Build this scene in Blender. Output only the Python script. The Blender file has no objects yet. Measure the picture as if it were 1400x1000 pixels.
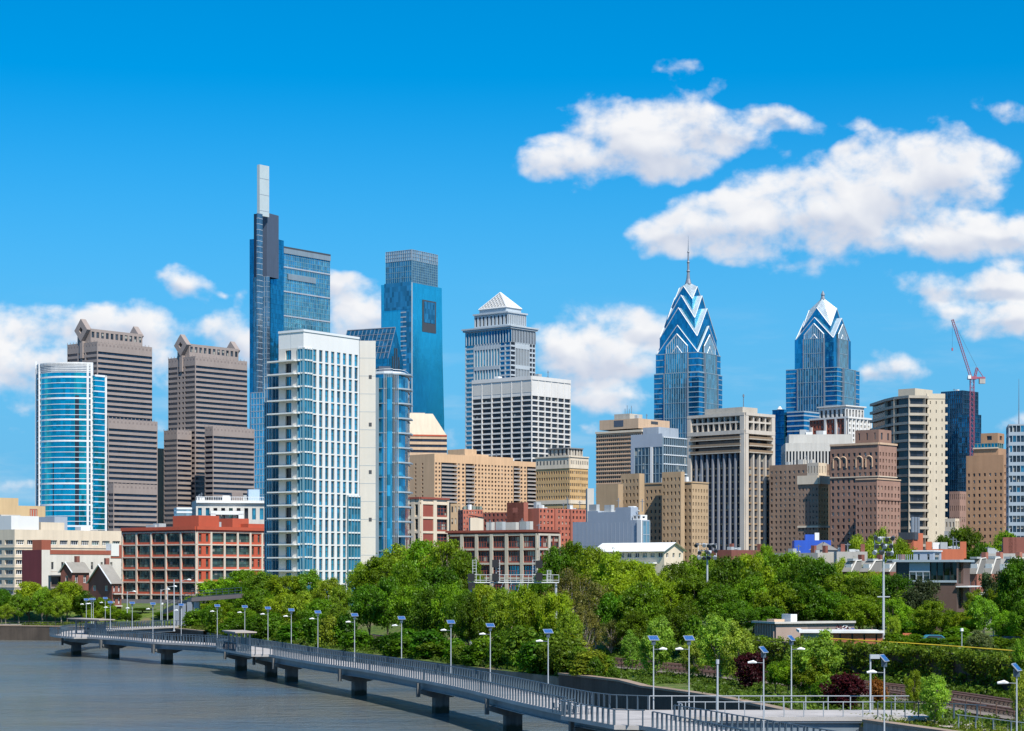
import bpy, math, random
import numpy as np
from mathutils import Vector, Matrix, noise
R = math.radians
scene = bpy.context.scene
COL = scene.collection
random.seed(7)
F = 2800.0           # focal length in pixels of a 1400 px wide frame
HZ = 780.0           # horizon row
CAMZ = 15.6          # eye height over the river
# ---------------------------------------------------------------- camera
cam = bpy.data.cameras.new("camera")
camo = bpy.data.objects.new("camera", cam)
COL.objects.link(camo)
camo.location = (0, 0, CAMZ)
camo.rotation_euler = (R(90), 0, 0)
cam.sensor_width = 36.0
cam.lens = 72.0
cam.shift_y = 0.2
cam.clip_start = 1.0
cam.clip_end = 30000
scene.camera = camo
scene.view_settings.view_transform = 'Standard'
scene.view_settings.look = 'None'
scene.view_settings.gamma = 1
scene.view_settings.use_curve_mapping = False
scene.view_settings.exposure = 0.4
# ---------------------------------------------------------------- sun and sky
SUN_EL = 50.0
SUN_OFF = 27.0       # degrees to the right of straight behind the camera
sd = Vector((math.sin(R(SUN_OFF)) * math.cos(R(SUN_EL)), -math.cos(R(SUN_OFF)) * math.cos(R(SUN_EL)), math.sin(R(SUN_EL))))
sun = bpy.data.lights.new("sun", 'SUN')
sun.energy = 4.6
sun.angle = R(0.53)
sun.color = (1.0, 0.935, 0.83)
suno = bpy.data.objects.new("sun", sun)
COL.objects.link(suno)
suno.rotation_euler = sd.to_track_quat('Z', 'Y').to_euler()

world = bpy.data.worlds.new("World")
scene.world = world
world.use_nodes = True

class NT:
    """tiny helper for building node trees"""
    def __init__(s, tree):
        s.t = tree; s.n = tree.nodes; s.l = tree.links
    def node(s, typ, **kw):
        n = s.n.new(typ)
        for k, v in kw.items(): setattr(n, k, v)
        return n
    def put(s, sock, v):
        if isinstance(v, bpy.types.NodeSocket): s.l.new(v, sock)
        elif v is not None: sock.default_value = v
    def m(s, op, a, b=None, c=None, clamp=False):
        n = s.node('ShaderNodeMath', operation=op); n.use_clamp = clamp
        s.put(n.inputs[0], a); s.put(n.inputs[1], b); s.put(n.inputs[2], c)
        return n.outputs[0]
    def v(s, op, a, b=None, sc=None):
        n = s.node('ShaderNodeVectorMath', operation=op)
        s.put(n.inputs[0], a); s.put(n.inputs[1], b)
        if sc is not None: s.put(n.inputs['Scale'], sc)
        return n.outputs['Value'] if op in ('LENGTH', 'DOT_PRODUCT', 'DISTANCE') else n.outputs[0]
    def mix(s, f, a, b, bt='MIX'):
        n = s.node('ShaderNodeMix', data_type='RGBA', blend_type=bt)
        s.put(n.inputs[0], f)
        for i, x in ((6, a), (7, b)):
            if isinstance(x, tuple) and len(x) == 3: x = x + (1,)
            s.put(n.inputs[i], x)
        return n.outputs[2]
    def noise(s, vec, scale, detail=3, rough=.55, dist=0, dim='3D'):
        n = s.node('ShaderNodeTexNoise', noise_dimensions=dim)
        s.put(n.inputs['Vector'], vec); s.put(n.inputs['Scale'], scale)
        n.inputs['Detail'].default_value = detail; n.inputs['Roughness'].default_value = rough
        n.inputs['Distortion'].default_value = dist
        return n.outputs[0]
    def ramp(s, f, lo, hi, a=0., b=1., smooth=True):
        n = s.node('ShaderNodeMapRange', interpolation_type='SMOOTHSTEP' if smooth else 'LINEAR')
        s.put(n.inputs[0], f); n.inputs[1].default_value = lo; n.inputs[2].default_value = hi
        n.inputs[3].default_value = a; n.inputs[4].default_value = b
        return n.outputs[0]
    def mapping(s, vec, loc=(0, 0, 0), rot=(0, 0, 0), sc=(1, 1, 1), typ='POINT'):
        n = s.node('ShaderNodeMapping', vector_type=typ)
        s.put(n.inputs[0], vec); n.inputs[1].default_value = loc; n.inputs[2].default_value = rot; n.inputs[3].default_value = sc
        return n.outputs[0]

def build_world():
    w = NT(world.node_tree); w.n.clear()
    out = w.node('ShaderNodeOutputWorld'); bg = w.node('ShaderNodeBackground')
    w.l.new(bg.outputs[0], out.inputs[0])
    sky = w.node('ShaderNodeTexSky', sky_type='NISHITA')
    sky.sun_disc = False
    sky.sun_elevation = R(SUN_EL)
    sky.sun_rotation = math.atan2(sd.x, sd.y)
    sky.altitude = 20; sky.air_density = 1.0; sky.dust_density = 0.35; sky.ozone_density = 1.6
    tc = w.node('ShaderNodeTexCoord')
    d = w.v('NORMALIZE', tc.outputs['Generated'])
    sep = w.node('ShaderNodeSeparateXYZ'); w.l.new(d, sep.inputs[0])
    X, Y, Z = sep.outputs
    # deeper, cleaner blue than the physical default, as in the photograph
    col = w.mix(1.0, sky.outputs[0], SKY_TINT, 'MULTIPLY')
    col = w.mix(w.ramp(Z, .25, .03, 0., .88), col, (1.7, 3.85, 6.15))
    hs = w.node('ShaderNodeHueSaturation'); hs.inputs['Saturation'].default_value = SKY_SAT; hs.inputs['Hue'].default_value = SKY_HUE
    w.put(hs.inputs['Color'], col); col = hs.outputs[0]
    # clouds: bearing / elevation coordinates of the part of the sky north-east of the bridge
    ys = w.m('MAXIMUM', Y, 0.05)
    u = w.m('MULTIPLY', w.m('DIVIDE', X, ys), 28.0)
    v = w.m('MULTIPLY', w.m('DIVIDE', Z, ys), 28.0)
    cmb = w.node('ShaderNodeCombineXYZ'); w.put(cmb.inputs[0], u); w.put(cmb.inputs[1], v)
    P = cmb.outputs[0]
    wob = w.node('ShaderNodeTexNoise'); w.put(wob.inputs['Vector'], P); wob.inputs['Scale'].default_value = 1.3; wob.inputs['Detail'].default_value = 3
    P2 = w.v('ADD', P, w.v('SCALE', w.v('SUBTRACT', wob.outputs['Color'], (.5, .5, .5)), sc=.38))
    acc = None; sh = None
    Q = P2
    for ci, (cx, cy, rx, ry, a, s) in enumerate(CLOUDS):
        if ci % 6 == 5: Q = w.v('ADD', P2, w.v('SCALE', acc, sc=1e-6))   # keeps the evaluation order short
        mp = w.mapping(Q, loc=((cx - 700) / 100, (780 - cy) / 100, 0), rot=(0, 0, R(-a)), sc=(rx / 100 * 1.27, ry / 100 * 1.27, 1), typ='TEXTURE')
        g = w.node('ShaderNodeTexGradient', gradient_type='SPHERICAL'); w.put(g.inputs[0], mp)
        g = g.outputs[1]
        if s != 1: g = w.m('MULTIPLY', g, s)
        g = w.m('MULTIPLY', g, s) if s != 1 else g
        k = w.v('SCALE', w.v('ADD', mp, (0, 0, 1)), sc=g)   # (g x, g y, g): weight and height inside the puff
        acc = k if acc is None else w.v('ADD', acc, k)
    sv = w.node('ShaderNodeSeparateXYZ'); w.put(sv.inputs[0], acc); sh = sv.outputs[1]
    acc = w.m('SUBTRACT', 1.0, w.m('EXPONENT', w.m('MULTIPLY', sv.outputs[2], -1.5)))
    front = w.ramp(Y, .05, .3)
    acc = w.m('MULTIPLY', acc, front)
    # everywhere else: scattered fair-weather cumulus near the horizon
    dome = w.v('MULTIPLY', d, (1, 1, 2.6))
    els = w.noise(dome, 2.6, 4, .55)
    other = w.m('MULTIPLY', w.ramp(els, .5, .68), w.m('SUBTRACT', 1.0, w.ramp(Y, .1, .5)))
    other = w.m('MULTIPLY', other, w.ramp(Z, .62, .1))
    sc_ = w.mapping(P, sc=(1, 1.25, 1))
    n1 = w.noise(sc_, 1.15, 7, .54, .25)
    n1a = w.noise(sc_, 1.15, 3.5, .5, .25); n1b = w.noise(w.v('ADD', sc_, (.10, .22, 0)), 1.15, 3.5, .5, .25)
    n2 = w.noise(sc_, 3.2, 5, .52)
    field = w.m('ADD', acc, w.m('MULTIPLY', w.m('SUBTRACT', n1, .5), 1.5))
    field = w.m('ADD', field, w.m('MULTIPLY', w.m('SUBTRACT', n2, .5), .75))
    has = w.ramp(acc, .02, .22)
    dens = w.m('MULTIPLY', w.ramp(field, .22, .86), has)
    dens = w.m('MAXIMUM', dens, other)
    # thin cirrus veil low on the left of the view
    veil = w.noise(w.mapping(P, sc=(.35, 1.6, 1)), 1.0, 5, .6)
    veil = w.m('MULTIPLY', w.ramp(veil, .48, .75), w.m('MULTIPLY', w.ramp(v, 4.2, 1.5), front))
    veil = w.m('MULTIPLY', veil, .38)
    relief = w.m('SUBTRACT', n1a, n1b)
    lit = w.m('ADD', w.m('MULTIPLY', relief, 1.6), .92)
    und = w.noise(w.v('ADD', sc_, (.0, -.35, 3)), .8, 4, .5)
    lit = w.m('SUBTRACT', lit, w.m('MULTIPLY', w.m('MULTIPLY', w.ramp(field, .5, 1.0), w.ramp(und, .42, .62)), .22))
    lit = w.m('ADD', lit, w.m('MULTIPLY', w.ramp(sh, -.22, .12, -1., 0.), .75), clamp=True)
    ccol = w.mix(lit, CLOUD_LO, CLOUD_HI)
    col = w.mix(veil, col, CLOUD_VEIL)
    col = w.mix(w.m('MULTIPLY', dens, .98), col, ccol)
    w.put(bg.inputs[0], col)
    bg.inputs[1].default_value = SKY_STR

SKY_STR = 0.10
SKY_TINT = (0.27, 0.765, 1.07)
SKY_SAT = 1.12
SKY_HUE = 0.5
CLOUD_LO = (4.7, 5.1, 6.0)
CLOUD_HI = (7.2, 7.2, 7.3)
CLOUD_VEIL = (5.0, 5.9, 6.6)
CLOUDS = [
 # the long cloud upper centre
 (770,225,70,34,12,1),(850,190,95,58,14,1),(930,178,85,52,4,1),(1005,182,75,30,14,1),(1065,162,60,18,18,1),(895,222,80,30,5,.9),
 (925,95,40,18,-10,.6),(972,106,34,22,-20,.55),(1130,160,40,14,20,.45),(1198,180,34,22,55,.5),
 # big diagonal cloud
 (905,322,52,30,0,1),(975,312,85,44,6,1),(1070,305,110,66,6,1),(1160,280,110,70,14,1),(1240,245,105,62,24,1),(1310,222,80,50,30,1),(1350,200,50,24,30,.8),
 (1160,200,24,12,-20,.8),(1378,152,48,20,12,.7),
 # right edge stack
 (1262,338,62,24,8,1),(1340,326,84,32,8,1),(1402,318,60,36,0,1),(1325,388,100,20,6,1),(1390,386,70,24,0,1),(1300,418,60,14,4,.7),(1360,438,85,30,4,1),(1270,392,50,20,0,.8),(1410,430,60,40,0,.9),
 (1185,515,24,14,0,.8),(1222,508,55,24,5,1),(1390,575,40,18,0,.8),
 # between the towers
 (768,490,42,44,0,1),(820,460,82,46,10,1),(890,446,58,26,20,1),(742,470,30,30,0,.7),(850,500,90,30,0,.95),(845,543,80,22,0,.9),(790,520,50,24,0,.8),(800,580,30,10,0,.6),
 # left
 (252,392,42,22,15,1),(305,404,14,6,0,.7),(332,404,14,18,0,.8),(312,455,46,30,10,1),(345,480,30,30,0,.8),
 (462,392,40,20,0,.95),(492,420,62,38,10,1),(470,452,30,26,0,.9),(505,440,26,24,0,.8),
 (190,440,72,32,5,1),(140,452,50,28,0,.9),(215,470,44,40,0,.85),(225,525,44,50,0,.7),(45,438,90,30,0,1),(20,475,80,38,0,.95),(80,500,90,34,0,.75),(20,530,70,40,0,.75),
 (25,510,50,30,0,.8),(20,665,34,14,0,.8),(30,590,60,14,0,.5),(210,590,60,30,0,.5),(620,590,30,20,0,.5),
]
build_world()

# ---------------------------------------------------------------- materials
MATS = {}
def newmat(name):
    m = bpy.data.materials.new(name); m.use_nodes = True
    t = NT(m.node_tree); t.n.clear()
    o = t.node('ShaderNodeOutputMaterial'); b = t.node('ShaderNodeBsdfPrincipled')
    t.l.new(b.outputs[0], o.inputs[0])
    MATS[name] = m
    return m, t, b
def col4(c): return (c[0], c[1], c[2], 1)
def solid(name, c, rough=.7, var=.16, streak=.10, metal=0, scale=.12, bump=0):
    """weathered plain surface: broad patches, fine grain and rain streaks"""
    if name in MATS: return MATS[name]
    m, t, b = newmat(name)
    pos = t.node('ShaderNodeNewGeometry').outputs['Position']
    n1 = t.noise(pos, scale, 5, .6)
    n2 = t.noise(t.mapping(pos, sc=(1, 1, .06)), scale * 6, 3, .6)
    n3 = t.noise(pos, scale * 30, 2, .5)
    f = t.m('ADD', t.m('MULTIPLY', t.m('SUBTRACT', n1, .5), var * 4), t.m('MULTIPLY', t.m('SUBTRACT', n2, .5), streak * 4))
    f = t.m('ADD', f, t.m('MULTIPLY', t.m('SUBTRACT', n3, .5), var * 1.2))
    f = t.m('ADD', f, 1.0)
    c2 = t.v('SCALE', c, sc=f)
    t.put(b.inputs['Base Color'], c2)
    b.inputs['Roughness'].default_value = rough; b.inputs['Metallic'].default_value = metal
    if bump:
        bp = t.node('ShaderNodeBump'); bp.inputs['Strength'].default_value = bump; bp.inputs['Distance'].default_value = .1
        t.put(bp.inputs['Height'], n3); t.l.new(bp.outputs[0], b.inputs['Normal'])
    return m
def glass(name, c, metal=.6, rough=.08, cell=(1.5, 3.6), tilt=.02, con=.5, rot=50, lit=0.0, spec=.5, bigv=1.0):
    """reflective glazing whose panes differ a little in tone and tilt"""
    if name in MATS: return MATS[name]
    m, t, b = newmat(name)
    pos = t.node('ShaderNodeNewGeometry')
    p = t.mapping(pos.outputs['Position'], rot=(0, 0, R(-rot)))
    p = t.v('ADD', p, (.137, .371, .219))
    p = t.v('FLOOR', t.v('DIVIDE', p, (cell[0], cell[0], cell[1])))
    wn = t.node('ShaderNodeTexWhiteNoise', noise_dimensions='3D'); t.put(wn.inputs[0], p)
    big = t.noise(pos.outputs['Position'], .035, 4, .6)
    f = t.m('ADD', t.m('MULTIPLY', t.m('SUBTRACT', wn.outputs[0], .5), con), 1.0)
    f = t.m('MULTIPLY', f, t.m('ADD', t.m('MULTIPLY', t.m('SUBTRACT', big, .5), bigv), 1.0))
    base = t.v('SCALE', c, sc=f)
    if lit:
        k = t.m('GREATER_THAN', wn.outputs[0], 1 - lit)
        base = t.mix(k, base, (.34, .33, .29))
        t.put(b.inputs['Metallic'], t.m('MULTIPLY', t.m('SUBTRACT', 1, k), metal))
    else: b.inputs['Metallic'].default_value = metal
    t.put(b.inputs['Base Color'], base)
    b.inputs['Roughness'].default_value = rough
    b.inputs['Specular IOR Level'].default_value = spec
    nn = t.v('ADD', pos.outputs['Normal'], t.v('SCALE', t.v('SUBTRACT', wn.outputs[1], (.5, .5, .5)), sc=tilt))
    wv = t.node('ShaderNodeTexNoise'); t.put(wv.inputs['Vector'], pos.outputs['Position']); wv.inputs['Scale'].default_value = .22
    nn = t.v('ADD', nn, t.v('SCALE', t.v('SUBTRACT', wv.outputs['Color'], (.5, .5, .5)), sc=tilt * 1.5))
    t.put(b.inputs['Normal'], t.v('NORMALIZE', nn))
    return m

# ---------------------------------------------------------------- mesh builder
class MB:
    def __init__(s): s.v = []; s.f = []; s.mi = []; s.cur = 0
    def face(s, *p):
        b = len(s.v); s.v += [tuple(q) for q in p]; s.f.append(tuple(range(b, b + len(p)))); s.mi.append(s.cur)
    def boxv(s, o, U, V, W):
        """box from a corner and three edge vectors"""
        o, U, V, W = Vector(o), Vector(U), Vector(V), Vector(W)
        if U.cross(V).dot(W) < 0: U, V = V, U
        b = len(s.v)
        for k in (0, 1):
            for q in (o, o + U, o + U + V, o + V): s.v.append(tuple(q + W * k))
        for f in ((3, 2, 1, 0), (4, 5, 6, 7), (0, 1, 5, 4), (1, 2, 6, 5), (2, 3, 7, 6), (3, 0, 4, 7)):
            s.f.append(tuple(b + i for i in f)); s.mi.append(s.cur)
    def box(s, x0, y0, z0, x1, y1, z1): s.boxv((x0, y0, z0), (x1 - x0, 0, 0), (0, y1 - y0, 0), (0, 0, z1 - z0))
    def prism(s, pts, z0, z1, cap=True):
        n = len(pts)
        a = sum(pts[i][0] * pts[(i + 1) % n][1] - pts[(i + 1) % n][0] * pts[i][1] for i in range(n))
        if a < 0: pts = pts[::-1]
        for i in range(n):
            p, q = pts[i], pts[(i + 1) % n]
            s.face((p[0], p[1], z0), (q[0], q[1], z0), (q[0], q[1], z1), (p[0], p[1], z1))
        if cap:
            s.face(*[(p[0], p[1], z1) for p in pts]); s.face(*[(p[0], p[1], z0) for p in pts[::-1]])
    def tube(s, pts, rad, n=6, cap=True):
        pts = [Vector(p) for p in pts]
        if not isinstance(rad, (list, tuple)): rad = [rad] * len(pts)
        rings = []
        for i, p in enumerate(pts):
            d = (pts[min(i + 1, len(pts) - 1)] - pts[max(i - 1, 0)]).normalized()
            a = d.cross(Vector((0, 0, 1)) if abs(d.z) < .9 else Vector((1, 0, 0))).normalized(); c = d.cross(a)
            b = len(s.v); rings.append(b)
            for k in range(n):
                t = 2 * math.pi * k / n
                s.v.append(tuple(p + (a * math.cos(t) + c * math.sin(t)) * rad[i]))
        for r0, r1 in zip(rings, rings[1:]):
            for k in range(n):
                s.f.append((r0 + k, r0 + (k + 1) % n, r1 + (k + 1) % n, r1 + k)); s.mi.append(s.cur)
        if cap:
            s.f.append(tuple(rings[0] + k for k in range(n))[::-1]); s.mi.append(s.cur)
            s.f.append(tuple(rings[-1] + k for k in range(n))); s.mi.append(s.cur)
    def mesh(s, name, mats, off=(0, 0, 0)):
        me = bpy.data.meshes.new(name)
        ox, oy, oz = off
        me.from_pydata([(x - ox, y - oy, z - oz) for x, y, z in s.v], [], s.f)
        for m in (mats if isinstance(mats, (list, tuple)) else [mats]): me.materials.append(m)
        if len(me.materials) > 1: me.polygons.foreach_set('material_index', s.mi)
        me.update()
        return me
    def build(s, name, mats, parent=None, off=None, **props):
        if off is None: off = tuple(parent['_o']) if parent is not None and '_o' in parent else (0, 0, 0)
        o = bpy.data.objects.new(name, s.mesh(name, mats, off))
        COL.objects.link(o)
        if parent is not None: o.parent = parent
        for k, v in props.items(): o[k] = v
        return o

def thing(name, label, cat, loc, group=None, rz=0):
    o = bpy.data.objects.new(name, None); COL.objects.link(o)
    o.empty_display_size = 1
    o.location = loc; o.rotation_euler = (0, 0, rz)
    o['label'] = label; o['category'] = cat
    if group: o['group'] = group
    o['_o'] = list(loc)
    return o
def tagit(o, label, cat, group=None):
    o['label'] = label; o['category'] = cat
    if group: o['group'] = group
    return o
def copy_tree(root, loc, rz=None, label=None, group=None):
    r = root.copy(); COL.objects.link(r); r.location = loc
    if rz is not None: r.rotation_euler = (0, 0, rz)
    if label: r['label'] = label
    if group: r['group'] = group
    for ch in list(root.children):
        c = ch.copy(); COL.objects.link(c); c.parent = r
        for g in ch.children:
            d = g.copy(); COL.objects.link(d); d.parent = c
    return r
def PX(px, py, D):
    """point that projects to pixel (px, py) at depth D"""
    return Vector(((px - 700) / F * D, D, CAMZ + (HZ - py) / F * D))
def ZT(py, D): return CAMZ + (HZ - py) / F * D
# ================================================================ building kit
class Blk:
    """rectangular volume placed by its left, corner and right silhouette columns at depth D"""
    def __init__(s, xl, xc, xr, yt, D, rot=50, z0=4.0, W=None, S=None, z1=None):
        r = R(rot); s.rot = rot
        s.E = Vector((math.cos(r), math.sin(r), 0)); s.V = Vector((-math.sin(r), math.cos(r), 0))
        if W:   # depth given: turn the block so that its hidden side still ends at xl
            tl = (xl - 700) / F; A = max(-1, min(1, ((xc - 700) / F * D - tl * D) / W / math.sqrt(1 + tl * tl))); r = math.asin(A) - math.atan(tl); s.rot = rot = math.degrees(r)
            s.E = Vector((math.cos(r), math.sin(r), 0)); s.V = Vector((-math.sin(r), math.cos(r), 0))
        x0 = (xc - 700) / F * D; s.P = Vector((x0, D, 0)); s.D = D
        tL = (xl - 700) / F; tR = (xr - 700) / F
        s.W = W if W else (x0 - tL * D) / (tL * s.V.y - s.V.x)
        s.S = S if S else (tR * D - x0) / (s.E.x - tR * s.E.y)
        s.z0 = z0; s.z1 = ZT(yt, D) if z1 is None else z1
    def uid(s): return (round(s.P.x, 1), round(s.P.y, 1), round(s.z0, 1))
    def side(s, k):
        Z = Vector((0, 0, 1))
        if k == 'S': O, U, L = s.P, s.E, s.S
        elif k == 'W': O, U, L = s.P + s.V * s.W, -s.V, s.W
        elif k == 'E': O, U, L = s.P + s.E * s.S, s.V, s.W
        else: O, U, L = s.P + s.E * s.S + s.V * s.W, -s.E, s.S
        return O, U, U.cross(Z), L
    def sub(s, x0, x1, y0, y1, z0, z1):
        """block inside this one's frame, in metres from the corner"""
        b = object.__new__(Blk); b.rot = s.rot; b.E, b.V = s.E, s.V
        b.P = s.P + s.E * x0 + s.V * y0; b.D = b.P.y
        b.S = x1 - x0; b.W = y1 - y0; b.z0 = z0; b.z1 = z1
        return b
    def pts(s, o=0):
        P, E, V = s.P, s.E, s.V
        return [P - E * o - V * o, P + E * (s.S + o) - V * o, P + E * (s.S + o) + V * (s.W + o), P - E * o + V * (s.W + o)]

WM = {}
class Bld:
    def __init__(s, name, label, cat, blk, group=None):
        s.root = thing(name, label, cat, (blk.P.x, blk.P.y, blk.z0), group)
        s.m = {}; s.win = []; s.rng = random.Random(len(label) * 7 + int(blk.D))
        s.root['label'] = label
    def mb(s, part, mat):
        k = (part, mat.name, getattr(s, 'ub', 0))
        if k not in s.m: s.m[k] = (MB(), mat)
        return s.m[k][0]
    def facade(s, b, side, nu, nz, fw=.5, fh=.5, dep=.35, wall=None, gl=None, z0=None, z1=None, u0=0., u1=None, mu=0., fv=.55, mull=None, fr=None, name='window', part='wall', skip=None, mt=0., mbm=0.):
        """wall with real openings; one window per opening"""
        s.ub = b.uid(); O, U, N, L = b.side(side)
        z0 = b.z0 if z0 is None else z0; z1 = b.z1 if z1 is None else z1
        u1 = L if u1 is None else (L + u1 if u1 < 0 else u1)
        w = s.mb(part, wall)
        def q(ua, ub, za, zb, d=0):
            if ub - ua < 1e-4 or zb - za < 1e-4: return
            a = O + U * ua - N * d; c = O + U * ub - N * d
            w.face((a.x, a.y, za), (c.x, c.y, za), (c.x, c.y, zb), (a.x, a.y, zb))
        if nu == 0:
            q(u0, u1, z0, z1); return
        ua, ub, za, zb = u0 + mu, u1 - mu, z0 + mbm, z1 - mt
        cw = (ub - ua) / nu; ch = (zb - za) / nz
        hw, hh = cw * fw, ch * fh
        xs = [ua + cw * (i + .5) - hw / 2 for i in range(nu)]
        zs = [za + ch * j + (ch - hh) * fv for j in range(nz)]
        e = u0
        for x in xs: q(e, x, z0, z1); e = x + hw
        q(e, u1, z0, z1)
        for i, x in enumerate(xs):
            e = z0
            for j, z in enumerate(zs):
                if skip and skip(i, j): continue
                q(x, x + hw, e, z); e = z + hh
                A = O + U * x; B = O + U * (x + hw); A2 = A - N * dep; B2 = B - N * dep
                w.face((A.x, A.y, z), (B.x, B.y, z), (B2.x, B2.y, z), (A2.x, A2.y, z))
                w.face((A2.x, A2.y, z + hh), (B2.x, B2.y, z + hh), (B.x, B.y, z + hh), (A.x, A.y, z + hh))
                w.face((A.x, A.y, z), (A2.x, A2.y, z), (A2.x, A2.y, z + hh), (A.x, A.y, z + hh))
                w.face((B2.x, B2.y, z), (B.x, B.y, z), (B.x, B.y, z + hh), (B2.x, B2.y, z + hh))
                g = s.rng.choice(gl) if isinstance(gl, (list, tuple)) else gl
                s.win.append((A2 + Vector((0, 0, z)), U, hw, hh, g, mull, fr, name))
            q(x, x + hw, e, z1)
    def walls(s, b, wall, sides='EN', part='wall', roof=True, roofmat=None):
        for k in sides: s.facade(b, k, 0, 0, wall=wall, part=part)
        s.ub = b.uid()
        if roof: 
            m = s.mb('roof', roofmat or MATS['roof_grey'])
            p = b.pts(-.02); m.face(*[(q.x, q.y, b.z1 - .02) for q in p])
    def solid(s, b, wall, part='wall', roofmat=None):
        s.walls(b, wall, 'SWEN', part, True, roofmat)
    def curtain(s, b, side, gl, lines=0, mull=0, lt=.35, mt=.25, lm=None, mm=None, out=.18, z0=None, z1=None, u0=0., u1=None, bands=0, bt=1.0, inset=0., part='glass_wall'):
        s.ub = b.uid(); O, U, N, L = b.side(side); z0 = b.z0 if z0 is None else z0; z1 = b.z1 if z1 is None else z1
        u1 = L if u1 is None else (L + u1 if u1 < 0 else u1)
        O = O - N * inset
        w = s.mb(part, gl); a = O + U * u0; c = O + U * u1
        w.face((a.x, a.y, z0), (c.x, c.y, z0), (c.x, c.y, z1), (a.x, a.y, z1))
        if lines:
            m = s.mb('floor_line', lm); h = (z1 - z0) / lines
            for j in range(lines + 1):
                t = bt if bands and j % bands == 0 else lt
                z = min(z0 + h * j, z1 - t)
                m.boxv((a + Vector((0, 0, z))) + N * .01, U * (u1 - u0), N * out, (0, 0, t))
        if mull:
            m = s.mb('mullion', mm or lm); d = (u1 - u0) / mull
            for i in range(mull + 1):
                m.boxv(a + U * min(d * i, u1 - u0 - mt) + Vector((0, 0, z0)) + N * .012, U * mt, N * (out + .06), (0, 0, z1 - z0))
    def box(s, b, x0, x1, y0, y1, z0, z1, mat, part='trim'):
        s.mb(part, mat).boxv(b.P + b.E * x0 + b.V * y0 + Vector((0, 0, z0)), b.E * (x1 - x0), b.V * (y1 - y0), (0, 0, z1 - z0))
    def wbox(s, b, side, ua, ub, d0, d1, za, zb, mat, part='trim'):
        """box on a face: along it ua..ub, outward d0..d1, height za..zb"""
        s.ub = b.uid(); O, U, N, L = b.side(side)
        s.mb(part, mat).boxv(O + U * ua + N * d0 + Vector((0, 0, za)), U * (ub - ua), N * (d1 - d0), (0, 0, zb - za))
    def cornice(s, b, z, h=.8, out=.5, mat=None, part='cornice', sides='SW'):
        m = s.mb(part, mat)
        for k in sides:
            O, U, N, L = b.side(k)
            ex = out if k in 'S' else 0
            m.boxv(O + Vector((0, 0, z)) + N * .01 - U * (out if k == 'S' else 0), U * (L + (out if k == 'S' else 0)), N * out, (0, 0, h))
    def clutter(s, b, n=4, z=None, mats=('roof_unit', 'white_paint'), big=1.0):
        z = b.z1 if z is None else z
        for i in range(n):
            w, d, h = [s.rng.uniform(.05, .13) * big * k for k in (b.S, b.W, 14)]
            h = s.rng.uniform(1.2, 2.8) * big
            w = min(max(w, 1.5), 7); d = min(max(d, 1.5), 7)
            x = s.rng.uniform(.05, .9) * (b.S - w); y = s.rng.uniform(.05, .75) * (b.W - d)
            mm = MB(); mm.boxv(b.P + b.E * x + b.V * y + Vector((0, 0, z - .02)), b.E * w, b.V * d, (0, 0, h))
            mm.build('rooftop_unit', MATS[s.rng.choice(mats)], s.root)
            if i % 2 == 0 and h > .5:
                x2 = s.rng.uniform(.05, .95) * b.S; y2 = s.rng.uniform(.05, .6) * b.W; q = b.P + b.E * x2 + b.V * y2; a_ = MB()
                hh = s.rng.uniform(2, 5) * min(1, big)
                a_.tube([(q.x, q.y, z - .1), (q.x, q.y, z + hh)], .07 + b.D / 9000, 4); a_.tube([(q.x - .7, q.y, z + hh * .8), (q.x + .7, q.y, z + hh * .8)], .05 + b.D / 14000, 3); a_.build('aerial', MATS['steel_grey'], s.root)
                a_ = MB(); q = b.P + b.E * min(x + w, b.S * .9) + b.V * y; a_.tube([(q.x, q.y, z + .3), (q.x + w * .6, q.y + .8, z + .3), (q.x + w * .6, q.y + .8, z - .1)], .28, 6); a_.build('duct', MATS['roof_unit'], s.root)
    def done(s):
        for (part, *_), (m, mat) in s.m.items():
            if m.f: m.build(part, mat, s.root)
        base = s.root.location
        s.win.sort(key=lambda w: (w[0] - Vector((0, 0, CAMZ))).length)
        rest = {}
        for k, (p, U, w, h, g, mull, fr, name) in enumerate(s.win):
            if k < 100:
                bl = s.rng.choice((0, 0, 0, .3, .45, .6)) if (name == 'window' and h < 3 and w < 3.5 and p.y < 1100) else 0
                key = (round(w, 2), round(h, 2), g.name, mull, fr.name if fr else None, bl)
                if key not in WM:
                    m = MB(); m.face((0, 0, 0), (w, 0, 0), (w, 0, h), (0, 0, h))
                    if mull:
                        nx, nz, t = mull; m.cur = 1
                        for i in range(nx + 1): x = (w - t) * i / nx; m.box(x, -.09, 0, x + t, -.005, h)
                        for i in range(nz + 1): z = (h - t) * i / nz; m.box(0, -.085, z, w, -.006, z + t)
                    ml_ = [g] + ([fr] if mull else [])
                    if bl: m.cur = len(ml_); ml_.append(GBLIND); m.face((.04, -.02, h * (1 - bl)), (w - .04, -.02, h * (1 - bl)), (w - .04, -.02, h), (.04, -.02, h))
                    WM[key] = m.mesh(name, ml_)
                o = bpy.data.objects.new(name, WM[key]); COL.objects.link(o); o.parent = s.root
                o.location = p - base; o.rotation_euler = (0, 0, math.atan2(U.y, U.x))
            else:
                rest.setdefault(0, []).append((p, U, w, h, g, mull, fr, name))
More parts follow.
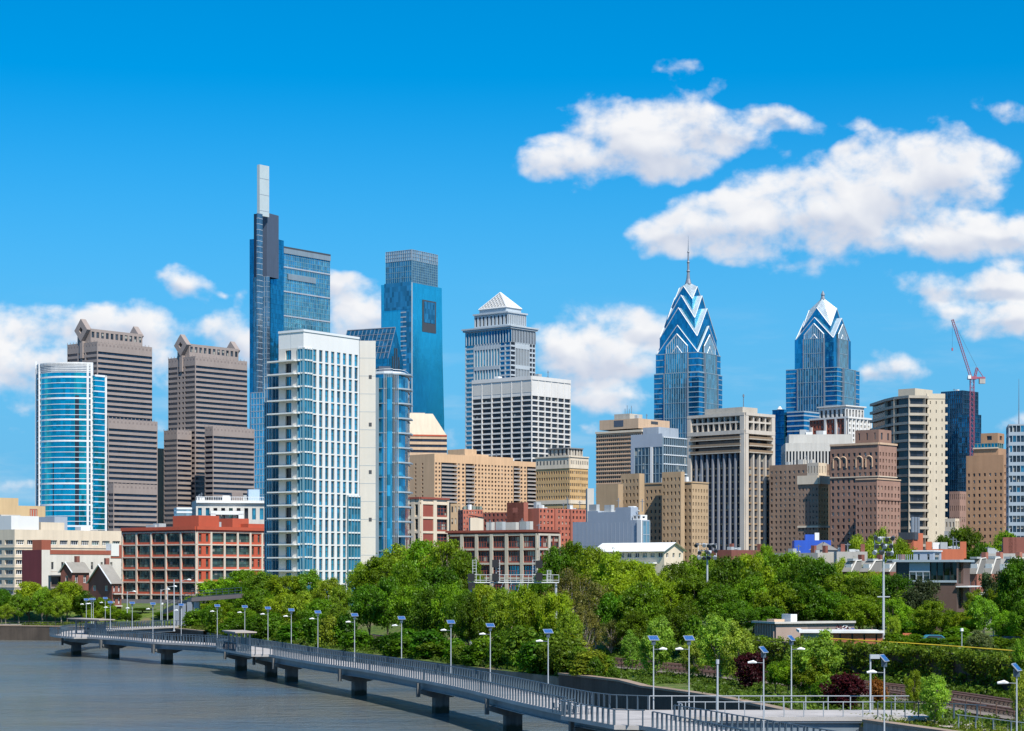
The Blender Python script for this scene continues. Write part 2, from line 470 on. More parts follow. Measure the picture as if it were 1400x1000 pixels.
        for ws in rest.values():
            m = MB(); ml = []
            def idx(x):
                if x not in ml: ml.append(x)
                return ml.index(x)
            for (p, U, w, h, g, mull, fr, name) in ws:
                m.cur = idx(g); a = p; c = p + U * w; Z = Vector((0, 0, h))
                m.face(a, c, c + Z, a + Z)
                if mull:
                    nx, nz, t = mull; m.cur = idx(fr); N = U.cross(Vector((0, 0, 1)))
                    for i in range(nx + 1): m.boxv(p + U * ((w - t) * i / nx) + N * .005, U * t, N * .08, (0, 0, h))
                    for i in range(nz + 1): m.boxv(p + Vector((0, 0, (h - t) * i / nz)) + N * .006, U * w, N * .075, (0, 0, t))
            m.build('window', ml, s.root, kind='stuff')
        return s.root

def prism_tower(T, pts, z0, z1, nf, gl, lm, lt=.35, out=.3, bands=0, bt=1., mullp=None, mm=None, part='glass_wall', capm=None):
    m = T.mb(part, gl); m.prism([(p[0], p[1]) for p in pts], z0, z1)
    c = Vector((sum(p[0] for p in pts) / len(pts), sum(p[1] for p in pts) / len(pts)))
    def off(o):
        n = len(pts); r = []
        for i in range(n):
            p = Vector(pts[i][:2]); a = Vector(pts[i - 1][:2]); b = Vector(pts[(i + 1) % n][:2])
            d = ((b - p).normalized() + (p - a).normalized()); d = Vector((d.y, -d.x)).normalized()
            if d.dot(p - c) < 0: d = -d
            r.append(p + d * o)
        return r
    po = off(out); l = T.mb('floor_line', lm)
    for j in range(nf + 1):
        t = bt if bands and j % bands == 0 else lt
        z = z0 + (z1 - z0) * j / nf
        l.prism([(p.x, p.y) for p in po], z, z + t)
    if mullp:
        k = T.mb('mullion', mm or lm)
        for i in mullp:
            p = Vector(pts[i][:2]); q = po[i]
            k.boxv((p.x - .2, p.y - .2, z0), (.4, 0, 0), ((q - p).x * 1.2, (q - p).y * 1.2, 0) if (q - p).y else (0, .4, 0), (0, 0, z1 - z0))

# surfaces
solid('roof_grey', (.22, .22, .22), .9, .2, 0)
solid('roof_dark', (.06, .06, .065), .9, .2, 0)
solid('roof_unit', (.38, .40, .41), .6, .2)
solid('white_paint', (.74, .74, .73), .6, .08)
solid('granite', (.31, .255, .23), .7, .08, .04)
solid('granite_dark', (.235, .19, .175), .7, .08, .04)
solid('beige', (.58, .405, .27), .8, .08)
solid('cream', (.66, .56, .43), .8, .06)
solid('tan_brick', (.52, .34, .18), .85, .10)
solid('yellow_brick', (.56, .36, .165), .85, .12)
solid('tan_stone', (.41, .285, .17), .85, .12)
solid('brown_brick', (.27, .185, .135), .85, .14)
solid('brick_shade', (.28, .165, .122), .85, .14)  # pink_brick darkened for west walls: shade put into the brick colour
solid('pink_brick', (.34, .20, .15), .85, .12)
solid('red_brick', (.30, .085, .055), .85, .14)
solid('brick_dull', (.26, .065, .045), .85, .14)
solid('orange_paint', (.47, .088, .042), .7, .10, .05)
solid('maroon', (.12, .022, .032), .75, .10)
solid('concrete', (.48, .43, .36), .85, .14)
solid('concrete_grey', (.40, .38, .35), .85, .14)
solid('blue_stone', (.44, .49, .53), .75, .06, .05)
solid('white_stone', (.66, .64, .61), .75, .06, .05)
solid('vent_blue', (.20, .26, .31), .5, .1)
solid('white_panel', (.72, .72, .71), .55, .04, .03)
solid('pale_panel', (.60, .57, .52), .6, .04, .04)
solid('grey_panel', (.34, .39, .46), .55, .05, .03)
solid('steel_grey', (.30, .32, .35), .45, .1, .05, metal=.5)
solid('line_white', (.70, .72, .74), .5, .04, .0)
solid('line_blue', (.16, .30, .37), .5, .06, .0)
solid('line_grey', (.34, .40, .45), .5, .06, .0)
solid('dark_metal', (.06, .065, .075), .5, .1)
solid('louver', (.36, .40, .45), .5, .1)
solid('spine_purple', (.075, .095, .135), .5, .05)
solid('mast_white', (.46, .53, .54), .4, .05, .03)
solid('blue_tarp', (.02, .09, .50), .6, .15)
solid('slate', (.20, .19, .18), .8, .16)
solid('shingle', (.27, .25, .22), .85, .16)
solid('frame_green', (.20, .24, .20), .6, .1)
GD = glass('glass_dark', (.028, .034, .045), .15, .12, (1.4, 1.8), .03, .9, lit=.05)
GD2 = glass('glass_dim', (.06, .07, .085), .25, .14, (1.4, 1.8), .03, .9, lit=.18)
GBLIND = solid('window_blind', (.34, .31, .26), .6, .25)
GBLUE = glass('glass_blue', (.12, .42, .58), .85, .06, (1.5, 3.9), .028, .55)
GDEEP = glass('glass_deep', (.025, .24, .39), .8, .07, (1.5, 3.9), .02, .45)
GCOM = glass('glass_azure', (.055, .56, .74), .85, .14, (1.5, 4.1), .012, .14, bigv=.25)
GCOM2 = glass('glass_azure_shade', (.045, .47, .66), .8, .16, (1.5, 4.1), .012, .14, bigv=.25)  # darker azure for every side but the south; shade put into the colour
GTEAL = glass('glass_teal', (.008, .36, .50), .85, .06, (2.4, 3.1), .02, .45)
GTOWER = glass('glass_tower', (.045, .31, .47), .65, .07, (1.4, 3.1), .035, .8)
GSTEEL = glass('glass_steel', (.22, .30, .36), .8, .12, (1.5, 3.9), .03, .5)
GNAVY = glass('glass_navy', (.045, .22, .35), .7, .1, (2, 3.9), .03, .7)
GRIB = glass('glass_ribbon', (.018, .03, .055), .2, .15, (1.8, 3.9), .02, .6)
GINK = glass('glass_ink', (.022, .028, .042), .12, .15, (1.8, 3.9), .02, .7)
GGREEN = glass('glass_green', (.09, .17, .15), .45, .10, (1.2, 1.1), .05, 1.1, lit=.04)
WINS = [GD, GD, GD2, GD, GD, GBLIND]
WINSD = [GD, GD, GD, GD2]
GPALE0 = glass('glass_screen', (.22, .36, .45), .6, .2, (2, 3), .03, .5)
# ================================================================ far towers
LW, LG = MATS['line_white'], MATS['line_grey']
def city_left():
    # ---- curved teal apartment tower
    D = 1150; A = PX(50, 780, D + 22); B = PX(126, 780, D + 8)
    b = Blk(127, 129.5, 145, 513, D + 6, 50)
    T = Bld('glass_tower', 'teal glass tower with bowed front and thin white floor lines, leftmost tower', 'tower', b)
    z1 = ZT(508, D); zc = ZT(494, D)
    n = 14; front = []
    d = (B - A); nrm = Vector((d.y, -d.x, 0)).normalized()
    for i in range(n + 1):
        t = i / n; front.append(A + d * t + nrm * 9 * (1 - (2 * t - 1) ** 2))
    back = [B + Vector((-2.5, 16, 0)), A + Vector((3, 24, 0))]
    pts = [(p.x, p.y) for p in front + back]
    prism_tower(T, pts, 4, z1, 41, GTEAL, LW, .30, .35, 4, .95)
    cr = T.mb('crown_screen', MATS['louver']); cr.prism(pts, z1 + .4, zc - 1.2, cap=False)
    l = T.mb('crown_rail', MATS['white_paint'])
    po = [(p[0] * 1.0 - nrm.x * -.5, p[1] + nrm.y * .5) for p in pts]
    for k in range(5): zz = z1 + 1 + k * (zc - z1 - 2) / 4; l.prism(po, zz, zz + .35, cap=False)
    l.prism(po, zc - 1.3, zc)
    v = T.mb('white_column', MATS['white_paint'])
    for t, w, dz in ((0, 1.0, 1), (.04, .5, 0), (.145, 1.1, 0), (.955, 1.2, 0), (1.0, 1.3, 0)):
        i = min(int(t * n), n - 1); q = front[i].lerp(front[i + 1], t * n - i) + nrm * .3
        v.boxv((q.x - w / 2, q.y - .4, 4), (w, 0, 0), (0, 1.2, 0), (0, 0, (zc if dz == 0 else zc + 2) - 4))
    dk = T.mb('dark_bay', GRIB)
    for t0, t1, za, zb in ((.05, .13, 4, z1), (.80, .85, 4, z1 - 13), (.46, .475, 4, z1 - 50), (.972, .992, 4, z1)):
        i = min(int(t0 * n), n - 1); q0 = front[i].lerp(front[i + 1], t0 * n - i) + nrm * .12
        i = min(int(t1 * n), n - 1); q1 = front[i].lerp(front[i + 1], t1 * n - i) + nrm * .12
        dk.face((q0.x, q0.y, za), (q1.x, q1.y, za), (q1.x, q1.y, zb), (q0.x, q0.y, zb))
    for k in 'SWEN': T.curtain(b, k, GTEAL, 39 if k in 'SW' else 0, 0, .3, .3, LW, out=.3, bands=4, bt=.6)
    T.wbox(b, 'S', 0, b.S, .0, .4, b.z1 - .8, b.z1 + .3, MATS['white_paint'], 'crown_rail'); T.box(b, b.S - .9, b.S + .3, -.4, .6, 4, b.z1 + .3, MATS['white_paint'], 'white_column')
    T.done()

    # ---- two stepped granite towers
    def commerce(parts, apex, label, gem_px):
        T = Bld('granite_tower', label, 'tower', Blk(*parts[0]), 'stepped granite towers')
        G = MATS['granite']
        for pi, a in enumerate(parts):
            b = Blk(*a)
            nf = int((b.z1 - b.z0) / 3.5)
            top = 5.5 if pi < 3 else 2
            if pi == 0:
                # west face: ribbons interrupted by a slot of punched windows in the middle
                W = b.W
                T.facade(b, 'W', 1, nf, 1, .50, .6, G, GRIB, u0=0, u1=W * .34, mt=top)
                T.facade(b, 'W', 2, nf, .5, .42, .6, G, GRIB, u0=W * .34, u1=W * .62, mt=top)
                T.facade(b, 'W', 1, nf, 1, .50, .6, G, GRIB, u0=W * .62, u1=W, mt=top)
            else:
                T.facade(b, 'W', 1, nf, .985, .50, .6, G, GRIB, mt=top)
            T.facade(b, 'S', 1, nf, 1 if pi == 0 else .98, .50, .6, G, GRIB, mt=top)
            T.walls(b, G)
            # row of small openings under the parapet, small dark inserts on each spandrel
            for sd_ in 'SW':
                L = b.side(sd_)[3]; k = max(2, int(L / 3))
                for i in range(k):
                    T.wbox(b, sd_, L * (i + .3) / k, L * (i + .7) / k, -.3, .05, b.z1 - 2.6, b.z1 - 1.4, MATS['granite_dark'], 'parapet_slot')
                    T.wbox(b, sd_, L * (i + .0) / k, L * (i + .12) / k, 0, .12, b.z1 - .6, b.z1 + 1.0, G, 'merlon')
        # crown: penthouse ridge with a diamond gable at each end
        b = Blk(*parts[0])
        ym = b.W * .5
        zt = b.z1
        ph = b.sub(1.5, b.S - 1.0, b.W * .28, b.W * .72, zt, zt + 9)
        T.facade(ph, 'W', 0, 0, wall=G); T.facade(ph, 'S', 11, 1, .6, .42, .5, G, [GD2, GD], fv=.65); T.walls(ph, G, 'EN')
        def gem(x, s):
            m = MB()
            c = b.P + b.E * x + b.V * ym + Vector((0, 0, zt + 8.2))
            Z = Vector((0, 0, 1)); th = b.E * 4.0
            outer = [Z * s * 1.12, b.V * s, Z * -s * 1.12, -b.V * s]; inner = [o * .30 for o in outer]
            for i in range(4):
                a0, a1, i0, i1 = outer[i], outer[(i + 1) % 4], inner[i], inner[(i + 1) % 4]
                for off, rev in ((Vector((0, 0, 0)), False), (th, True)):
                    q = [c + a0 + off, c + a1 + off, c + i1 + off, c + i0 + off]
                    m.face(*(q[::-1] if rev else q))
                m.face(c + a0, c + a0 + th, c + a1 + th, c + a1)
                m.face(c + i1, c + i1 + th, c + i0 + th, c + i0)
            m.boxv(c - b.V * 1.4 - Vector((0, 0, 18)) + b.E * .3, b.E * 3, b.V * 2.8, (0, 0, 11)); m.build('diamond_gable', G, T.root)
        gem(-1.2, 6.6); gem(b.S - 3.0, 5.8)
        T.done()
    commerce([(92, 133, 208, 467, 1310), (120, 148, 215.5, 572, 1285), (148, 155, 215.5, 661, 1270)], 0,
             'taller of the two stepped granite towers, partly behind the bowed teal tower', 116)
    commerce([(230, 267, 338, 487, 1380), (224, 242, 262, 588, 1372), (280, 291, 348, 583, 1350)], 0,
             'right hand stepped granite tower, left of the slim mast tower', 252)
    # plain slab between them
    b = Blk(205, 214, 226, 613, 1420)
    T = Bld('office_block', 'plain beige slab seen in the gap between the two granite towers', 'office block', b)
    T.solid(b, MATS['beige']); T.facade(b.sub(-.1, b.S, -.1, b.W, 4, b.z1 - 4), 'W', 1, 22, .2, .35, .3, MATS['beige'], GRIB); T.done()

    # ---- tall tower with the mast
    b = Blk(372, 387, 451, 337, 1640, 52)
    T = Bld('mast_tower', 'tallest tower, slim pale mast over dark spine and ribbed blue glass slab', 'tower', b)
    for k in 'SWEN': T.curtain(b, k, GBLUE, 76, 26 if k == 'S' else 0, .32, .22, MATS['line_blue'], out=.2, bands=0)
    for j in range(1, 6): T.wbox(b, 'S', 0, b.S, .25, .7, b.z1 - 17 - 19.5 * (j - 1) * 1.0, b.z1 - 15.9 - 19.5 * (j - 1), MATS['louver'], 'sky_lobby_line')
    T.wbox(b, 'S', 0, b.S, .2, .9, b.z1 - 1.5, b.z1, MATS['dark_metal'], 'crown_rail')
    T.wbox(b, 'S', 5, b.S * .68, .3, 1.0, b.z1 - 26, b.z1 - 21.5, MATS['vent_blue'], 'vent_grille')
    T.wbox(b, 'S', 0, b.S, .3, 1.0, b.z1 - 5.5, b.z1 - 1.5, MATS['vent_blue'], 'vent_grille')
    b2 = Blk(341.5, 370, 388, 325, 1610, 62)
    for k in 'SWEN': T.curtain(b2, k, GDEEP, 74, 5 if k == 'W' else 0, .12, .15, MATS['glass_navy'], MATS['glass_navy'], out=.12)
    b3 = Blk(347, 365, 381, 291, 1600, 62)
    T.solid(b3.sub(0, b3.S, 0, b3.W, ZT(378, 1600), b3.z1), MATS['spine_purple'], 'spine')
    b3l = b3.sub(-.3, b3.S * .02 + 3, -.3, b3.W + .3, 4, ZT(378, 1600)); 
    for k in 'SWEN': T.curtain(b3l, k, GSTEEL, 60, 5 if k == 'W' else 0, .2, .2, LG, out=.1, part='spine_glass')
    bm = Blk(351.5, 355, 368, 225, 1590, 50)
    T.solid(bm.sub(0, bm.S, 0, bm.W, b3.z1 - 4, bm.z1), MATS['mast_white'], 'mast')
    mm_ = bm.sub(0, bm.S, 0, bm.W, b3.z1, bm.z1)
    for j in range(3): T.wbox(mm_, 'S', 0, mm_.S, .0, .12, b3.z1 + j * 12.5, b3.z1 + j * 12.5 + .4, LG, 'mast_joint')
    bl = Blk(351, 353, 359, 291, 1587, 62)
    for k in 'SW': T.curtain(bl, k, GSTEEL, 66, 0, .5, .2, LG, out=.1, part='lift_shaft')
    b5 = Blk(343, 375, 392, 535, 1560, 55)
    for k in 'SWEN': T.curtain(b5, k, GBLUE, 30, 8 if k in 'SW' else 0, .5, .25, LG, out=.2)
    T.done()

    # ---- blue glass obelisk tower with the screen crown
    D = 1540; b = Blk(521, 562, 604, 386, D, 56)
    T = Bld('blue_glass_tower', 'smooth azure glass tower with notched top and open glass crown', 'tower', b)
    z1 = b.z1; NB = MATS['glass_azure_shade']
    # gently widening shaft: the footprint grows towards the base
    ntop = b.pts(0); zs = [z1, ZT(480, D), ZT(570, D), 4]; ex = [0, 1.0, 3.2, 5.0]
    for (za, ea), (zb, eb) in zip(zip(zs, ex), zip(zs[1:], ex[1:])):
        pa = b.sub(0, b.S + ea, 0, b.W + ea * .0, 0, 1).pts(); pb = b.sub(0, b.S + eb, 0, b.W + eb * .0, 0, 1).pts()
        for i in range(4):
            j = (i + 1) % 4
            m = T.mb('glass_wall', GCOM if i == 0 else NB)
            m.face((pb[i].x, pb[i].y, zb), (pb[j].x, pb[j].y, zb), (pa[j].x, pa[j].y, za), (pa[i].x, pa[i].y, za))
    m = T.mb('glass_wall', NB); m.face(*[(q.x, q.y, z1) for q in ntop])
    # inner dark corner slot running down the tower
    T.wbox(b, 'W', b.W - 9.5, b.W - .0, -.2, .25, 4, ZT(398, D), GNAVY, 'corner_slot')
    for j in range(62): T.wbox(b, 'W', b.W - 9.5, b.W - 4.5, .25, .45, 8 + j * 3.6, 8.9 + j * 3.6, LG, 'slot_floor')
    T.wbox(b, 'S', .3, 1.5, .0, .3, 4, z1, LG, 'corner_slot')
    # crown of clear screens
    c1 = b.sub(1.0, b.S * .86, 0.0, b.W * .87, z1 - 26, ZT(341, D))
    T.curtain(c1, 'W', GNAVY, 9, 12, .3, .2, MATS['line_blue'], z0=z1 - 22, z1=c1.z1 - 8, part='crown_core')
    for k in 'SEN': T.curtain(c1, k, GSTEEL, 9 if k == 'S' else 0, 12 if k == 'S' else 0, .3, .2, MATS['line_blue'], z0=z1, z1=c1.z1 - 8, part='crown_core')
    for k in 'SW':
        T.curtain(c1, k, GPALE0, 3, 14, .2, .25, LG, out=.3, z0=c1.z1 - 8, z1=c1.z1, part='crown_screen')
    T.wbox(b, 'W', 3.5, b.W * 1.0, .05, .5, z1 - 20, z1 + .5, GNAVY, 'crown_core')
    # square window high on the right face
    T.wbox(b, 'S', b.S * .36, b.S * .80, .02, .35, ZT(451, D), ZT(407, D), MATS['dark_metal'], 'sky_window')
    T.wbox(b, 'S', b.S * .40, b.S * .76, .30, .5, ZT(438, D), ZT(409, D), GNAVY, 'sky_window')
    for j in range(14):
        T.wbox(b, 'S', 1.5, b.S + .5, .02, .12, 4, 4.1, GCOM, 'glass_wall') if j == 0 else None
    T.done()

    # ---- gabled blue glass tower
    b = Blk(464, 530, 551, 490, 1430, 62)
    T = Bld('gabled_glass_tower', 'dark blue glass tower with steep pitched roof, behind the white balcony tower', 'tower', b)
    for k in 'SWEN': T.curtain(b, k, GDEEP if k == 'W' else GDEEP, 60, 9, .14, .16, MATS['glass_navy'], out=.12)
    zr = ZT(446, 1430)
    p = b.pts(0); r0 = (p[0] + p[1]) / 2; r1 = (p[3] + p[2]) / 2
    A0, A1, A2, A3 = [Vector((q.x, q.y, b.z1)) for q in p]; R0 = Vector((r0.x, r0.y, zr)); R1 = Vector((r1.x, r1.y, zr))
    m = T.mb('gable', GDEEP); m.face(A0, A1, R0); m.face(A2, A3, R1)
    m = T.mb('pitched_roof', GNAVY); m.face(A0, R0, R1, A3); m.face(A1, A2, R1, R0)
    m = T.mb('roof_rib', MATS['steel_grey'])
    for i in range(13):
        t = i / 12; m.tube([A0.lerp(A3, t), R0.lerp(R1, t)], .25, 4)
    for i in range(1, 5):
        t = i / 5; m.tube([A0.lerp(R0, t), A3.lerp(R1, t)], .25, 4)
    m.tube([R0, R1], .5, 4)
    for i in range(4): T.wbox(b, 'S', b.S * (.3 + .13 * i), b.S * (.34 + .13 * i), .1, .4, ZT(520, 1430), b.z1 + (8 if i in (1, 2) else 2), MATS['dark_metal'], 'vent_slot')
    T.done()

    # ---- pyramid topped granite tower
    D = 1650; b = Blk(636, 698, 732, 449, D, 50)
    T = Bld('pyramid_tower', 'pale tower with columned cornice and open lattice pyramid on top', 'tower', b)
    WS = MATS['blue_stone']
    nf = 50; zz = ZT(457, D)
    for k, n in (('W', 5), ('S', 4)):
        L = b.side(k)[3]
        T.facade(b, k, 1, nf, .86, .66, .5, WS, GBLUE if k == 'W' else GINK, u0=0, u1=L * .2, mt=10)
        T.facade(b, k, 1, 1, .97, .96, 1.0, WS, GBLUE if k == 'W' else GRIB, u0=L * .2, u1=L * .76, mt=12, name='window_bay')
        T.facade(b, k, 2, nf, .8, .66, .5, WS, GBLUE if k == 'W' else GINK, u0=L * .76, u1=L, mt=10)
        for i in range(1, 9):
            u = L * (.2 + .56 * i / 9); T.wbox(b, k, u - .32, u + .32, -.9, .1, 4, b.z1 - 12, WS, 'pier')
        T.wbox(b, k, L * .2, L * .76, -.8, .15, b.z1 - 32, b.z1 - 29, WS, 'pier')
        for i in range(16):
            u = L * (i + .5) / 16; T.wbox(b, k, u - .4, u + .2, -.2, .5, b.z1 - 11, b.z1, WS, 'cornice_column')
            T.wbox(b, k, u - .6, u + L / 16 - .6, .0, .12, b.z1 - 10.5, b.z1 - 1, GDEEP if k == 'W' else GRIB, 'cornice_recess') if i % 1 == 0 else None
    T.walls(b, WS)
    for o, za, zb in ((1.4, 0, 1.4), (2.2, 1.4, 2.6)):
        T.mb('cornice', WS).prism([(q.x, q.y) for q in b.pts(o)], b.z1 + za, b.z1 + zb)
    z2 = b.z1 + 2.6; i0 = b.S * .13
    c = b.sub(i0, b.S - i0, b.W * .13, b.W * .87, z2, z2 + 11)
    for k in 'SWEN': T.facade(c, k, 9, 1, .45, .7, .6, WS, GINK)
    T.mb('cornice', WS).prism([(q.x, q.y) for q in c.pts(1.0)], z2 + 11, z2 + 12.2)
    e = c.sub(c.S * .1, c.S * .9, c.W * .1, c.W * .9, z2 + 12.2, z2 + 16); T.solid(e, WS)
    q = [Vector((a.x, a.y, e.z1)) for a in e.pts(.5)]; ap = (q[0] + q[2]) / 2; ap.z = ZT(398, D + 18)
    inn = T.mb('pyramid_core', MATS['concrete_grey'])
    for i in range(4):
        a, d = q[i].lerp(ap, .02), q[(i + 1) % 4].lerp(ap, .02); cc = (q[0] + q[2]) / 2
        inn.face(a.lerp(cc, .06), d.lerp(cc, .06), ap - Vector((0, 0, 1.5)))
    lat = T.mb('pyramid_lattice', MATS['white_panel'])
    for i in range(4):
        a, d = q[i], q[(i + 1) % 4]
        lat.tube([a, ap], .5, 4); lat.tube([a, d], .5, 4)
        for j in range(1, 9):
            t = j / 9
            lat.tube([a.lerp(d, t), a.lerp(ap, t)], .3, 4); lat.tube([a.lerp(d, t), d.lerp(ap, 1 - t)], .3, 4); lat.tube([a.lerp(ap, t), d.lerp(ap, t)], .22, 4)
    T.done()

    # ---- white grid office block
    b = Blk(645.5, 727, 780, 514, 1200, 50)
    T = Bld('grid_office_tower', 'broad white office block with black windows in a square grid', 'office tower', b)
    WP = MATS['white_stone']
    for k, n in (('W', 6), ('S', 6)):
        L = b.side(k)[3]
        T.facade(b, k, n, 37, .92, .70, .6, WP, [GINK, GINK, GINK, GD], mt=11.0, fv=.45, mbm=0)
        T.wbox(b, k, 0, L, 0, .4, b.z1 - 2.2, b.z1, WP, 'parapet')
        for i in range(n + 1):
            u = L * i / n; T.wbox(b, k, max(0, u - .32), min(L, u + .32), .0, .25, 4, b.z1 - 2.2, WP, 'pier')
            if i < n and k == 'W': T.wbox(b, k, L * i / n + .8, L * (i + 1) / n - .8, 0, .12, b.z1 - 9.5, b.z1 - 3.4, MATS['pale_panel'], 'attic_panel')
    T.walls(b, WP); T.clutter(b, 3); T.done()

    # ---- cream block with chamfered pyramid roof
    b = Blk(548, 557, 611, 594, 1240, 40, W=26)
    T = Bld('banded_office_tower', 'short banded office tower with cream sloping roof, right of the glass corner tower', 'office tower', b)
    for k in 'SW': T.facade(b, k, 1, 23, 1, .5, .5, MATS['beige'], GRIB, mt=1.5, fv=.3, z0=20)
    T.walls(b, MATS['beige']); T.solid(b.sub(0, b.S, 0, b.W, 4, 20), MATS['beige'])
    T.wbox(b, 'S', 0, b.S, 0, .3, b.z1 - 1.0, b.z1 - .1, MATS['orange_paint'], 'red_line')
    q = [Vector((a.x, a.y, b.z1)) for a in b.pts(-.3)]; i_ = b.sub(b.S * .0, b.S * .66, b.W * .1, b.W * .9, 0, 1).pts()
    u = [Vector((a.x, a.y, ZT(565, 1240))) for a in i_]
    m = T.mb('sloping_roof', MATS['cream'])
    for i in range(4): m.face(q[i], q[(i + 1) % 4], u[(i + 1) % 4], u[i])
    m.face(*u); T.box(b, 3, b.S * .5, b.W * .3, b.W * .7, ZT(565, 1240), ZT(563, 1240), MATS['concrete'], 'roof_cap')
    T.done()

solid('line_teal', (.24, .33, .39), .5, .06, .0)
def spire_tower(name, label, cx, D, tiers, body, s_base, tip_y, spire, rot=57, chev=None, gl=None):
    """square glass shaft under nested cross gables"""
    r = R(rot); E = Vector((math.cos(r), math.sin(r), 0)); V = Vector((-math.sin(r), math.cos(r), 0))
    C = Vector(((cx - 700) / F * D, D, 0))
    T = object.__new__(Bld); T.root = thing(name, label, 'tower', (C.x, C.y, 4.)); T.m = {}; T.win = []; T.rng = random.Random(3); T.ub = 0
    def blk(s, z0, z1, s2=None):
        b = object.__new__(Blk); b.rot = rot; b.E, b.V = E, V; s2 = s2 or s
        b.P = C - E * s - V * s2; b.S = 2 * s; b.W = 2 * s2; b.z0 = z0; b.z1 = z1; b.D = D
        return b
    SV = MATS['crown_silver']
    z = lambda y: ZT(y, D)
    # shaft pieces
    for (s, y0, y1, lines) in body:
        b = blk(s, 4 if y0 is None else z(y0), z(y1))
        L = 2 * s; nf = max(2, int((b.z1 - b.z0) / 3.9))
        for k in 'SW':
            # shiny corner bays with thick floor bands, finer central bay
            T.curtain(b, k, gl[0], nf if lines else 0, 0, .65 if lines else .2, .3, MATS['line_teal'] if lines else MATS['glass_navy'], out=.3, u0=0, u1=L * .26)
            T.curtain(b, k, gl[0], nf if lines else 0, 0, .65 if lines else .2, .3, MATS['line_teal'] if lines else MATS['glass_navy'], out=.3, u0=L * .74, u1=L)
            T.curtain(b, k, gl[1], nf // 3, 10, .35, .22, MATS['line_teal'], out=.25, inset=-.8, u0=L * .24, u1=L * .76, part='central_bay')
            for u in (.24, .76): T.wbox(b, k, L * u - .5, L * u + .5, 0, 1.3, b.z0, b.z1, MATS['steel_grey'], 'bay_edge')
        for k in 'EN': T.curtain(b, k, gl[0])
        T.mb('roof', MATS['roof_grey']).face(*[(q.x, q.y, b.z1) for q in b.pts(0)])
    # nested gables
    n = len(tiers)
    for i, (s, ye, yp) in enumerate(tiers):
        ze, zp = z(ye), z(yp)
        zb = z(tiers[i - 1][1]) if i else z(body[-1][2]) - 1
        s2 = tiers[i + 1][0] if i + 1 < n else 0.0
        g = T.mb('gable_wall', gl[0])
        roof = T.mb('silver_gable_roof', SV)
        edge = T.mb('gable_edge', MATS['line_white'])
        rib = T.mb('roof_rib', MATS['line_teal'])
        dirs = [(E, V), (V, -E), (-E, -V), (-V, E)]
        apex = C + Vector((0, 0, z(tip_y)))
        for (a, b_) in dirs:
            # face with outward normal a; runs along b_
            c0 = C + a * s - b_ * s; c1 = C + a * s + b_ * s; m0 = C + a * s
            Z = lambda p, h: Vector((p.x, p.y, h))
            g.face(Z(c0, zb), Z(c1, zb), Z(c1, ze), Z(m0, zp), Z(c0, ze))
            # roof slopes: each side of the ridge that runs inward from the peak
            k = s2 / s
            zi = ze + (zp - ze) * (1 - k)
            for sg in (-1, 1):
                out_c = C + a * s + b_ * s * sg
                in_c = C + a * s2 + b_ * s2 * sg
                rid_in = C + a * s2
                if s2 > 0: q = [Z(m0, zp), Z(out_c, ze), Z(in_c, zi), Z(rid_in, zp)]
                else: q = [Z(m0, zp), Z(out_c, ze), apex]
                if sg > 0: q = q[::-1]
                roof.face(*q)
                edge.tube([Z(m0, zp) + a * .1, Z(out_c, ze) + a * .1], .28, 4)
                kk = 9 if s2 == 0 else 7
                for t in range(1, kk):
                    t = t / kk
                    if s2 > 0: rib.tube([q[1].lerp(q[2], t), q[0].lerp(q[3], t)] if sg < 0 else [q[2].lerp(q[1], t), q[3].lerp(q[0], t)], .16, 3)
                    else:
                        rib.tube([Z(m0, zp).lerp(apex, t), Z(out_c, ze).lerp(apex, t)], .3, 3)
            if i == 0 and chev:
                # outlined gable drawn by the proud central bay
                w = s * .52; hb = z(body[-1][2]); hp = z(chev)
                q0 = C + a * (s + .9)
                cb = T.mb('central_bay', gl[1])
                top = ze + (zp - ze) * .55
                cb.face(Z(q0 - b_ * w, zb), Z(q0 + b_ * w, zb), Z(q0 + b_ * w, top - s * .38), Z(q0, top + s * .16), Z(q0 - b_ * w, top - s * .38))
                for sg in (-1, 1):
                    edge.tube([Z(q0, top + s * .16), Z(q0 + b_ * w * sg, top - s * .38)], .5, 4)
                    edge.tube([Z(q0 + b_ * w * sg, top - s * .38), Z(q0 + b_ * w * sg, zb)], .3, 4)
                    edge.tube([Z(q0, top - s * .35), Z(q0 + b_ * w * sg * .9, top - s * .95)], .35, 4)
                mm = T.mb('mullion', MATS['line_grey'])
                for t in range(-4, 5): mm.tube([Z(q0 + b_ * w * t / 5 + a * .1, zb), Z(q0 + b_ * w * t / 5 + a * .1, top + s * .1 - abs(t) / 5 * s * .5)], .18, 3)
    m = T.mb('spire', MATS['steel_grey']); t0 = z(tip_y) - 1.5
    pts = [C + Vector((0, 0, t0 + h)) for h, _ in spire]; m.tube(pts, [q for _, q in spire], 8)
    T.done()

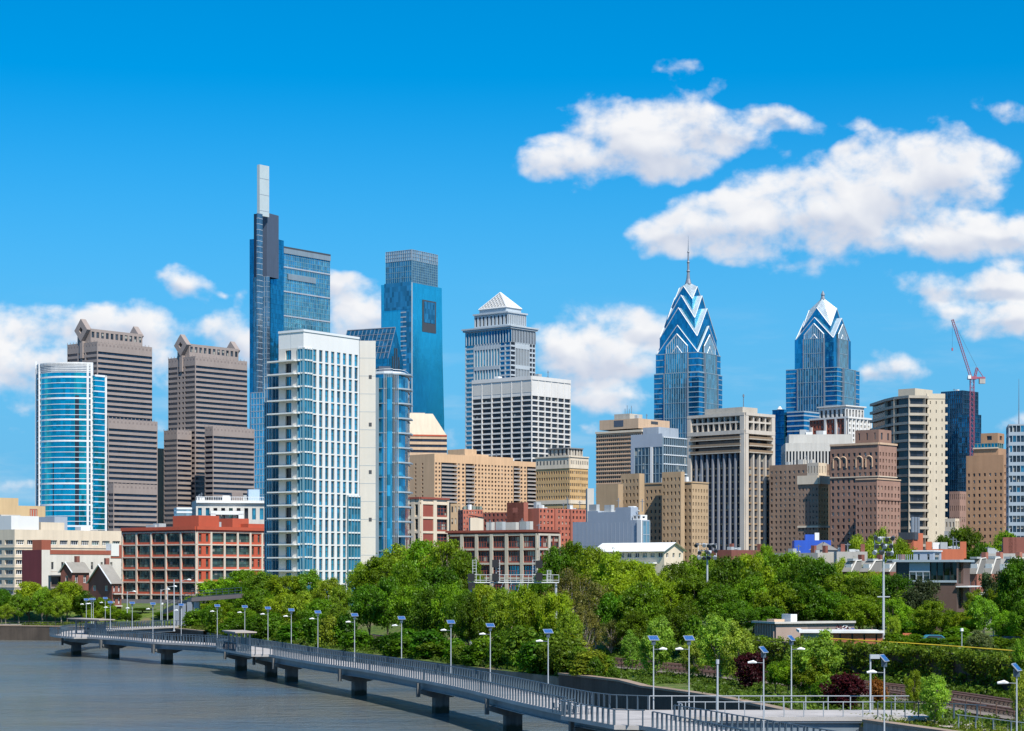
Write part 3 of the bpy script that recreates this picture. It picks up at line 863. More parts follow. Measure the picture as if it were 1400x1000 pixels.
def city_right():
    m, t, b = newmat('crown_silver')
    b.inputs['Base Color'].default_value = (.80, .82, .83, 1); b.inputs['Metallic'].default_value = .5; b.inputs['Roughness'].default_value = .38
    pos = t.node('ShaderNodeNewGeometry').outputs['Position']
    t.put(b.inputs['Base Color'], t.v('SCALE', (.66, .73, .77), sc=t.ramp(t.noise(pos, .35, 3), .3, .7, .75, 1.15)))
    spire_tower('chevron_spire_tower', 'blue glass tower with stacked silver chevrons and needle spire', 941, 1600,
        [(17.9, 486, 448), (16.4, 464, 424), (12.0, 438, 406), (7.8, 411, 393)],
        [(19.6, None, 513, 1), (18.6, 513, 486, 1)], 20, 386,
        [(0, 2.6), (4, 1.5), (9, 1.0), (10, 1.5), (11, .9), (16, .8), (17, 1.2), (18, .7), (24, .55), (25, .9), (26, .4), (32, .2), (38, .06)], chev=455, gl=(GDEEPB, GTOWB))
    spire_tower('silver_peak_tower', 'blue glass tower with one silver diamond peak and no needle', 1125, 1700,
        [(16.8, 466, 437), (12.4, 449, 423)],
        [(22.8, None, 507, 1), (17.4, 507, 466, 0)], 20, 407,
        [(0, 2.0), (3, 1.2), (3.5, 1.8), (5, 1.2), (7, .3)], chev=455, gl=(GDEEPB, GTOWB))
    # low podium wing of the second one
    b = Blk(1056, 1072, 1100, 560, 1640, 50)
    T = Bld('glass_office_block', 'low blue glass block at the foot of the silver peak tower', 'office block', b)
    for k in 'SWEN': T.curtain(b, k, GDEEPB, 30, 0, .5, .3, MATS['glass_navy'], out=.25)
    c = Blk(1076, 1099, 1135, 562, 1630, 50)
    for k in 'SWEN': T.curtain(c, k, GDEEPB, 34 if k in 'SW' else 0, 0, 1.1, .3, LG, out=.3)
    T.mb('satellite_dish', MATS['white_paint']).tube([PX(1066, 560, 1640), PX(1066, 556, 1640)], [2.2, .8], 8)
    T.done()

    # beige office with recessed top
    b = Blk(815, 877, 925, 589, 1150, 50)
    T = Bld('beige_office_tower', 'beige office slab with fine window bands and plain blank top storey', 'office tower', b)
    BG = MATS['beige']
    T.facade(b, 'W', 22, 31, .66, .52, .5, BG, WINSD, z0=20, mt=1, fv=.5); T.facade(b, 'S', 16, 31, .66, .52, .5, BG, WINSD, z0=20, mt=1, fv=.5); T.walls(b, BG); T.solid(b.sub(0, b.S, 0, b.W, 4, 20), BG)
    for j in range(31):
        for k in 'SW': T.wbox(b, k, 0, b.side(k)[3], 0, .45, 20 + (b.z1 - 21) * j / 31 - .2, 20 + (b.z1 - 21) * j / 31 + .3, BG, 'sill_ledge')
    T.cornice(b, b.z1 - .6, 1.2, .8, MATS['cream'])
    p = b.sub(-1, b.S * .86, b.W * .0 + 1.5, b.W * .9, b.z1 + 1.4, ZT(572, 1150)); T.solid(p, BG, 'blank_storey')
    T.wbox(p, 'W', p.W * .38, p.W * .62, 0, .12, p.z0 + 1.5, p.z0 + 5, MATS['spine_purple'], 'vent_grille'); T.wbox(p, 'S', p.S * .4, p.S * .62, 0, .12, p.z0 + 3, p.z0 + 4.6, MATS['dark_metal'], 'vent_grille')
    q = p.sub(p.S * .1, p.S * .5, p.W * .3, p.W * .7, p.z1, ZT(566, 1160)); T.solid(q, MATS['concrete'], 'penthouse')
    T.clutter(p, 3)
    for i in range(4): T.mb('antenna', MATS['steel_grey']).tube([q.P + q.E * (i * 2 + 1) + q.V * 4 + Vector((0, 0, q.z1)), q.P + q.E * (i * 2 + 1) + q.V * 4 + Vector((0, 0, q.z1 + 3 + i % 2 * 2))], .15, 4)
    T.done()

    # blue grey glass office in front of it
    b = Blk(863, 906, 940, 597, 1010, 50)
    T = Bld('grey_glass_office', 'blue grey glass office with white floor lines, left of the tall ribbed apartment tower', 'office block', b)
    T.curtain(b, 'W', GINKB, 17, 9, .28, .22, MATS['line_teal'], out=.2); T.curtain(b, 'S', GINKB, 17, 12, .5, .22, LW, MATS['line_teal'], out=.4)
    T.wbox(b, 'W', 0, b.W, .0, .35, b.z1 - 5, b.z1 + 1.5, MATS['grey_panel'], 'parapet'); T.wbox(b, 'W', 0, 2.2, .0, .4, 4, b.z1 - 5, MATS['grey_panel'], 'parapet')
    T.wbox(b, 'W', b.W * .62, b.W * .70, .1, .5, 4, b.z1 - 5, MATS['white_panel'], 'pier'); T.walls(b, MATS['steel_grey'])
    p = b.sub(2, b.S * .9, 4, b.W * .7, b.z1, b.z1 + 5); T.solid(p, MATS['louver'], 'penthouse'); T.done()

    # tall ribbed apartment tower
    D = 880; b = Blk(940.5, 1018.5, 1058.5, 564, D, 46)
    T = Bld('ribbed_apartment_tower', 'tall apartment tower with pale vertical ribs and balconies under its top', 'apartment tower', b)
    CR = MATS['ribbed_stone']
    zt = b.z1 - 17; nf = int((zt - 9) / 3.03)
    T.facade(b, 'W', 1, 1, .96, .99, 1.2, CR, GRIBW, z1=zt, z0=4, name='window_bay'); T.facade(b, 'S', 1, 1, .96, .99, 1.2, CR, GRIBW, z1=zt, z0=4, name='window_bay')
    T.walls(b, CR)
    for k, nb in (('W', 9), ('S', 4)):
        L = b.side(k)[3]
        T.wbox(b, k, 0, 2.0, -1.2, .5, 4, b.z1, CR, 'rib'); T.wbox(b, k, L - 2.4, L, -1.2, .5, 4, b.z1, CR, 'rib')
        for i in range(1, nb):
            u = 1.5 + (L - 3.5) * i / nb; T.wbox(b, k, u - .38, u + .38, -1.2, .3, 4, zt, MATS['rib_steel'] if k == 'W' else CR, 'rib')
        for j in range(nf): T.wbox(b, k, 2, L - 2, -1.1, -.75, 8 + j * 3.03, 8.75 + j * 3.03, MATS['spandrel_bronze'], 'spandrel')
        T.facade(b, k, max(4, nb), 1, .82, .8, 1.6, CR, WINSD, z0=zt + 13.2, z1=b.z1 - 1.2, u0=2, u1=L - 2)
        T.facade(b, k, max(4, nb), 1, .82, .8, 1.6, CR, WINSD, z0=zt + 8, z1=zt + 13.2, u0=2, u1=L - 2)
        T.facade(b, k, 1, 1, .97, .96, 2.4, CR, GINK, z0=zt, z1=zt + 8, u0=2, u1=L - 2, name='balcony_recess')
        for j in range(3):
            T.wbox(b, k, 2.0, L - 2.0, -1.6, .9, zt + j * 2.9 - .2, zt + j * 2.9 + .15, MATS['concrete'], 'balcony'); T.wbox(b, k, 2.0, L - 2.0, .82, .9, zt + j * 2.9 + .15, zt + j * 2.9 + 1.1, MATS['spandrel_bronze'], 'balcony_rail')
        T.wbox(b, k, 0, L, .0, .6, b.z1 - 1.2, b.z1, CR, 'parapet'); T.wbox(b, k, 0, L, .0, .6, zt + 7.9, zt + 9.6, CR, 'parapet')
    p = b.sub(1, b.S * .55, 2, b.W * .72, b.z1, ZT(556, 880)); T.solid(p, MATS['concrete'], 'penthouse')
    a = PX(1016.5, 0, 900); an = T.mb('antenna', MATS['steel_grey']); an.tube([(a.x, a.y, b.z1), (a.x, a.y, ZT(539, 900))], .18, 4); an.tube([(a.x, a.y, ZT(543, 900)), (a.x, a.y, ZT(540, 900))], .45, 6)
    T.done()

    # grey block with white vertical piers
    b = Blk(1068, 1074, 1172, 606, 1020, 42, W=30)
    T = Bld('pier_office_block', 'grey office block with close white vertical piers and flat attic', 'office block', b)
    T.facade(b, 'S', 22, 1, .52, .99, 1.0, MATS['concrete_pale'], GINK, mt=3.4, fv=0, name='window_bay'); T.facade(b, 'W', 5, 1, .5, .99, 1.0, MATS['concrete_pale'], GINK, mt=3.4, fv=0, name='window_bay'); T.walls(b, MATS['concrete_pale'])
    p = b.sub(2, b.S - 2, 4, b.W - 3, b.z1, b.z1 + 4.5); T.solid(p, MATS['concrete_pale'], 'penthouse'); T.clutter(p, 5)
    T.done()

    # red brick and white condo top
    b = Blk(1107, 1159, 1190, 572, 1150, 44)
    T = Bld('red_white_apartment_tower', 'red brick apartment tower with white set-back top floors, before the silver peak tower', 'apartment tower', b)
    RB = MATS['red_brick']
    T.facade(b, 'W', 11, 26, .5, .55, .4, RB, WINS, z0=30); T.facade(b, 'S', 6, 26, .5, .55, .4, MATS['white_stone'], WINS, z0=30); T.walls(b, RB); T.solid(b.sub(0, b.S, 0, b.W, 4, 30), RB)
    for u in (.03, .40, .68, .93): T.wbox(b, 'W', b.W * u, b.W * (u + .05), 0, .8, 30, b.z1 - 4 * (u < .3), MATS['white_stone'], 'bay_window')
    for i in range(7): T.wbox(b, 'S', b.S * i / 6 - .3, b.S * i / 6 + .5, 0, .6, 30, b.z1 + 1, MATS['white_stone'], 'pilaster')
    T.cornice(b, b.z1, 1.0, .8, MATS['white_stone'])
    c = b.sub(2, b.S - 2, 3, b.W * .8, b.z1, ZT(556, 1155)); 
    for k in 'SW': T.facade(c, k, 6, 1, .6, .72, .8, MATS['white_stone'], WINSD, fv=.2)
    T.walls(c, MATS['white_stone']); T.mb('cornice', MATS['white_stone']).prism([(q.x, q.y) for q in c.pts(1.0)], c.z1, c.z1 + .7)
    T.done()

    # brick hotel, stepped
    D = 820; DB, PB = MATS['brick_shade'], MATS['pink_brick']
    b = Blk(1135, 1201.5, 1226, 606, D, 50)
    T = Bld('brown_brick_tower', 'stepped brown brick tower with arched top windows and a lower right wing', 'apartment tower', b)
    T.facade(b, 'W', 9, 21, .46, .56, .4, DB, WINS + [GD2], mt=3, z0=8); T.facade(b, 'S', 6, 21, .42, .56, .4, PB, WINS, mt=3, z0=8); T.walls(b, DB)
    pass
    for k in 'SW':
        L = b.side(k)[3]; T.wbox(b, k, 0, L, 0, .35, b.z1 - 17.5 + 4, b.z1 - 17.1 + 4, MATS['cream'], 'string_course'); T.wbox(b, k, 0, L, 0, .4, b.z1 - .5, b.z1 + .3, MATS['beige'], 'string_course')
    O, U, N, L = b.side('W')
    for u in (.08, .22, .55, .75):
        c_ = O + U * (L * u + 1.2) + N * .12
        ring = T.mb('window_arch', MATS['beige']); ring.tube([c_ + U * (1.5 * math.cos(a)) + Vector((0, 0, b.z1 - 6.5 + 1.5 * math.sin(a))) for a in [math.pi * k / 8 for k in range(9)]], .28, 4)
        for sg in (-1, 1): ring.tube([c_ + U * (1.5 * sg) + Vector((0, 0, b.z1 - 9.5)), c_ + U * (1.5 * sg) + Vector((0, 0, b.z1 - 6.5))], .28, 4)
    p = Blk(1164, 1198, 1206, 588, D + 10, 50, z0=b.z1); p.z1 = ZT(587, D); 
    p = b.sub(b.S * .05, b.S * .75, b.W * .02, b.W * .50, b.z1, ZT(587, D)); T.facade(p, 'W', 3, 1, .2, .5, .4, DB, WINS); T.facade(p, 'S', 2, 1, .3, .5, .3, DB, WINS); T.walls(p, DB)
    c = Blk(1170, 1199, 1231, 655, D - 22, 50)
    T.facade(c, 'W', 5, 16, .44, .56, .4, DB, WINS, mt=2); T.facade(c, 'S', 7, 16, .42, .56, .4, PB, WINS, mt=2); T.walls(c, DB)
    T.wbox(c, 'S', 0, c.S, 0, .3, c.z1 - 8.2, c.z1 - 7.7, DB, 'string_course'); T.cornice(c, c.z1 - .2, .5, .3, MATS['beige'])
    T.done()

    # brown brick pair left of it
    D = 860; b = Blk(1052, 1120, 1134, 634, D + 10, 50)
    BB = MATS['brown_brick']
    T = Bld('old_brick_hotel', 'old brown brick hotel with ornate cream top, right of the ribbed apartment tower', 'hotel', b)
    T.facade(b, 'W', 11, 23, .44, .50, .3, BB, WINS, mt=2); T.facade(b, 'S', 4, 23, .34, .42, .3, BB, WINS, mt=2); T.walls(b, BB)
    c = Blk(1091, 1119, 1133, 652, D - 14, 50)
    T.facade(c, 'W', 6, 20, .4, .48, .3, BB, WINS, mt=4); T.facade(c, 'S', 4, 20, .4, .48, .3, MATS['tan_brick'], WINS, mt=4); T.walls(c, BB)
    T.wbox(c, 'W', c.W * .42, c.W * .58, .0, .1, 4, c.z1 - 10, MATS['brick_shade'], 'shaft_shade')  # flat strip in place of a light shaft; its shade put into the colour
    for k in 'SW': T.wbox(c, k, 0, c.side(k)[3], 0, .5, c.z1 - 21, c.z1 - 20.2, MATS['cream'], 'string_course'); T.wbox(c, k, 0, c.side(k)[3], 0, .6, c.z1 - 3, c.z1 + .6, MATS['cream'], 'cornice')
    d = c.sub(c.S * .1, c.S * .9, c.W * .05, c.W * .6, c.z1, ZT(635, D)); T.facade(d, 'W', 4, 1, .3, .5, .3, MATS['concrete'], WINS); T.facade(d, 'S', 3, 1, .3, .5, .3, MATS['cream'], WINS); T.walls(d, MATS['concrete'])
    T.clutter(b, 4, mats=('roof_unit', 'concrete_pale')); T.done()

    # curved banded apartment tower
    D = 850; S0 = Blk(1262, 1268, 1292, 545, D, 40, W=20)
    T = Bld('banded_apartment_tower', 'tall apartment tower with curved dark balcony bands and plain cream side wall', 'apartment tower', S0)
    CP = MATS['cream_wall']
    pts = [PX(1292, 0, 872), PX(1268, 0, 850), PX(1262, 0, 846), PX(1244, 0, 845), PX(1226, 0, 852), PX(1214, 0, 862), PX(1193, 0, 888)]
    pl = [(p.x, p.y) for p in pts] + [(pts[-1].x + 14, pts[-1].y + 14), (pts[0].x - 2, pts[0].y + 22)]
    zt = ZT(545, 850)
    core = T.mb('glass_wall', GINK); core.prism(pl, 4, zt)
    nf = 23; H = (zt - 4) / nf
    ctr = Vector((sum(p[0] for p in pl) / len(pl), sum(p[1] for p in pl) / len(pl)))
    slab = T.mb('balcony_band', MATS['band_beige'])
    front = [Vector(p[:2]) for p in pts[1:]]
    def offp(o):
        out = []
        for i, p in enumerate(front):
            a = front[max(i - 1, 0)]; b_ = front[min(i + 1, len(front) - 1)]; d = (b_ - a).normalized(); nn = Vector((d.y, -d.x))
            if nn.dot(p - ctr) < 0: nn = -nn
            out.append(p + nn * o)
        return out
    o1, o2 = offp(1.3), offp(-1.0)
    for j in range(nf + 1):
        z = 4 + H * j - .3
        if j == 11: hh = .5
        else: hh = 1.1
        slab.prism([(p.x, p.y) for p in o1] + [(p.x, p.y) for p in o2[::-1]], z, z + hh)
    dv = T.mb('balcony_divider', MATS['band_beige'])
    for i, (p, q) in enumerate(zip(o1, o1[1:])):
        for t in (0.0,):
            a = p.lerp(q, t); c_ = o2[i].lerp(o2[i + 1], t); 
            dv.boxv((a.x - .08, a.y, 4), (.16, 0, 0), ((c_ - a).x, (c_ - a).y, 0), (0, 0, zt - 4))
    # cream flank with a few punched windows
    w = Blk(1262, 1268, 1292, 545, 848, 43, W=6)
    T.facade(w, 'S', 3, 23, .16, .34, .4, CP, WINSD, skip=lambda i, j: i == 0 and j < 13 or i == 1 and j < 3 or i == 2 and j < 13); T.facade(w, 'W', 0, 0, wall=CP); T.walls(w, CP)
    T.box(w, -.3, w.S, -.2, .5, w.z1 - .1, w.z1 + 2.0, CP, 'parapet')
    sl = T.mb('side_balcony', MATS['cream_wall'])
    for j in range(nf): a = w.P + w.E * w.S; sl.boxv(a + Vector((-.2, 0, 4 + H * j)), w.E * 1.3, w.V * 3, (0, 0, 1.1))
    p = Blk(1228, 1251, 1275, 531, 870, 46, z0=zt); T.solid(p, CP, 'penthouse'); T.done()

    # navy glass tower and its crane
    b = Blk(1287, 1316, 1337, 534, 1480, 46)
    T = Bld('navy_glass_tower', 'dark navy glass tower behind the tower crane', 'tower', b)
    for k in 'SWEN': T.curtain(b, k, GNAVY2, 44, 10 if k in 'SW' else 0, .35, .5, MATS['glass_navy2_line'], out=.4)
    c = Blk(1310, 1325, 1341, 566, 1465, 46)
    for k in 'SWEN': T.curtain(c, k, GNAVY2, 38, 6 if k in 'SW' else 0, .4, .2, MATS['glass_navy2_line'], out=.3)
    T.clutter(b, 3, mats=('white_paint',)); T.done()
    # crane
    CRM = solid('crane_red', (.36, .10, .15), .5, .1)
    base = PX(1329, 0, 1440); base.z = 4
    C = thing('tower_crane', 'red luffing tower crane with long raised jib over the navy tower', 'crane', tuple(base))
    zt = ZT(519, 1440)
    m = MB()
    def lattice(m, p, q, w, n, r=.22):
        p, q = Vector(p), Vector(q); d = (q - p).normalized(); a = d.cross(Vector((0, 1, 0))).normalized() * w / 2; c_ = d.cross(a).normalized() * w / 2
        cs = [a + c_, a - c_, -a - c_, -a + c_]
        for c in cs: m.tube([p + c, q + c], r, 4)
        for i in range(n):
            s0, s1 = p.lerp(q, i / n), p.lerp(q, (i + 1) / n)
            for k in range(4): m.tube([s0 + cs[k], s1 + cs[(k + 1) % 4]], r * .6, 3)
    lattice(m, base, (base.x, base.y, zt), 2.6, 40, .2); m.build('mast', CRM, C)
    m = MB(); m.boxv((base.x - 3, base.y - 2, zt), (6, 0, 0), (0, 4, 0), (0, 0, 2)); m.boxv((base.x + 2, base.y - 1.5, zt + .5), (7, 0, 0), (0, 3, 0), (0, 0, 1.2)); m.build('slewing_deck', CRM, C)
    m = MB(); m.boxv((base.x + 5, base.y - 1.5, zt - 3), (4, 0, 0), (0, 3, 0), (0, 0, 3.4)); m.build('counterweight', MATS['concrete_grey'], C)
    m = MB(); m.boxv((base.x - 3.5, base.y - 3, zt + .2), (2.2, 0, 0), (0, 2, 0), (0, 0, 2.4)); m.build('cab', MATS['white_paint'], C)
    tip = PX(1302, 437, 1440); m = MB(); lattice(m, (base.x - 1, base.y, zt + 2), tip, 1.4, 26, .13); m.build('jib', CRM, C)
    ap = Vector((base.x + 3.5, base.y, ZT(503, 1440))); m = MB(); lattice(m, (base.x + 2, base.y, zt + 2), ap, 1.2, 5, .2); m.tube([ap, (base.x + 8, base.y, zt + 1.5)], .25, 4); m.build('a_frame', CRM, C)
    m = MB(); m.tube([ap, tip], .10, 3); m.tube([tip, tip + Vector((0, 0, -20))], .08, 3); m.build('cable', MATS['dark_metal'], C)
    m = MB(); m.boxv(tip + Vector((-.5, -.5, -22)), (1, 0, 0), (0, 1, 0), (0, 0, 2)); m.build('hook_block', CRM, C)

    b = Blk(1298, 1312, 1326, 672, 1000, 50)
    T = Bld('pink_brick_block', 'small dull pink brick block in the gap below the navy tower', 'office block', b)
    for k in 'SW': T.facade(b, k, 5, 9, .4, .45, .3, MATS['pink_brick'], WINS)
    T.walls(b, MATS['pink_brick']); T.done()
    b = Blk(1291, 1311, 1322, 726, 760, 50)
    T = Bld('white_corner_block', 'small white building with dark top floor openings, right of the banded tower foot', 'office block', b)
    T.facade(b, 'W', 4, 4, .5, .5, .3, MATS['concrete_pale'], WINSD); T.facade(b, 'S', 3, 4, .5, .5, .3, MATS['concrete_pale'], WINSD); T.walls(b, MATS['concrete_pale'])
    p = b.sub(.5, b.S * .6, b.W * .3, b.W, b.z1, ZT(709, 760)); T.facade(p, 'W', 3, 1, .4, .4, .4, MATS['cream'], GINK); T.facade(p, 'S', 2, 1, .5, .5, .4, MATS['cream'], GINK); T.walls(p, MATS['cream']); T.done()

    D = 760; b = Blk(1321, 1372, 1378, 622, D, 56, S=10); TB = MATS['tan_tower']
    T = Bld('tan_brick_tower', 'tan brick tower with stepped lantern top near the right edge', 'apartment tower', b)
    T.facade(b, 'W', 7, 19, .38, .46, .3, TB, WINS, mt=6); T.facade(b, 'S', 3, 19, .4, .45, .5, TB, WINS, mt=3); T.walls(b, TB)
    c = Blk(1331, 1365, 1373, 613, D + 8, 56, z0=b.z1 - .1, S=9); T.solid(c, TB, 'lantern')
    T.wbox(c, 'W', 0, c.W, .02, .6, c.z1 - .1, c.z1 + .4, MATS['cream'], 'parapet'); g = Blk(1332, 1364, 1372, 605.5, D + 9, 56, z0=c.z1); T.facade(g, 'W', 7, 1, .85, .8, .3, MATS['frame_green'], GTEAL); T.facade(g, 'S', 3, 1, .85, .8, .3, MATS['frame_green'], GTEAL); T.walls(g, TB)
    e = Blk(1341, 1364, 1373, 592, D + 12, 56, z0=g.z1); T.facade(e, 'W', 1, 1, .3, .4, .4, TB, GINK); T.facade(e, 'S', 1, 1, .4, .4, .4, TB, GINK); T.walls(e, TB); T.done()

    D = 700; b = Blk(1375.5, 1379, 1460, 580, D, 36, W=18)
    T = Bld('grey_grid_tower', 'grey gridded glass apartment tower cut by the right edge of the view', 'apartment tower', b)
    for k in 'SW': T.facade(b, k, 15 if k == 'S' else 3, 18, .84, .64, .5, MATS['line_grey'], [GTOWB, GD, GINKB, GD2, GINKB])
    T.walls(b, MATS['line_grey']); a = PX(1393, 0, 710); T.mb('antenna', MATS['steel_grey']).tube([(a.x, a.y, b.z1), (a.x, a.y, ZT(518, 710))], [.2, .06], 4); T.done()

glass('glass_navy2_line', (.05, .10, .16), .5, .3)
glass('glass_deep_b', (.025, .26, .45), .85, .07, (1.5, 3.9), .03, .5)
glass('glass_tower_b', (.11, .38, .50), .8, .09, (1.5, 3.9), .04, .8)
glass('glass_ink_b', (.06, .10, .14), .5, .1, (1.6, 3.0), .04, 1.0, lit=.05)
glass('glass_navy2', (.025, .17, .28), .8, .08, (2.2, 3.7), .04, .9)
glass('glass_rib_w', (.05, .062, .085), .35, .12, (1.4, 3.0), .05, 1.2, lit=.05)
GDEEPB, GTOWB, GINKB, GNAVY2, GRIBW = [MATS[k] for k in ('glass_deep_b', 'glass_tower_b', 'glass_ink_b', 'glass_navy2', 'glass_rib_w')]
solid('ribbed_stone', (.56, .50, .43), .8, .08); solid('rib_steel', (.25, .26, .29), .7, .06); solid('spandrel_bronze', (.27, .19, .12), .6, .1)
solid('concrete_pale', (.52, .50, .46), .8, .10); solid('cream_wall', (.58, .50, .38), .8, .06, .05); solid('band_beige', (.42, .37, .30), .8, .08); solid('tan_tower', (.40, .23, .13), .85, .1)
city_left(); city_right()
# ================================================================ nearer buildings
def near_city():
    WP, PP = MATS['white_panel'], MATS['pale_panel']
    # ---- white balcony tower by the river
    D = 540; b = Blk(381, 415, 491, 451.5, D, 54)
    T = Bld('balcony_tower', 'white residential tower with balconies stacked up its left side, nearest tall building to the river', 'apartment tower', b)
    ztop = ZT(475, D); nf = 20; H = (ztop - 5) / nf
    S, W = b.S, b.W
    g = S * .145
    # white frame of the right face
    T.facade(b, 'S', 8, nf, .58, .90, .4, WP, [GTOWER, GTOWER, GNAVY, GTOWER], u0=g, u1=S, z1=ztop, z0=5, fv=.5, skip=lambda i, j: i >= 6 and j < 9, mull=(1, 2, .07), fr=MATS['frame_dark'])
    c = b.sub(S * .77, S * .998, -.25, 1, 5, 5 + H * 8.9)
    T.curtain(c, 'S', GTOWER, 9, 4, .4, .09, WP, MATS['line_blue'], out=.3, part='corner_glass')
    T.facade(b, 'S', 0, 0, wall=WP, z0=ztop, z1=b.z1); T.facade(b, 'W', 0, 0, wall=WP, z0=ztop, z1=b.z1)
    # glass corner bay wrapping both faces
    cb = b.sub(0, g, 0, W * .22, 5, ztop)
    for k in 'SW': T.curtain(cb, k, GTOWER, nf, 3 if k == 'S' else 2, .4, .09, WP, MATS['line_blue'], out=.25, part='corner_glass')
    # pale wall behind balconies, glass doors at its far end
    T.facade(b, 'W', 1, nf, .30, .80, .5, PP, [GTOWER, GTOWER, GD], u0=0, u1=W * .78, z1=ztop, z0=5, mull=(3, 1, .07), fr=MATS['frame_dark'], name='balcony_door', fv=.3)
    T.walls(b, PP)
    for j in range(nf):
        z = 5 + H * j
        m = MB(); O, U, N, L = b.side('W')
        m.boxv(O - U * 2.5 + N * .02 + Vector((0, 0, z - .12)), U * (W * .80 + 2.5), N * 1.9, (0, 0, .34))
        m.boxv(O + U * (W * .78) + N * .02 + Vector((0, 0, z - .12)), U * (W * .10), N * .9, (0, 0, .34))
        bo = m.build('balcony', WP, T.root)
        m = MB()
        m.boxv(O - U * 2.4 + N * 1.84 + Vector((0, 0, z + 1.12)), U * (W * .8 + 2.3), N * .06, (0, 0, .06))
        for i in range(15): m.boxv(O - U * 2.4 + U * ((W * .8 + 2.3) * i / 14) + N * 1.84 + Vector((0, 0, z + .22)), U * .05, N * .05, (0, 0, .92))
        m.build('railing', MATS['line_white'], bo)
    for k in 'SW': T.wbox(b, k, 0 if k == 'W' else -.2, b.side(k)[3], 0, .2, b.z1 - .4, b.z1 + .2, MATS['line_white'], 'parapet')
    T.wbox(b, 'W', W * .5, W * .505, 0, .06, ztop, b.z1 - .4, LG, 'panel_joint')
    # dark glass flank behind on the left
    c = Blk(362, 372, 384, 514, 552, 54)
    for k in 'SW': T.curtain(c, k, GNAVY, 18, 3, .25, .12, LG, out=.15)
    T.walls(c, MATS['steel_grey'])
    # pale shear wall
    c = Blk(489.5, 491.5, 513.5, 466, 566, 38, W=14)
    T.facade(c, 'S', 0, 0, wall=PP); T.facade(c, 'W', 0, 0, wall=PP); T.walls(c, PP)
    for j in range(5): T.wbox(c, 'S', c.S * .58, c.S * .76, .0, .08, ZT(518 + 65 * j, 566), ZT(513 + 65 * j, 566), MATS['dark_metal'], 'vent')
    for j in range(12): T.wbox(c, 'S', 0, c.S, 0, .03, ZT(490 + 24.5 * j, 566), ZT(489.4 + 24.5 * j, 566), LG, 'panel_joint')
    p = b.sub(S * .1, S * .6, W * .3, W * .9, b.z1, b.z1 + .5); T.solid(p, MATS['roof_grey'], 'roof_curb')
    T.done()

    # ---- round-cornered glass block beside it
    D = 600; cxr = PX(513, 0, 596); A = PX(513, 0, 590); Bq = PX(551, 0, 590); Cq = PX(556, 0, 606)
    pts = [(A.x, 600), (A.x, 592), (A.x + 2.5, 590.2), (A.x + 5, 589.8), (Bq.x - 3, 591.5), (Bq.x - .8, 593), (Bq.x + .3, 596), (Bq.x + .8, 602), (Bq.x + .8, 612), (A.x + 2, 612)]
    b = Blk(513, 516, 556, 517, D, 50, W=10)
    T = Bld('glass_corner_tower', 'round cornered blue glass tower with thin balcony slabs, joined right of the white balcony tower', 'apartment tower', b)
    z1 = ZT(516, D)
    prism_tower(T, pts, 4, z1, 16, GTOWER, LG, .22, .35)
    m = T.mb('mullion', LG)
    for i in range(8):
        t = i / 7; x = A.x + 2.5 + (Bq.x - A.x - 4) * t; m.box(x, 589.5, 4, x + .16, 591.5, z1)
    m = T.mb('white_strip', GTOWER); x = A.x + (Bq.x - A.x) * .44; m.box(x, 589.35, 6, x + 1.4, 590.2, z1 - 1)
    m = T.mb('balcony', LG)
    for j in range(17):
        z = 4 + (z1 - 4) * j / 16; m.prism([(Bq.x - 4.5, 589.6), (Bq.x - .5, 590.6), (Bq.x + 2.0, 593.5), (Bq.x + 2.4, 600), (Bq.x, 600), (Bq.x - 4, 592)], z - .1, z + .3)
    m = T.mb('roof_rail', MATS['line_white']); po = [(p[0], p[1]) for p in pts]
    m.prism(po, z1 + 1.4, z1 + 1.55, cap=False); m.prism(po, z1 + .3, z1 + .9, cap=False)
    c = Blk(513, 518, 534, 501, 612, 50, W=8); T.solid(c, MATS['spine_purple'], 'penthouse')
    T.mb('pale_column', MATS['vent_blue']).box(A.x - .3, 590.5, 4, A.x + 1.0, 598, z1 - 1)
    T.done()

    # ---- orange and cream industrial block
    D = 680; b = Blk(167.5, 268.8, 363.5, 722, D, 50)
    OR, CO = MATS['orange_paint'], MATS['concrete']
    T = Bld('orange_loft_building', 'orange and cream six storey loft building with large gridded windows', 'loft building', b)
    z0 = 4.0; fl = 4.2; top = b.z1 - 1.3
    T.walls(b, OR)
    for k in 'SW':
        O, U, N, L = b.side(k)
        if k == 'W': bays = [L * i / 5 for i in range(6)]; kinds = 'wwwww'
        else:
            e = [0, .20, .39, .58, .765, .94]; bays = [L * x for x in e] + [L]; kinds = 'bwwwwn'[:6]; kinds = 'bwwwb' + 'n'
        n = 6
        dk = OR
        for i, kind in enumerate(kinds):
            if i + 1 >= len(bays): break
            ua, ub = bays[i], bays[i + 1]
            for j in range(n):
                za, zb = top - fl * (j + 1), top - fl * j
                if kind == 'w': T.facade(b, k, 1, 1, .94, .70, .5, dk, GGREEN, z0=za, z1=zb, u0=ua, u1=ub, fv=.72, mull=(9, 3, .07), fr=MATS['frame_dark'])
                elif kind == 'b': T.facade(b, k, 2, 1, .40, .62, .5, OR, GGREEN, z0=za, z1=zb, u0=ua, u1=ub, fv=.6, mull=(3, 3, .08), fr=MATS['frame_dark'])
                else: T.facade(b, k, 1, 1, .5, .6, .5, OR, GGREEN, z0=za, z1=zb, u0=ua, u1=ub, fv=.6)
            T.facade(b, k, 0, 0, wall=dk, z0=z0, z1=top - fl * n, u0=ua, u1=ub)
        T.facade(b, k, 0, 0, wall=OR, z0=top, z1=b.z1)
        for u in bays: T.wbox(b, k, max(0, u - .36), min(L, u + .36), 0, .35, z0, top + .1, MATS['loft_cream'], 'column')
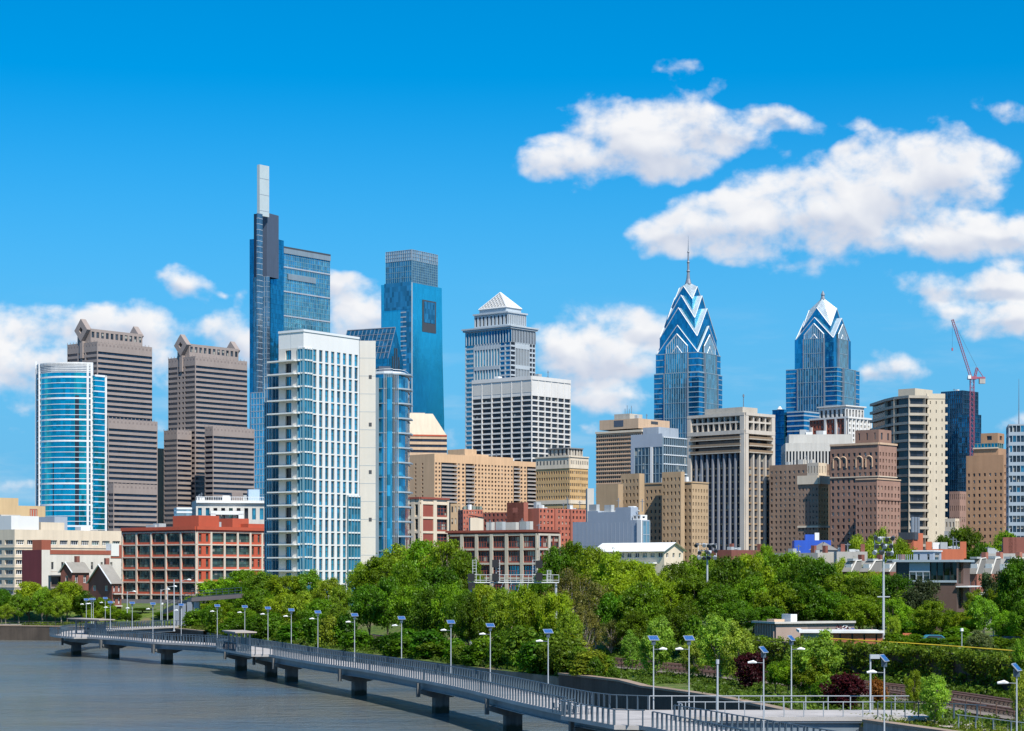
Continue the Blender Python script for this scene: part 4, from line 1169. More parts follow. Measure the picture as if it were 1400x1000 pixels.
        for j in range(n + 1): T.wbox(b, k, 0, L, 0, .28, top - fl * j - .2, top - fl * j + .22, MATS['loft_cream'], 'floor_beam')
        T.wbox(b, k, -.4 if k == 'S' else 0, L, 0, .8, b.z1 - .6, b.z1 + .5, OR, 'cornice'); T.wbox(b, k, 0, L, 0, .5, b.z1 - 1.1, b.z1 - .6, MATS['brick_dull'], 'cornice')
    c = b.sub(b.S * .05, b.S * .34, b.W * .02, b.W * .36, b.z1, b.z1 + 4.2); T.solid(c, OR, 'roof_house')
    c = b.sub(b.S * .62, b.S * .86, b.W * .1, b.W * .4, b.z1, b.z1 + 3.6); T.solid(c, OR, 'roof_house')
    c = b.sub(b.S * .74, b.S * .99, 0, b.W * .12, b.z1, b.z1 + 1.8); T.solid(c, OR, 'roof_house')
    T.clutter(b, 3); T.done()

    # ---- building with railings behind it
    D = 900; b = Blk(262, 268, 363, 684, D, 30, W=30)
    T = Bld('concrete_lab_building', 'grey concrete building with cluttered railed roof rising behind the orange lofts', 'office block', b)
    T.facade(b, 'S', 9, 5, .5, .62, .8, MATS['concrete_pale'], [GGREEN, GTOWER, GD], z0=4, mt=2); T.facade(b, 'W', 4, 5, .6, .6, .8, MATS['concrete_pale'], GGREEN, mt=2); T.walls(b, MATS['concrete_pale'])
    T.wbox(b, 'S', 0, b.S, .0, 1.2, b.z1 - 1.2, b.z1 - .4, WP, 'parapet')
    for i in range(40): T.mb('roof_rail', LW).boxv(b.P + b.E * (b.S * i / 40) + Vector((0, 0, b.z1)), b.E * .12, b.V * .12, (0, 0, 1.5))
    T.wbox(b, 'S', 0, b.S, -.1, 0, b.z1 + 1.4, b.z1 + 1.6, LW, 'roof_rail')
    c = b.sub(b.S * .76, b.S * .92, 2, 8, b.z1, b.z1 + 5); T.solid(c, GLIGHT, 'water_tank'); c = b.sub(b.S * .52, b.S * .68, 2, 9, b.z1, b.z1 + 3.5); T.solid(c, MATS['granite_dark'], 'roof_house')
    T.clutter(b, 6)
    fr = T.mb('white_frame', WP)
    O, U, N, L = b.side('S')
    for u0, u1 in ((.20, .60),):
        fr.boxv(O + U * L * u0 + N * 4 + Vector((0, 0, b.z1 - 12)), U * 2.2, -N * 1.5, (0, 0, 6)); fr.boxv(O + U * L * u1 + N * 4 + Vector((0, 0, b.z1 - 12)), U * 2.2, -N * 1.5, (0, 0, 6)); fr.boxv(O + U * L * u0 + N * 4 + Vector((0, 0, b.z1 - 6.4)), U * (L * (u1 - u0) + 2.2), -N * 3, (0, 0, 1.6))
    T.done()
    b = Blk(238, 242, 262, 694, 880, 30, W=14)
    T = Bld('pale_glass_block', 'small pale blue glass block at the left end of the railed roof', 'office block', b)
    for k in 'SWEN': T.curtain(b, k, GPALE, 16, 0, .8, .3, LW, out=.15)
    T.done()
    b = Blk(255, 340, 366, 640, 1000, 50)

    # ---- far left cluster
    b = Blk(-30, -2, 62, 691, 760, 40)
    T = Bld('tan_office_building', 'tan building with stepped roof at the far left behind the long beige block', 'office block', b)
    for k in 'SW': T.facade(b, k, 0, 0, wall=MATS['yellow_render'])
    T.walls(b, MATS['yellow_render']); T.wbox(b, 'S', b.S * .66, b.S * .82, 0, .2, b.z1 - 4.4, b.z1 - 1.0, MATS['window_blind'], 'panel'); T.facade(b.sub(b.S * .66, b.S * .82, -.3, 1, b.z1 - 4, b.z1 - 1.2), 'S', 3, 1, .5, .9, .3, MATS['orange_paint'], GINK)
    c = b.sub(0, b.S * .42, 0, b.W, b.z1, b.z1 + 2.8); T.solid(c, MATS['yellow_render']); T.done()
    D = 640; b = Blk(-70, 20, 166, 724, D, 46); CR = MATS['cream']
    T = Bld('beige_hospital_block', 'long beige block with ribbon windows and white roof plant rooms at the far left', 'office block', b)
    T.facade(b, 'S', 10, 7, .74, .46, .5, CR, [GGREEN, GINK, GD2], z0=4, mt=2.5, mull=(4, 1, .12), fr=LW); T.facade(b, 'W', 6, 7, .72, .46, .5, CR, [GINK, GD2, GGREEN], z0=4, mt=2.5, mull=(4, 1, .12), fr=LW); T.walls(b, CR)
    for k in 'SW':
        for j in range(7): T.wbox(b, k, 0, b.side(k)[3], 0, .2, 4 + (b.z1 - 6.5) * j / 7 - .12, 4 + (b.z1 - 6.5) * j / 7 + .15, MATS['concrete'], 'floor_beam')
    for x0, x1, y0, y1, h, mt in ((.0, .25, .05, .4, 4.3, 'white_panel'), (.30, .52, .1, .4, 2.5, 'cream'), (.44, .56, .12, .35, 4.4, 'grey_panel'), (.12, .3, .4, .7, 5, 'concrete_pale')):
        c = b.sub(b.S * x0, b.S * x1, b.W * y0, b.W * y1, b.z1, b.z1 + h); T.solid(c, MATS[mt], 'plant_room')
    T.clutter(b, 5); T.done()
    D = 570; b = Blk(30, 57, 166, 752, D, 52); WB = MATS['white_brick']
    T = Bld('white_maroon_warehouse', 'white walled warehouse with maroon end wall and orange stripe under the roof', 'warehouse', b)
    T.facade(b, 'W', 0, 0, wall=MATS['maroon']); T.facade(b, 'S', 7, 3, .24, .40, .3, WB, [GINK, GD], z0=4, mt=2, mu=2, skip=lambda i, j: j == 0 and i > 2, mull=(2, 2, .12), fr=MATS['dark_metal']); T.walls(b, MATS['maroon'])
    T.wbox(b, 'S', b.S * .1, b.S * .86, .0, .12, b.z1 - 1.2, b.z1 - .0, MATS['red_brick'], 'brick_stripe'); T.wbox(b, 'S', b.S * .86, b.S, .0, .12, b.z1 - 2.2, b.z1 + 1.6, MATS['red_brick'], 'brick_stripe')
    c = b.sub(.2, b.S * .12, .3, b.W * .5, b.z1, b.z1 + 2.8); T.solid(c, MATS['red_brick'], 'roof_house')
    c = b.sub(b.S * .86, b.S * .96, -.3, 2, b.z1 - 1.6, b.z1 + 2); T.solid(c, WP, 'white_cabin'); T.done()
    # brick rowhouses with pitched roofs
    def gable_house(xl, xc, xr, ye, yr, D, label, wall, rot=50, nu=2, nz=3, grp=None):
        b = Blk(xl, xc, xr, ye, D, rot, z0=3.6)
        T = Bld('gabled_brick_house', label, 'house', b, grp)
        T.facade(b, 'W', nu, nz, .26, .42, .25, wall, [GD2, GD, GBLIND], mull=(1, 1, .1), fr=LW); T.facade(b, 'S', 2, nz, .4, .5, .5, wall, GD, mull=(2, 1, .1), fr=LW); T.walls(b, wall, roof=False)
        zr = ZT(yr, D + 3); p = [Vector((q.x, q.y, b.z1)) for q in b.pts(0)]
        # ridge runs along E: gables on W and E sides
        r0 = (p[0] + p[3]) / 2; r1 = (p[1] + p[2]) / 2; r0.z = r1.z = zr
        g = MB(); g.face(p[3], p[0], r0); g.build('gable', wall, T.root); g = MB(); g.face(p[1], p[2], r1); g.build('gable', wall, T.root)
        rf = T.mb('roof', MATS['shingle']); o = (b.E * -.4)
        dn = Vector((0, 0, -.25)); ov = -b.V * .5
        rf.face(p[0] + o + ov + dn, p[1] - o + ov + dn, r1 - o, r0 + o); rf.face(p[2] - o - ov + dn, p[3] + o - ov + dn, r0 + o, r1 - o)
        ed = T.mb('roof_edge', LW); ed.tube([p[0] + o + ov + dn, r0 + o, p[3] + o - ov + dn], .18, 4)
        c = T.mb('chimney', wall); q = r0 + b.E * b.S * .6; c.boxv(q + Vector((0, 0, -1)), b.E * 1, b.V * 1, (0, 0, 2.6))
        for j in range(nz): T.wbox(b, 'S', b.S * .05, b.S * .95, 0, 1.0, 3.6 + (b.z1 - 3.6) * j / nz + .1, 3.6 + (b.z1 - 3.6) * j / nz + .35, MATS['concrete_pale'], 'balcony') if nu == 2 else None
        T.done(); return T
    gable_house(121, 153, 166, 797, 772, 505, 'brown brick gabled house with white windows beside the orange lofts', MATS['brown_red'], 35, 2, 3)
    gable_house(83, 99, 122, 782, 769, 520, 'red brick gabled house with balconies left of the larger gabled house', MATS['brown_red'], 50, 1, 3)
    b = Blk(66, 69, 84, 787, 525, 40, W=10)
    T = Bld('dark_balcony_house', 'dark fronted house with open balconies between the warehouse wall and the gabled houses', 'house', b)
    T.facade(b, 'S', 1, 3, .85, .7, 1.5, MATS['granite_dark'], GINK); T.walls(b, MATS['granite_dark'], 'WEN')
    for j in range(4): T.wbox(b, 'S', 0, b.S, 0, 1.2, 4 + (b.z1 - 4) * j / 3 - .2, 4 + (b.z1 - 4) * j / 3 + .1, MATS['dark_metal'], 'balcony'); T.wbox(b, 'S', 0, b.S, 1.1, 1.2, 4 + (b.z1 - 4) * j / 3 + .9, 4 + (b.z1 - 4) * j / 3 + 1.0, MATS['brown_brick'], 'balcony_rail')
    T.done()

    # ---- middle: brick and concrete lofts, apartments
    D = 650; b = Blk(556, 575, 613, 681, D, 50)
    T = Bld('brick_loft_block', 'tall cream and brick loft block right of the glass corner tower', 'loft building', b)
    for k in 'SW':
        L = b.side(k)[3]; nb = 2
        for i in range(nb):
            for j in range(6):
                zb = b.z1 - 1.5 - 4.6 * j; za = zb - 4.6
                if za < 4: break
                if k == 'S' and i == 0: T.facade(b, k, 0, 0, wall=MATS['brick_dull'], z0=za, z1=zb, u0=0, u1=L / 2)
                else: T.facade(b, k, 1, 1, .9, .74, .5, MATS['brick_dull'] if k == 'S' else MATS['cream'], [GD2, GGREEN] if k == 'W' else [GD2, GD], z0=za, z1=zb, u0=L * i / 2, u1=L * (i + 1) / 2, mull=(4, 3, .14), fr=MATS['frame_green'] if k == 'W' else MATS['brick_dull'])
        T.facade(b, k, 0, 0, wall=CR, z0=b.z1 - 1.5, z1=b.z1)
        for i in range(3): T.wbox(b, k, max(0, L * i / 2 - .8), min(L, L * i / 2 + .8), 0, .3, 4, b.z1, CR, 'column')
        for j in range(6): T.wbox(b, k, 0, L, 0, .25, b.z1 - 1.6 - 4.6 * j - .4, b.z1 - 1.6 - 4.6 * j + .3, CR, 'floor_beam')
        T.wbox(b, k, -.3, L, 0, .6, b.z1 - .3, b.z1 + .3, MATS['brick_dull'], 'cornice')
    T.walls(b, MATS['brick_dull']); T.done()

    D = 560; b = Blk(612, 735, 765, 726, D, 54)
    T = Bld('low_loft_building', 'low concrete framed brick loft building above the tree tops', 'loft building', b)
    for k, nb in (('W', 6), ('S', 2)):
        L = b.side(k)[3]
        for i in range(nb):
            for j in range(4):
                zb = b.z1 - 1.0 - 4.0 * j; za = zb - 4.0
                T.facade(b, k, 1 if k == 'W' else 2, 1, .88, .74, .4, MATS['brick_dull'], [GD2, GD, GINK, GDEEP], z0=za, z1=zb, u0=L * i / nb, u1=L * (i + 1) / nb, mull=(5 if k == 'W' else 2, 2, .13), fr=MATS['brick_dull'])
        T.facade(b, k, 0, 0, wall=MATS['brick_dull'], z0=b.z1 - 1, z1=b.z1)
        for i in range(nb + 1): T.wbox(b, k, max(0, L * i / nb - .5), min(L, L * i / nb + .5), 0, .35, 2, b.z1 - .8, CO, 'column')
        for j in range(5): T.wbox(b, k, 0, L, 0, .25, b.z1 - 1.0 - 4 * j - .25, b.z1 - 1 - 4 * j + .3, CO, 'floor_beam')
        T.wbox(b, k, -.4, L, 0, .55, b.z1 - .25, b.z1 + .35, MATS['brick_dull'], 'cornice')
    T.walls(b, MATS['brick_dull'], roofmat=MATS['roof_dark']); T.clutter(b, 6, mats=('roof_unit', 'concrete_pale')); T.done()

    # long tan apartment slab
    D = 1000; YB = MATS['yellow_brick']
    b = Blk(556, 594, 740, 625, D, 44)
    TBk = MATS['tan_light']
    T = Bld('tan_apartment_slab', 'long tan brick apartment slab with recessed dark balcony columns', 'apartment tower', b)
    nf = 33; L = b.S; z0 = 4; zz = b.z1 - 2.2
    T.facade(b, 'W', 2, nf, .2, .5, .4, TBk, WINS, z1=zz, u0=b.W * .2, u1=b.W * .7); T.facade(b, 'W', 0, 0, wall=TBk, z1=zz, u0=0, u1=b.W * .2); T.facade(b, 'W', 0, 0, wall=TBk, z1=zz, u0=b.W * .7)
    T.facade(b, 'W', 0, 0, wall=TBk, z0=zz); 
    zs = ZT(631, 1000)
    segs = [(0, .06, 'w', 2), (.06, .20, 'b', 1), (.20, .28, 'w', 2), (.28, .36, 'b', 1), (.36, .73, 'w', 12), (.73, .79, 'b', 1), (.79, .86, 'w', 2), (.86, .96, 'b', 1), (.96, 1.0, 'w', 1)]
    for (u0, u1, kd, n) in segs:
        T.facade(b, 'S', 0, 0, wall=TBk, z0=zz, z1=b.z1, u0=L * u0, u1=L * u1)
        if kd == 'w': T.facade(b, 'S', n, nf, .52, .52, .4, TBk, WINS, z1=zz, u0=L * u0, u1=L * u1)
        else:
            T.facade(b, 'S', 1, 1, .99, .99, 1.6, TBk, GINK, z1=zz, u0=L * u0, u1=L * u1, name='balcony_recess')
            for j in range(nf):
                z = 4 + (zz - 4) * j / nf
                T.wbox(b, 'S', L * u0, L * u1, -1.5, .5, z - .12, z + .12, MATS['concrete_pale'], 'balcony'); T.wbox(b, 'S', L * u0, L * u1, .42, .5, z + .12, z + .7, MATS['granite'], 'balcony_rail')
    T.walls(b, TBk)
    c = b.sub(0, L * .73, 0, b.W, b.z1, b.z1 + 1.6); T.solid(c, TBk)
    c = b.sub(L * .30, L * .52, 2, b.W - 3, b.z1, b.z1 + 2.6); T.solid(c, TBk, 'roof_house'); c = b.sub(L * .31, L * .42, 3, b.W - 5, b.z1, b.z1 + 5); T.solid(c, TBk, 'roof_house')
    T.clutter(b, 4); T.done()

    D = 950; b = Blk(733, 779, 804, 624, D, 48)
    T = Bld('yellow_brick_building', 'ornate yellow brick building with stepped penthouse, right of the tan slab', 'apartment tower', b)
    T.facade(b, 'W', 14, 19, .62, .48, .3, YB, WINS, z0=8, mt=6); T.facade(b, 'S', 9, 19, .6, .48, .3, YB, WINS, z0=8, mt=6); T.walls(b, YB)
    for k in 'SW':
        L = b.side(k)[3]
        T.wbox(b, k, 0, L, 0, .3, b.z1 - 5.5, b.z1 - .4, MATS['cream'], 'attic'); 
        for i in range(10): T.wbox(b, k, L * (i + .35) / 10, L * (i + .65) / 10, .3, .36, b.z1 - 3.6, b.z1 - 1.8, GD, 'attic_window')
        T.wbox(b, k, 0, L, 0, .3, b.z1 - 22, b.z1 - 20.2, MATS['cream'], 'string_course'); T.wbox(b, k, -.3, L, 0, .7, b.z1 - .4, b.z1 + .2, MATS['cream'], 'cornice')
    c = b.sub(1.5, b.S - 1.5, 2, b.W * .7, b.z1, b.z1 + 4.2)
    for k in 'SW': T.facade(c, k, 5, 1, .5, .7, .4, MATS['concrete'], WINS)
    T.walls(c, MATS['concrete']); T.wbox(c, 'S', 0, c.S, 0, .6, c.z1 - .5, c.z1, MATS['roof_grey'], 'roof_edge'); T.wbox(c, 'W', 0, c.W, 0, .6, c.z1 - .5, c.z1, MATS['roof_grey'], 'roof_edge'); T.clutter(b, 3); T.done()

    # red brick apartment block, stepped row
    D = 800; RB = MATS['red_apart']
    b = Blk(626, 633, 660, 697, 790, 50, W=14)
    T = Bld('red_brick_apartments', 'red brick apartment building with green roof edge, left half behind the low lofts', 'apartment block', b)
    T.facade(b, 'S', 7, 16, .4, .48, .3, RB, WINS); T.facade(b, 'W', 2, 16, .34, .45, .3, RB, WINS); T.walls(b, RB)
    c = Blk(655, 712, 722, 700, 800, 50); T.facade(c, 'W', 10, 16, .5, .5, .3, MATS['red_apart_shade'], WINS); T.facade(c, 'S', 2, 16, .4, .45, .3, RB, WINS); T.walls(c, RB)
    c = Blk(693, 716, 722, 687, 790, 50); T.facade(c, 'W', 1, 6, .3, .3, .2, MATS['red_apart_shade'], GD2); T.solid(c, MATS['red_apart_shade'], 'lift_tower')
    for i in range(7): c2 = b.sub(b.S * (.1 + .12 * i), b.S * (.16 + .12 * i), 3, 5, b.z1, b.z1 + 1.2); T.mb('roof_plant', MATS['frame_green']).boxv(c2.P + Vector((0, 0, b.z1)), b.E * 1.6, b.V * 1.6, (0, 0, 1.4))
    T.clutter(b, 2); T.done()
    b = Blk(716, 737, 801, 695, 790, 46)
    T = Bld('red_brick_apartments', 'red brick apartment building with blank left wall and lit right wall, above the low lofts', 'apartment block', b)
    T.facade(b, 'W', 0, 0, wall=MATS['red_apart_shade']); T.facade(b, 'S', 13, 16, .46, .5, .3, RB, WINS); T.walls(b, RB)
    for i in (3, 6): T.wbox(b, 'S', b.S * i / 9 - .4, b.S * i / 9 + .4, -.02, .5, 4, b.z1, MATS['red_apart_shade'], 'pilaster')
    T.clutter(b, 5); T.done()
    b = Blk(611, 616, 630, 689, 840, 50, W=14)
    T = Bld('old_tan_building', 'narrow old tan building squeezed between the brick lofts and red apartments', 'apartment block', b)
    for k in 'SW': T.facade(b, k, 3, 8, .45, .5, .3, MATS['tan_stone'], WINS)
    T.walls(b, MATS['tan_stone']); T.done()
    b = Blk(641, 643, 661, 708, 700, 50, W=8)
    T = Bld('cream_stair_tower', 'small cream stair tower with sloping top before the red apartments', 'stair tower', b)
    T.solid(b, CR); m = T.mb('roof', WP); q = b.pts(.4); m.face((q[0].x, q[0].y, b.z1 + 1.0), (q[1].x, q[1].y, b.z1), (q[2].x, q[2].y, b.z1), (q[3].x, q[3].y, b.z1 + 1)); T.done()

    # grey metal clad hall
    D = 650; b = Blk(783, 878, 888, 700, D, 44); GP = MATS['grey_panel']
    T = Bld('grey_panel_hall', 'windowless blue grey panelled hall with stepped roof line behind the trees', 'theatre', b)
    W = b.W; O, U, N, L = b.side('W')
    prof = [(0, .22, ZT(712, D)), (.22, .37, ZT(697, D)), (.37, .62, ZT(699, D)), (.62, .84, ZT(693, D)), (.84, 1, ZT(711, D))]
    for u0, u1, zt in prof:
        c = b.sub(0, b.S, W * (1 - u1), W * (1 - u0), 4, zt); T.solid(c, GP, 'panel_wall', MATS['white_paint'])
    m = T.mb('panel_joint', MATS['louver'])
    for i in range(17): T.wbox(b, 'W', W * (i + .5) / 17, W * (i + .5) / 17 + .07, 0, .05, 4, ZT(714, D), MATS['louver'], 'panel_joint')
    for j in range(12): T.wbox(b, 'W', 0, W, 0, .05, 6 + j * 1.6, 6.06 + j * 1.6, MATS['louver'], 'panel_joint')
    T.wbox(b, 'W', W * .94, W, .0, .5, 4, ZT(711, D), WP, 'white_pier'); T.curtain(b, 'S', GPALE, 6, 2, .2, .2, LG, z1=ZT(712, D), out=.1, inset=-.1)
    c = b.sub(.3, b.S, 1, W * .14, ZT(711, D), ZT(704, D)); T.facade(c, 'W', 2, 1, .5, .5, .3, WP, GINK); T.facade(c, 'S', 1, 1, .4, .4, .3, WP, GINK); T.walls(c, WP)
    T.clutter(b, 3, z=ZT(699, D)); T.done()

    # low white roofed pavilion
    D = 480; b = Blk(814, 908, 934, 752, D, 46, z0=6)
    T = Bld('white_pavilion', 'low cream hall with white gabled roof and a strip of windows, before the grey hall', 'hall', b)
    T.facade(b, 'W', 9, 1, .58, .42, .3, CR, [GGREEN, GINK, GD2], z0=ZT(768, D), mull=(2, 1, .08), fr=LW, fv=.6); T.facade(b, 'W', 0, 0, wall=CR, z0=3, z1=ZT(768, D)); T.facade(b, 'S', 3, 1, .34, .4, .3, CR, [GGREEN, GD], z0=ZT(768, D), mull=(1, 1, .08), fr=LW); T.facade(b, 'S', 0, 0, wall=CR, z0=3, z1=ZT(768, D)); T.walls(b, CR, roof=False)
    p = [Vector((q.x, q.y, b.z1)) for q in b.pts(0)]; zr = ZT(741.5, D)
    r0 = (p[0] + p[1]) / 2; r1 = (p[3] + p[2]) / 2; r0.z = r1.z = zr
    for q in ((p[0], p[1], r0), (p[2], p[3], r1)): g_ = MB(); g_.face(*q); g_.build('gable', CR, T.root)
    rf = T.mb('roof', MATS['white_paint']); ex = b.V * .8; o = -b.E * .8 - Vector((0, 0, .35))
    rf.face(p[0] - ex + o, r0 - ex, r1 + ex, p[3] + ex + o); rf.face(p[2] + ex - b.E * -.8 - Vector((0, 0, .35)), r1 + ex, r0 - ex, p[1] - ex + b.E * .8 - Vector((0, 0, .35)))
    T.wbox(b, 'W', b.W * .15, b.W * .9, .02, 1.4, ZT(771, D), ZT(769, D), MATS['white_paint'], 'canopy'); T.done()

    # tan cruciform apartment house
    D = 760; TS = MATS['tan_stone']; TS2 = MATS['tan_stone']
    b = Blk(876, 946, 968.5, 659, D, 50)
    T = Bld('tan_apartment_house', 'tan brick apartment house with two raised stair heads and shaded light courts', 'apartment block', b)
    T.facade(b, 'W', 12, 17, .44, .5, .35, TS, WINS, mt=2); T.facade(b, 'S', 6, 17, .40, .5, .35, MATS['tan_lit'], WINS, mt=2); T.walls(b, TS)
    c = Blk(849, 861, 878, 664, D + 14, 50, S=None); T.facade(c, 'W', 3, 17, .44, .5, .35, TS, WINS, mt=2); T.facade(c, 'S', 3, 17, .44, .5, .35, TS, WINS, mt=2); T.walls(c, TS)
    c = Blk(815, 845, 852, 662, D - 8, 50); T.solid(c, TS); T.facade(c.sub(-.02, c.S, -.02, c.W, 4, c.z1 - 1), 'S', 2, 9, .3, .4, .3, TS, WINS)
    for (xl, xc, xr, yt) in ((849, 874, 881, 647.5), (905, 931, 936, 645)):
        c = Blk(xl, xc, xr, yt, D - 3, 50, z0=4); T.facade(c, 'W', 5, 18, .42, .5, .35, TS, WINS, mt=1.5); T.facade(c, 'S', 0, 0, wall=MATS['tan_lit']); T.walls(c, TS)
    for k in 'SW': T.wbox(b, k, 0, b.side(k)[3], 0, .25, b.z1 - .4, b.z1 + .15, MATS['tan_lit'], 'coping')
    T.clutter(b, 4); T.done()
    b = Blk(801, 803, 812, 668, 900, 50, W=3)
    T = Bld('white_slab_end', 'narrow white slab end seen between the yellow brick building and the tan house', 'office block', b)
    T.solid(b, MATS['concrete_pale']); T.facade(b.sub(-.05, b.S, -.05, b.W, 4, b.z1 - 2), 'W', 4, 14, .4, .4, .3, MATS['concrete_pale'], WINSD); T.done()
    # ---- low roofs above the trees on the right
    def low(name, label, cat, xl, xc, xr, yt, D, mat, rot=50, W=None, roofm=None, extra=None, z0=5):
        b = Blk(xl, xc, xr, yt, D, rot, W=W, z0=z0); T = Bld(name, label, cat, b); T.solid(b, mat, roofmat=roofm or MATS['roof_grey'])
        if extra: extra(T, b)
        T.done(); return b
    def chim(T, b):
        for u in (.15, .8):
            T.mb('chimney', MATS['brown_red']).boxv(b.P + b.E * (b.S * u) + b.V * 2 + Vector((0, 0, b.z1)), b.E * 1.0, b.V * 1.0, (0, 0, 1.9))
        T.clutter(b, 2, big=.45, mats=('roof_unit',))
    low('brick_rowhouse', 'flat roofed brick rowhouses with chimneys below the ribbed apartment tower', 'rowhouses', 968, 1000, 1058, 752, 600, MATS['brown_red'], 50, extra=chim)
    low('long_dark_roof_house', 'long low house with dark flat roof edge under the blue tarpaulin', 'house', 1058, 1118, 1142, 756, 520, MATS['concrete_grey'], 44, extra=chim, roofm=MATS['roof_dark'])
    low('pale_roof_house', 'low grey house with bright white flat roof and brick chimney', 'house', 1140, 1144, 1186, 754.5, 500, MATS['concrete_grey'], 30, W=12, extra=chim, roofm=MATS['white_paint'])
    def tarp(T, b):
        c = b.sub(b.S * .30, b.S * .55, 0, b.W * .5, b.z1, b.z1 + 2.0); T.solid(c, MATS['blue_tarp'], 'tarpaulin')
        T.mb('scaffold', MATS['white_paint']).boxv(b.P + b.E * b.S * .56 + Vector((0, 0, b.z1)), b.E * 1.5, b.V * 2, (0, 0, 2.6))
    low('tarpaulin_building', 'bright blue tarpaulin wrapped building site at the foot of the old brick hotel', 'building site', 1083, 1086, 1136, 739, 700, MATS['blue_tarp'], 30, W=14, extra=tarp)
    # pitched slate roof
    b = Blk(1108, 1122, 1144, 752, 560, 50, z0=5)
    T = Bld('slate_roof_house', 'house with steep grey slate roof in front of the blue tarpaulin', 'house', b); T.solid(b, MATS['concrete_grey'])
    q = [Vector((a.x, a.y, b.z1)) for a in b.pts(.4)]; r0 = q[0].lerp(q[2], .35); r1 = q[0].lerp(q[2], .62); r0.z = r1.z = ZT(741, 560)
    m = T.mb('slate_roof', MATS['slate']); m.face(q[0], q[1], r1, r0); m.face(q[3], q[0], r0); m.face(q[1], q[2], r1); m.face(q[2], q[3], r0, r1); T.done()
    def pipes(T, b):
        for i in range(3): T.mb('flue', MATS['steel_grey']).tube([b.P + b.E * (3 + i * 1.6) + b.V * 2 + Vector((0, 0, 6)), b.P + b.E * (3 + i * 1.6) + b.V * 2 + Vector((0, 0, b.z1 + 4.5))], .45, 8)
        T.wbox(b, 'W', 0, b.W, 0, .3, b.z1 - 1.8, b.z1 + .2, MATS['dark_metal'], 'parapet'); T.wbox(b, 'S', 0, b.S * .4, 0, .3, b.z1 - 1.8, b.z1 + .2, MATS['dark_metal'], 'parapet')
    low('orange_flue_building', 'orange brick building with steel flues below the banded apartment tower', 'workshop', 1229, 1249, 1262, 729, 560, MATS['orange_brick'], 50, extra=pipes)
    def ochim(T, b):
        for u in (-.02, .9): T.mb('chimney', MATS['orange_brick']).boxv(b.P + b.E * (b.S * u) + b.V * .5 + Vector((0, 0, b.z1 - 2)), b.E * 1.3, b.V * 1.3, (0, 0, 3.6))
        T.clutter(b, 3, big=.6)
    low('orange_wall_house', 'low orange brick house between two chimneys behind the black glass house', 'house', 1264, 1267, 1318, 751, 440, MATS['orange_brick'], 24, W=12, extra=ochim)
    def rchim(T, b):
        for u, w in ((.28, 2.0), (.36, 1.6), (.44, 2.2)): T.mb('chimney', MATS['brown_red']).boxv(b.P + b.E * (b.S * u) + b.V * 1 + Vector((0, 0, b.z1)), b.E * w, b.V * 2, (0, 0, 3.4))
        T.clutter(b, 3, big=.5, mats=('roof_unit',))
    low('grey_wall_rowhouse', 'long grey rendered wall with brick chimney stacks at the right edge', 'rowhouses', 1340, 1346, 1440, 757, 430, MATS['concrete_grey'], 30, W=10, extra=rchim)
    low('dark_roof_shed', 'dark brick shed beside the orange flue building, behind the tree tops', 'shed', 1186, 1205, 1231, 744, 600, MATS['brown_red'], 50)

    # ---- black glass modern house
    D = 330; b = Blk(1225, 1308, 1326, 766.5, D, 62, z0=5)
    T = Bld('black_glass_house', 'modern black glass and brown brick house with blue grey roof cabin', 'house', b)
    W, S = b.W, b.S; BR = MATS['umber_brick']; DM = MATS['black_cladding']; GC = MATS['grey_panel']
    zm = ZT(795, D)
    T.facade(b, 'W', 1, 1, .96, .96, .3, DM, GINK, z0=zm, u0=0, u1=W * .22); T.facade(b, 'W', 0, 0, wall=GC, z0=ZT(782, D), u0=W * .22, u1=W * .56); T.facade(b, 'W', 3, 1, .9, .9, .3, GC, GHOUSE, z0=zm, z1=ZT(782, D), u0=W * .22, u1=W * .56, name='window')
    T.facade(b, 'W', 4, 1, .93, .92, .35, DM, GHOUSE, z0=zm, u0=W * .56, u1=W, name='window'); T.facade(b, 'W', 0, 0, wall=BR, z0=5, z1=zm)
    T.wbox(b, 'W', W * .22, W * .56, .0, .5, zm, ZT(768, D), GC, 'bay_frame') if 0 else None
    T.facade(b, 'S', 1, 3, .6, .86, .4, BR, GHOUSE, z0=5, u0=0, u1=S * .62); T.facade(b, 'S', 0, 0, wall=BR, u0=S * .62); T.walls(b, BR)
    for k in 'SW': T.wbox(b, k, -.6 if k == 'S' else -.4, b.side(k)[3] + (.3 if k == 'S' else 0), -.02, .7, b.z1 - .25, b.z1 + .12, LG, 'roof_edge')
    T.wbox(b, 'W', 0, W, 0, .25, zm - .2, zm + .15, LG, 'roof_edge')
    T.wbox(b, 'S', -.5, S * 1.2, 0, 2.0, ZT(803, D), ZT(801.5, D), WP, 'canopy')
    c = Blk(1249, 1276, 1287, 753.5, D + 4, 62, z0=b.z1); T.facade(c, 'W', 2, 1, .24, .6, .2, GC, GHOUSE, fv=.2); T.facade(c, 'S', 1, 1, .6, .65, .2, GC, GHOUSE, fv=.3); T.walls(c, GC, roofmat=MATS['white_paint'])
    for k in 'SW': T.wbox(c, k, -.2, c.side(k)[3] + .0, -.01, .2, c.z1 - .1, c.z1 + .12, WP, 'roof_edge')
    for i in range(12): T.mb('roof_rail', LG).boxv(b.P + b.V * (W * (.6 + .035 * i)) + Vector((0, 0, b.z1)), b.E * .08, b.V * .08, (0, 0, 1.0))
    T.done()

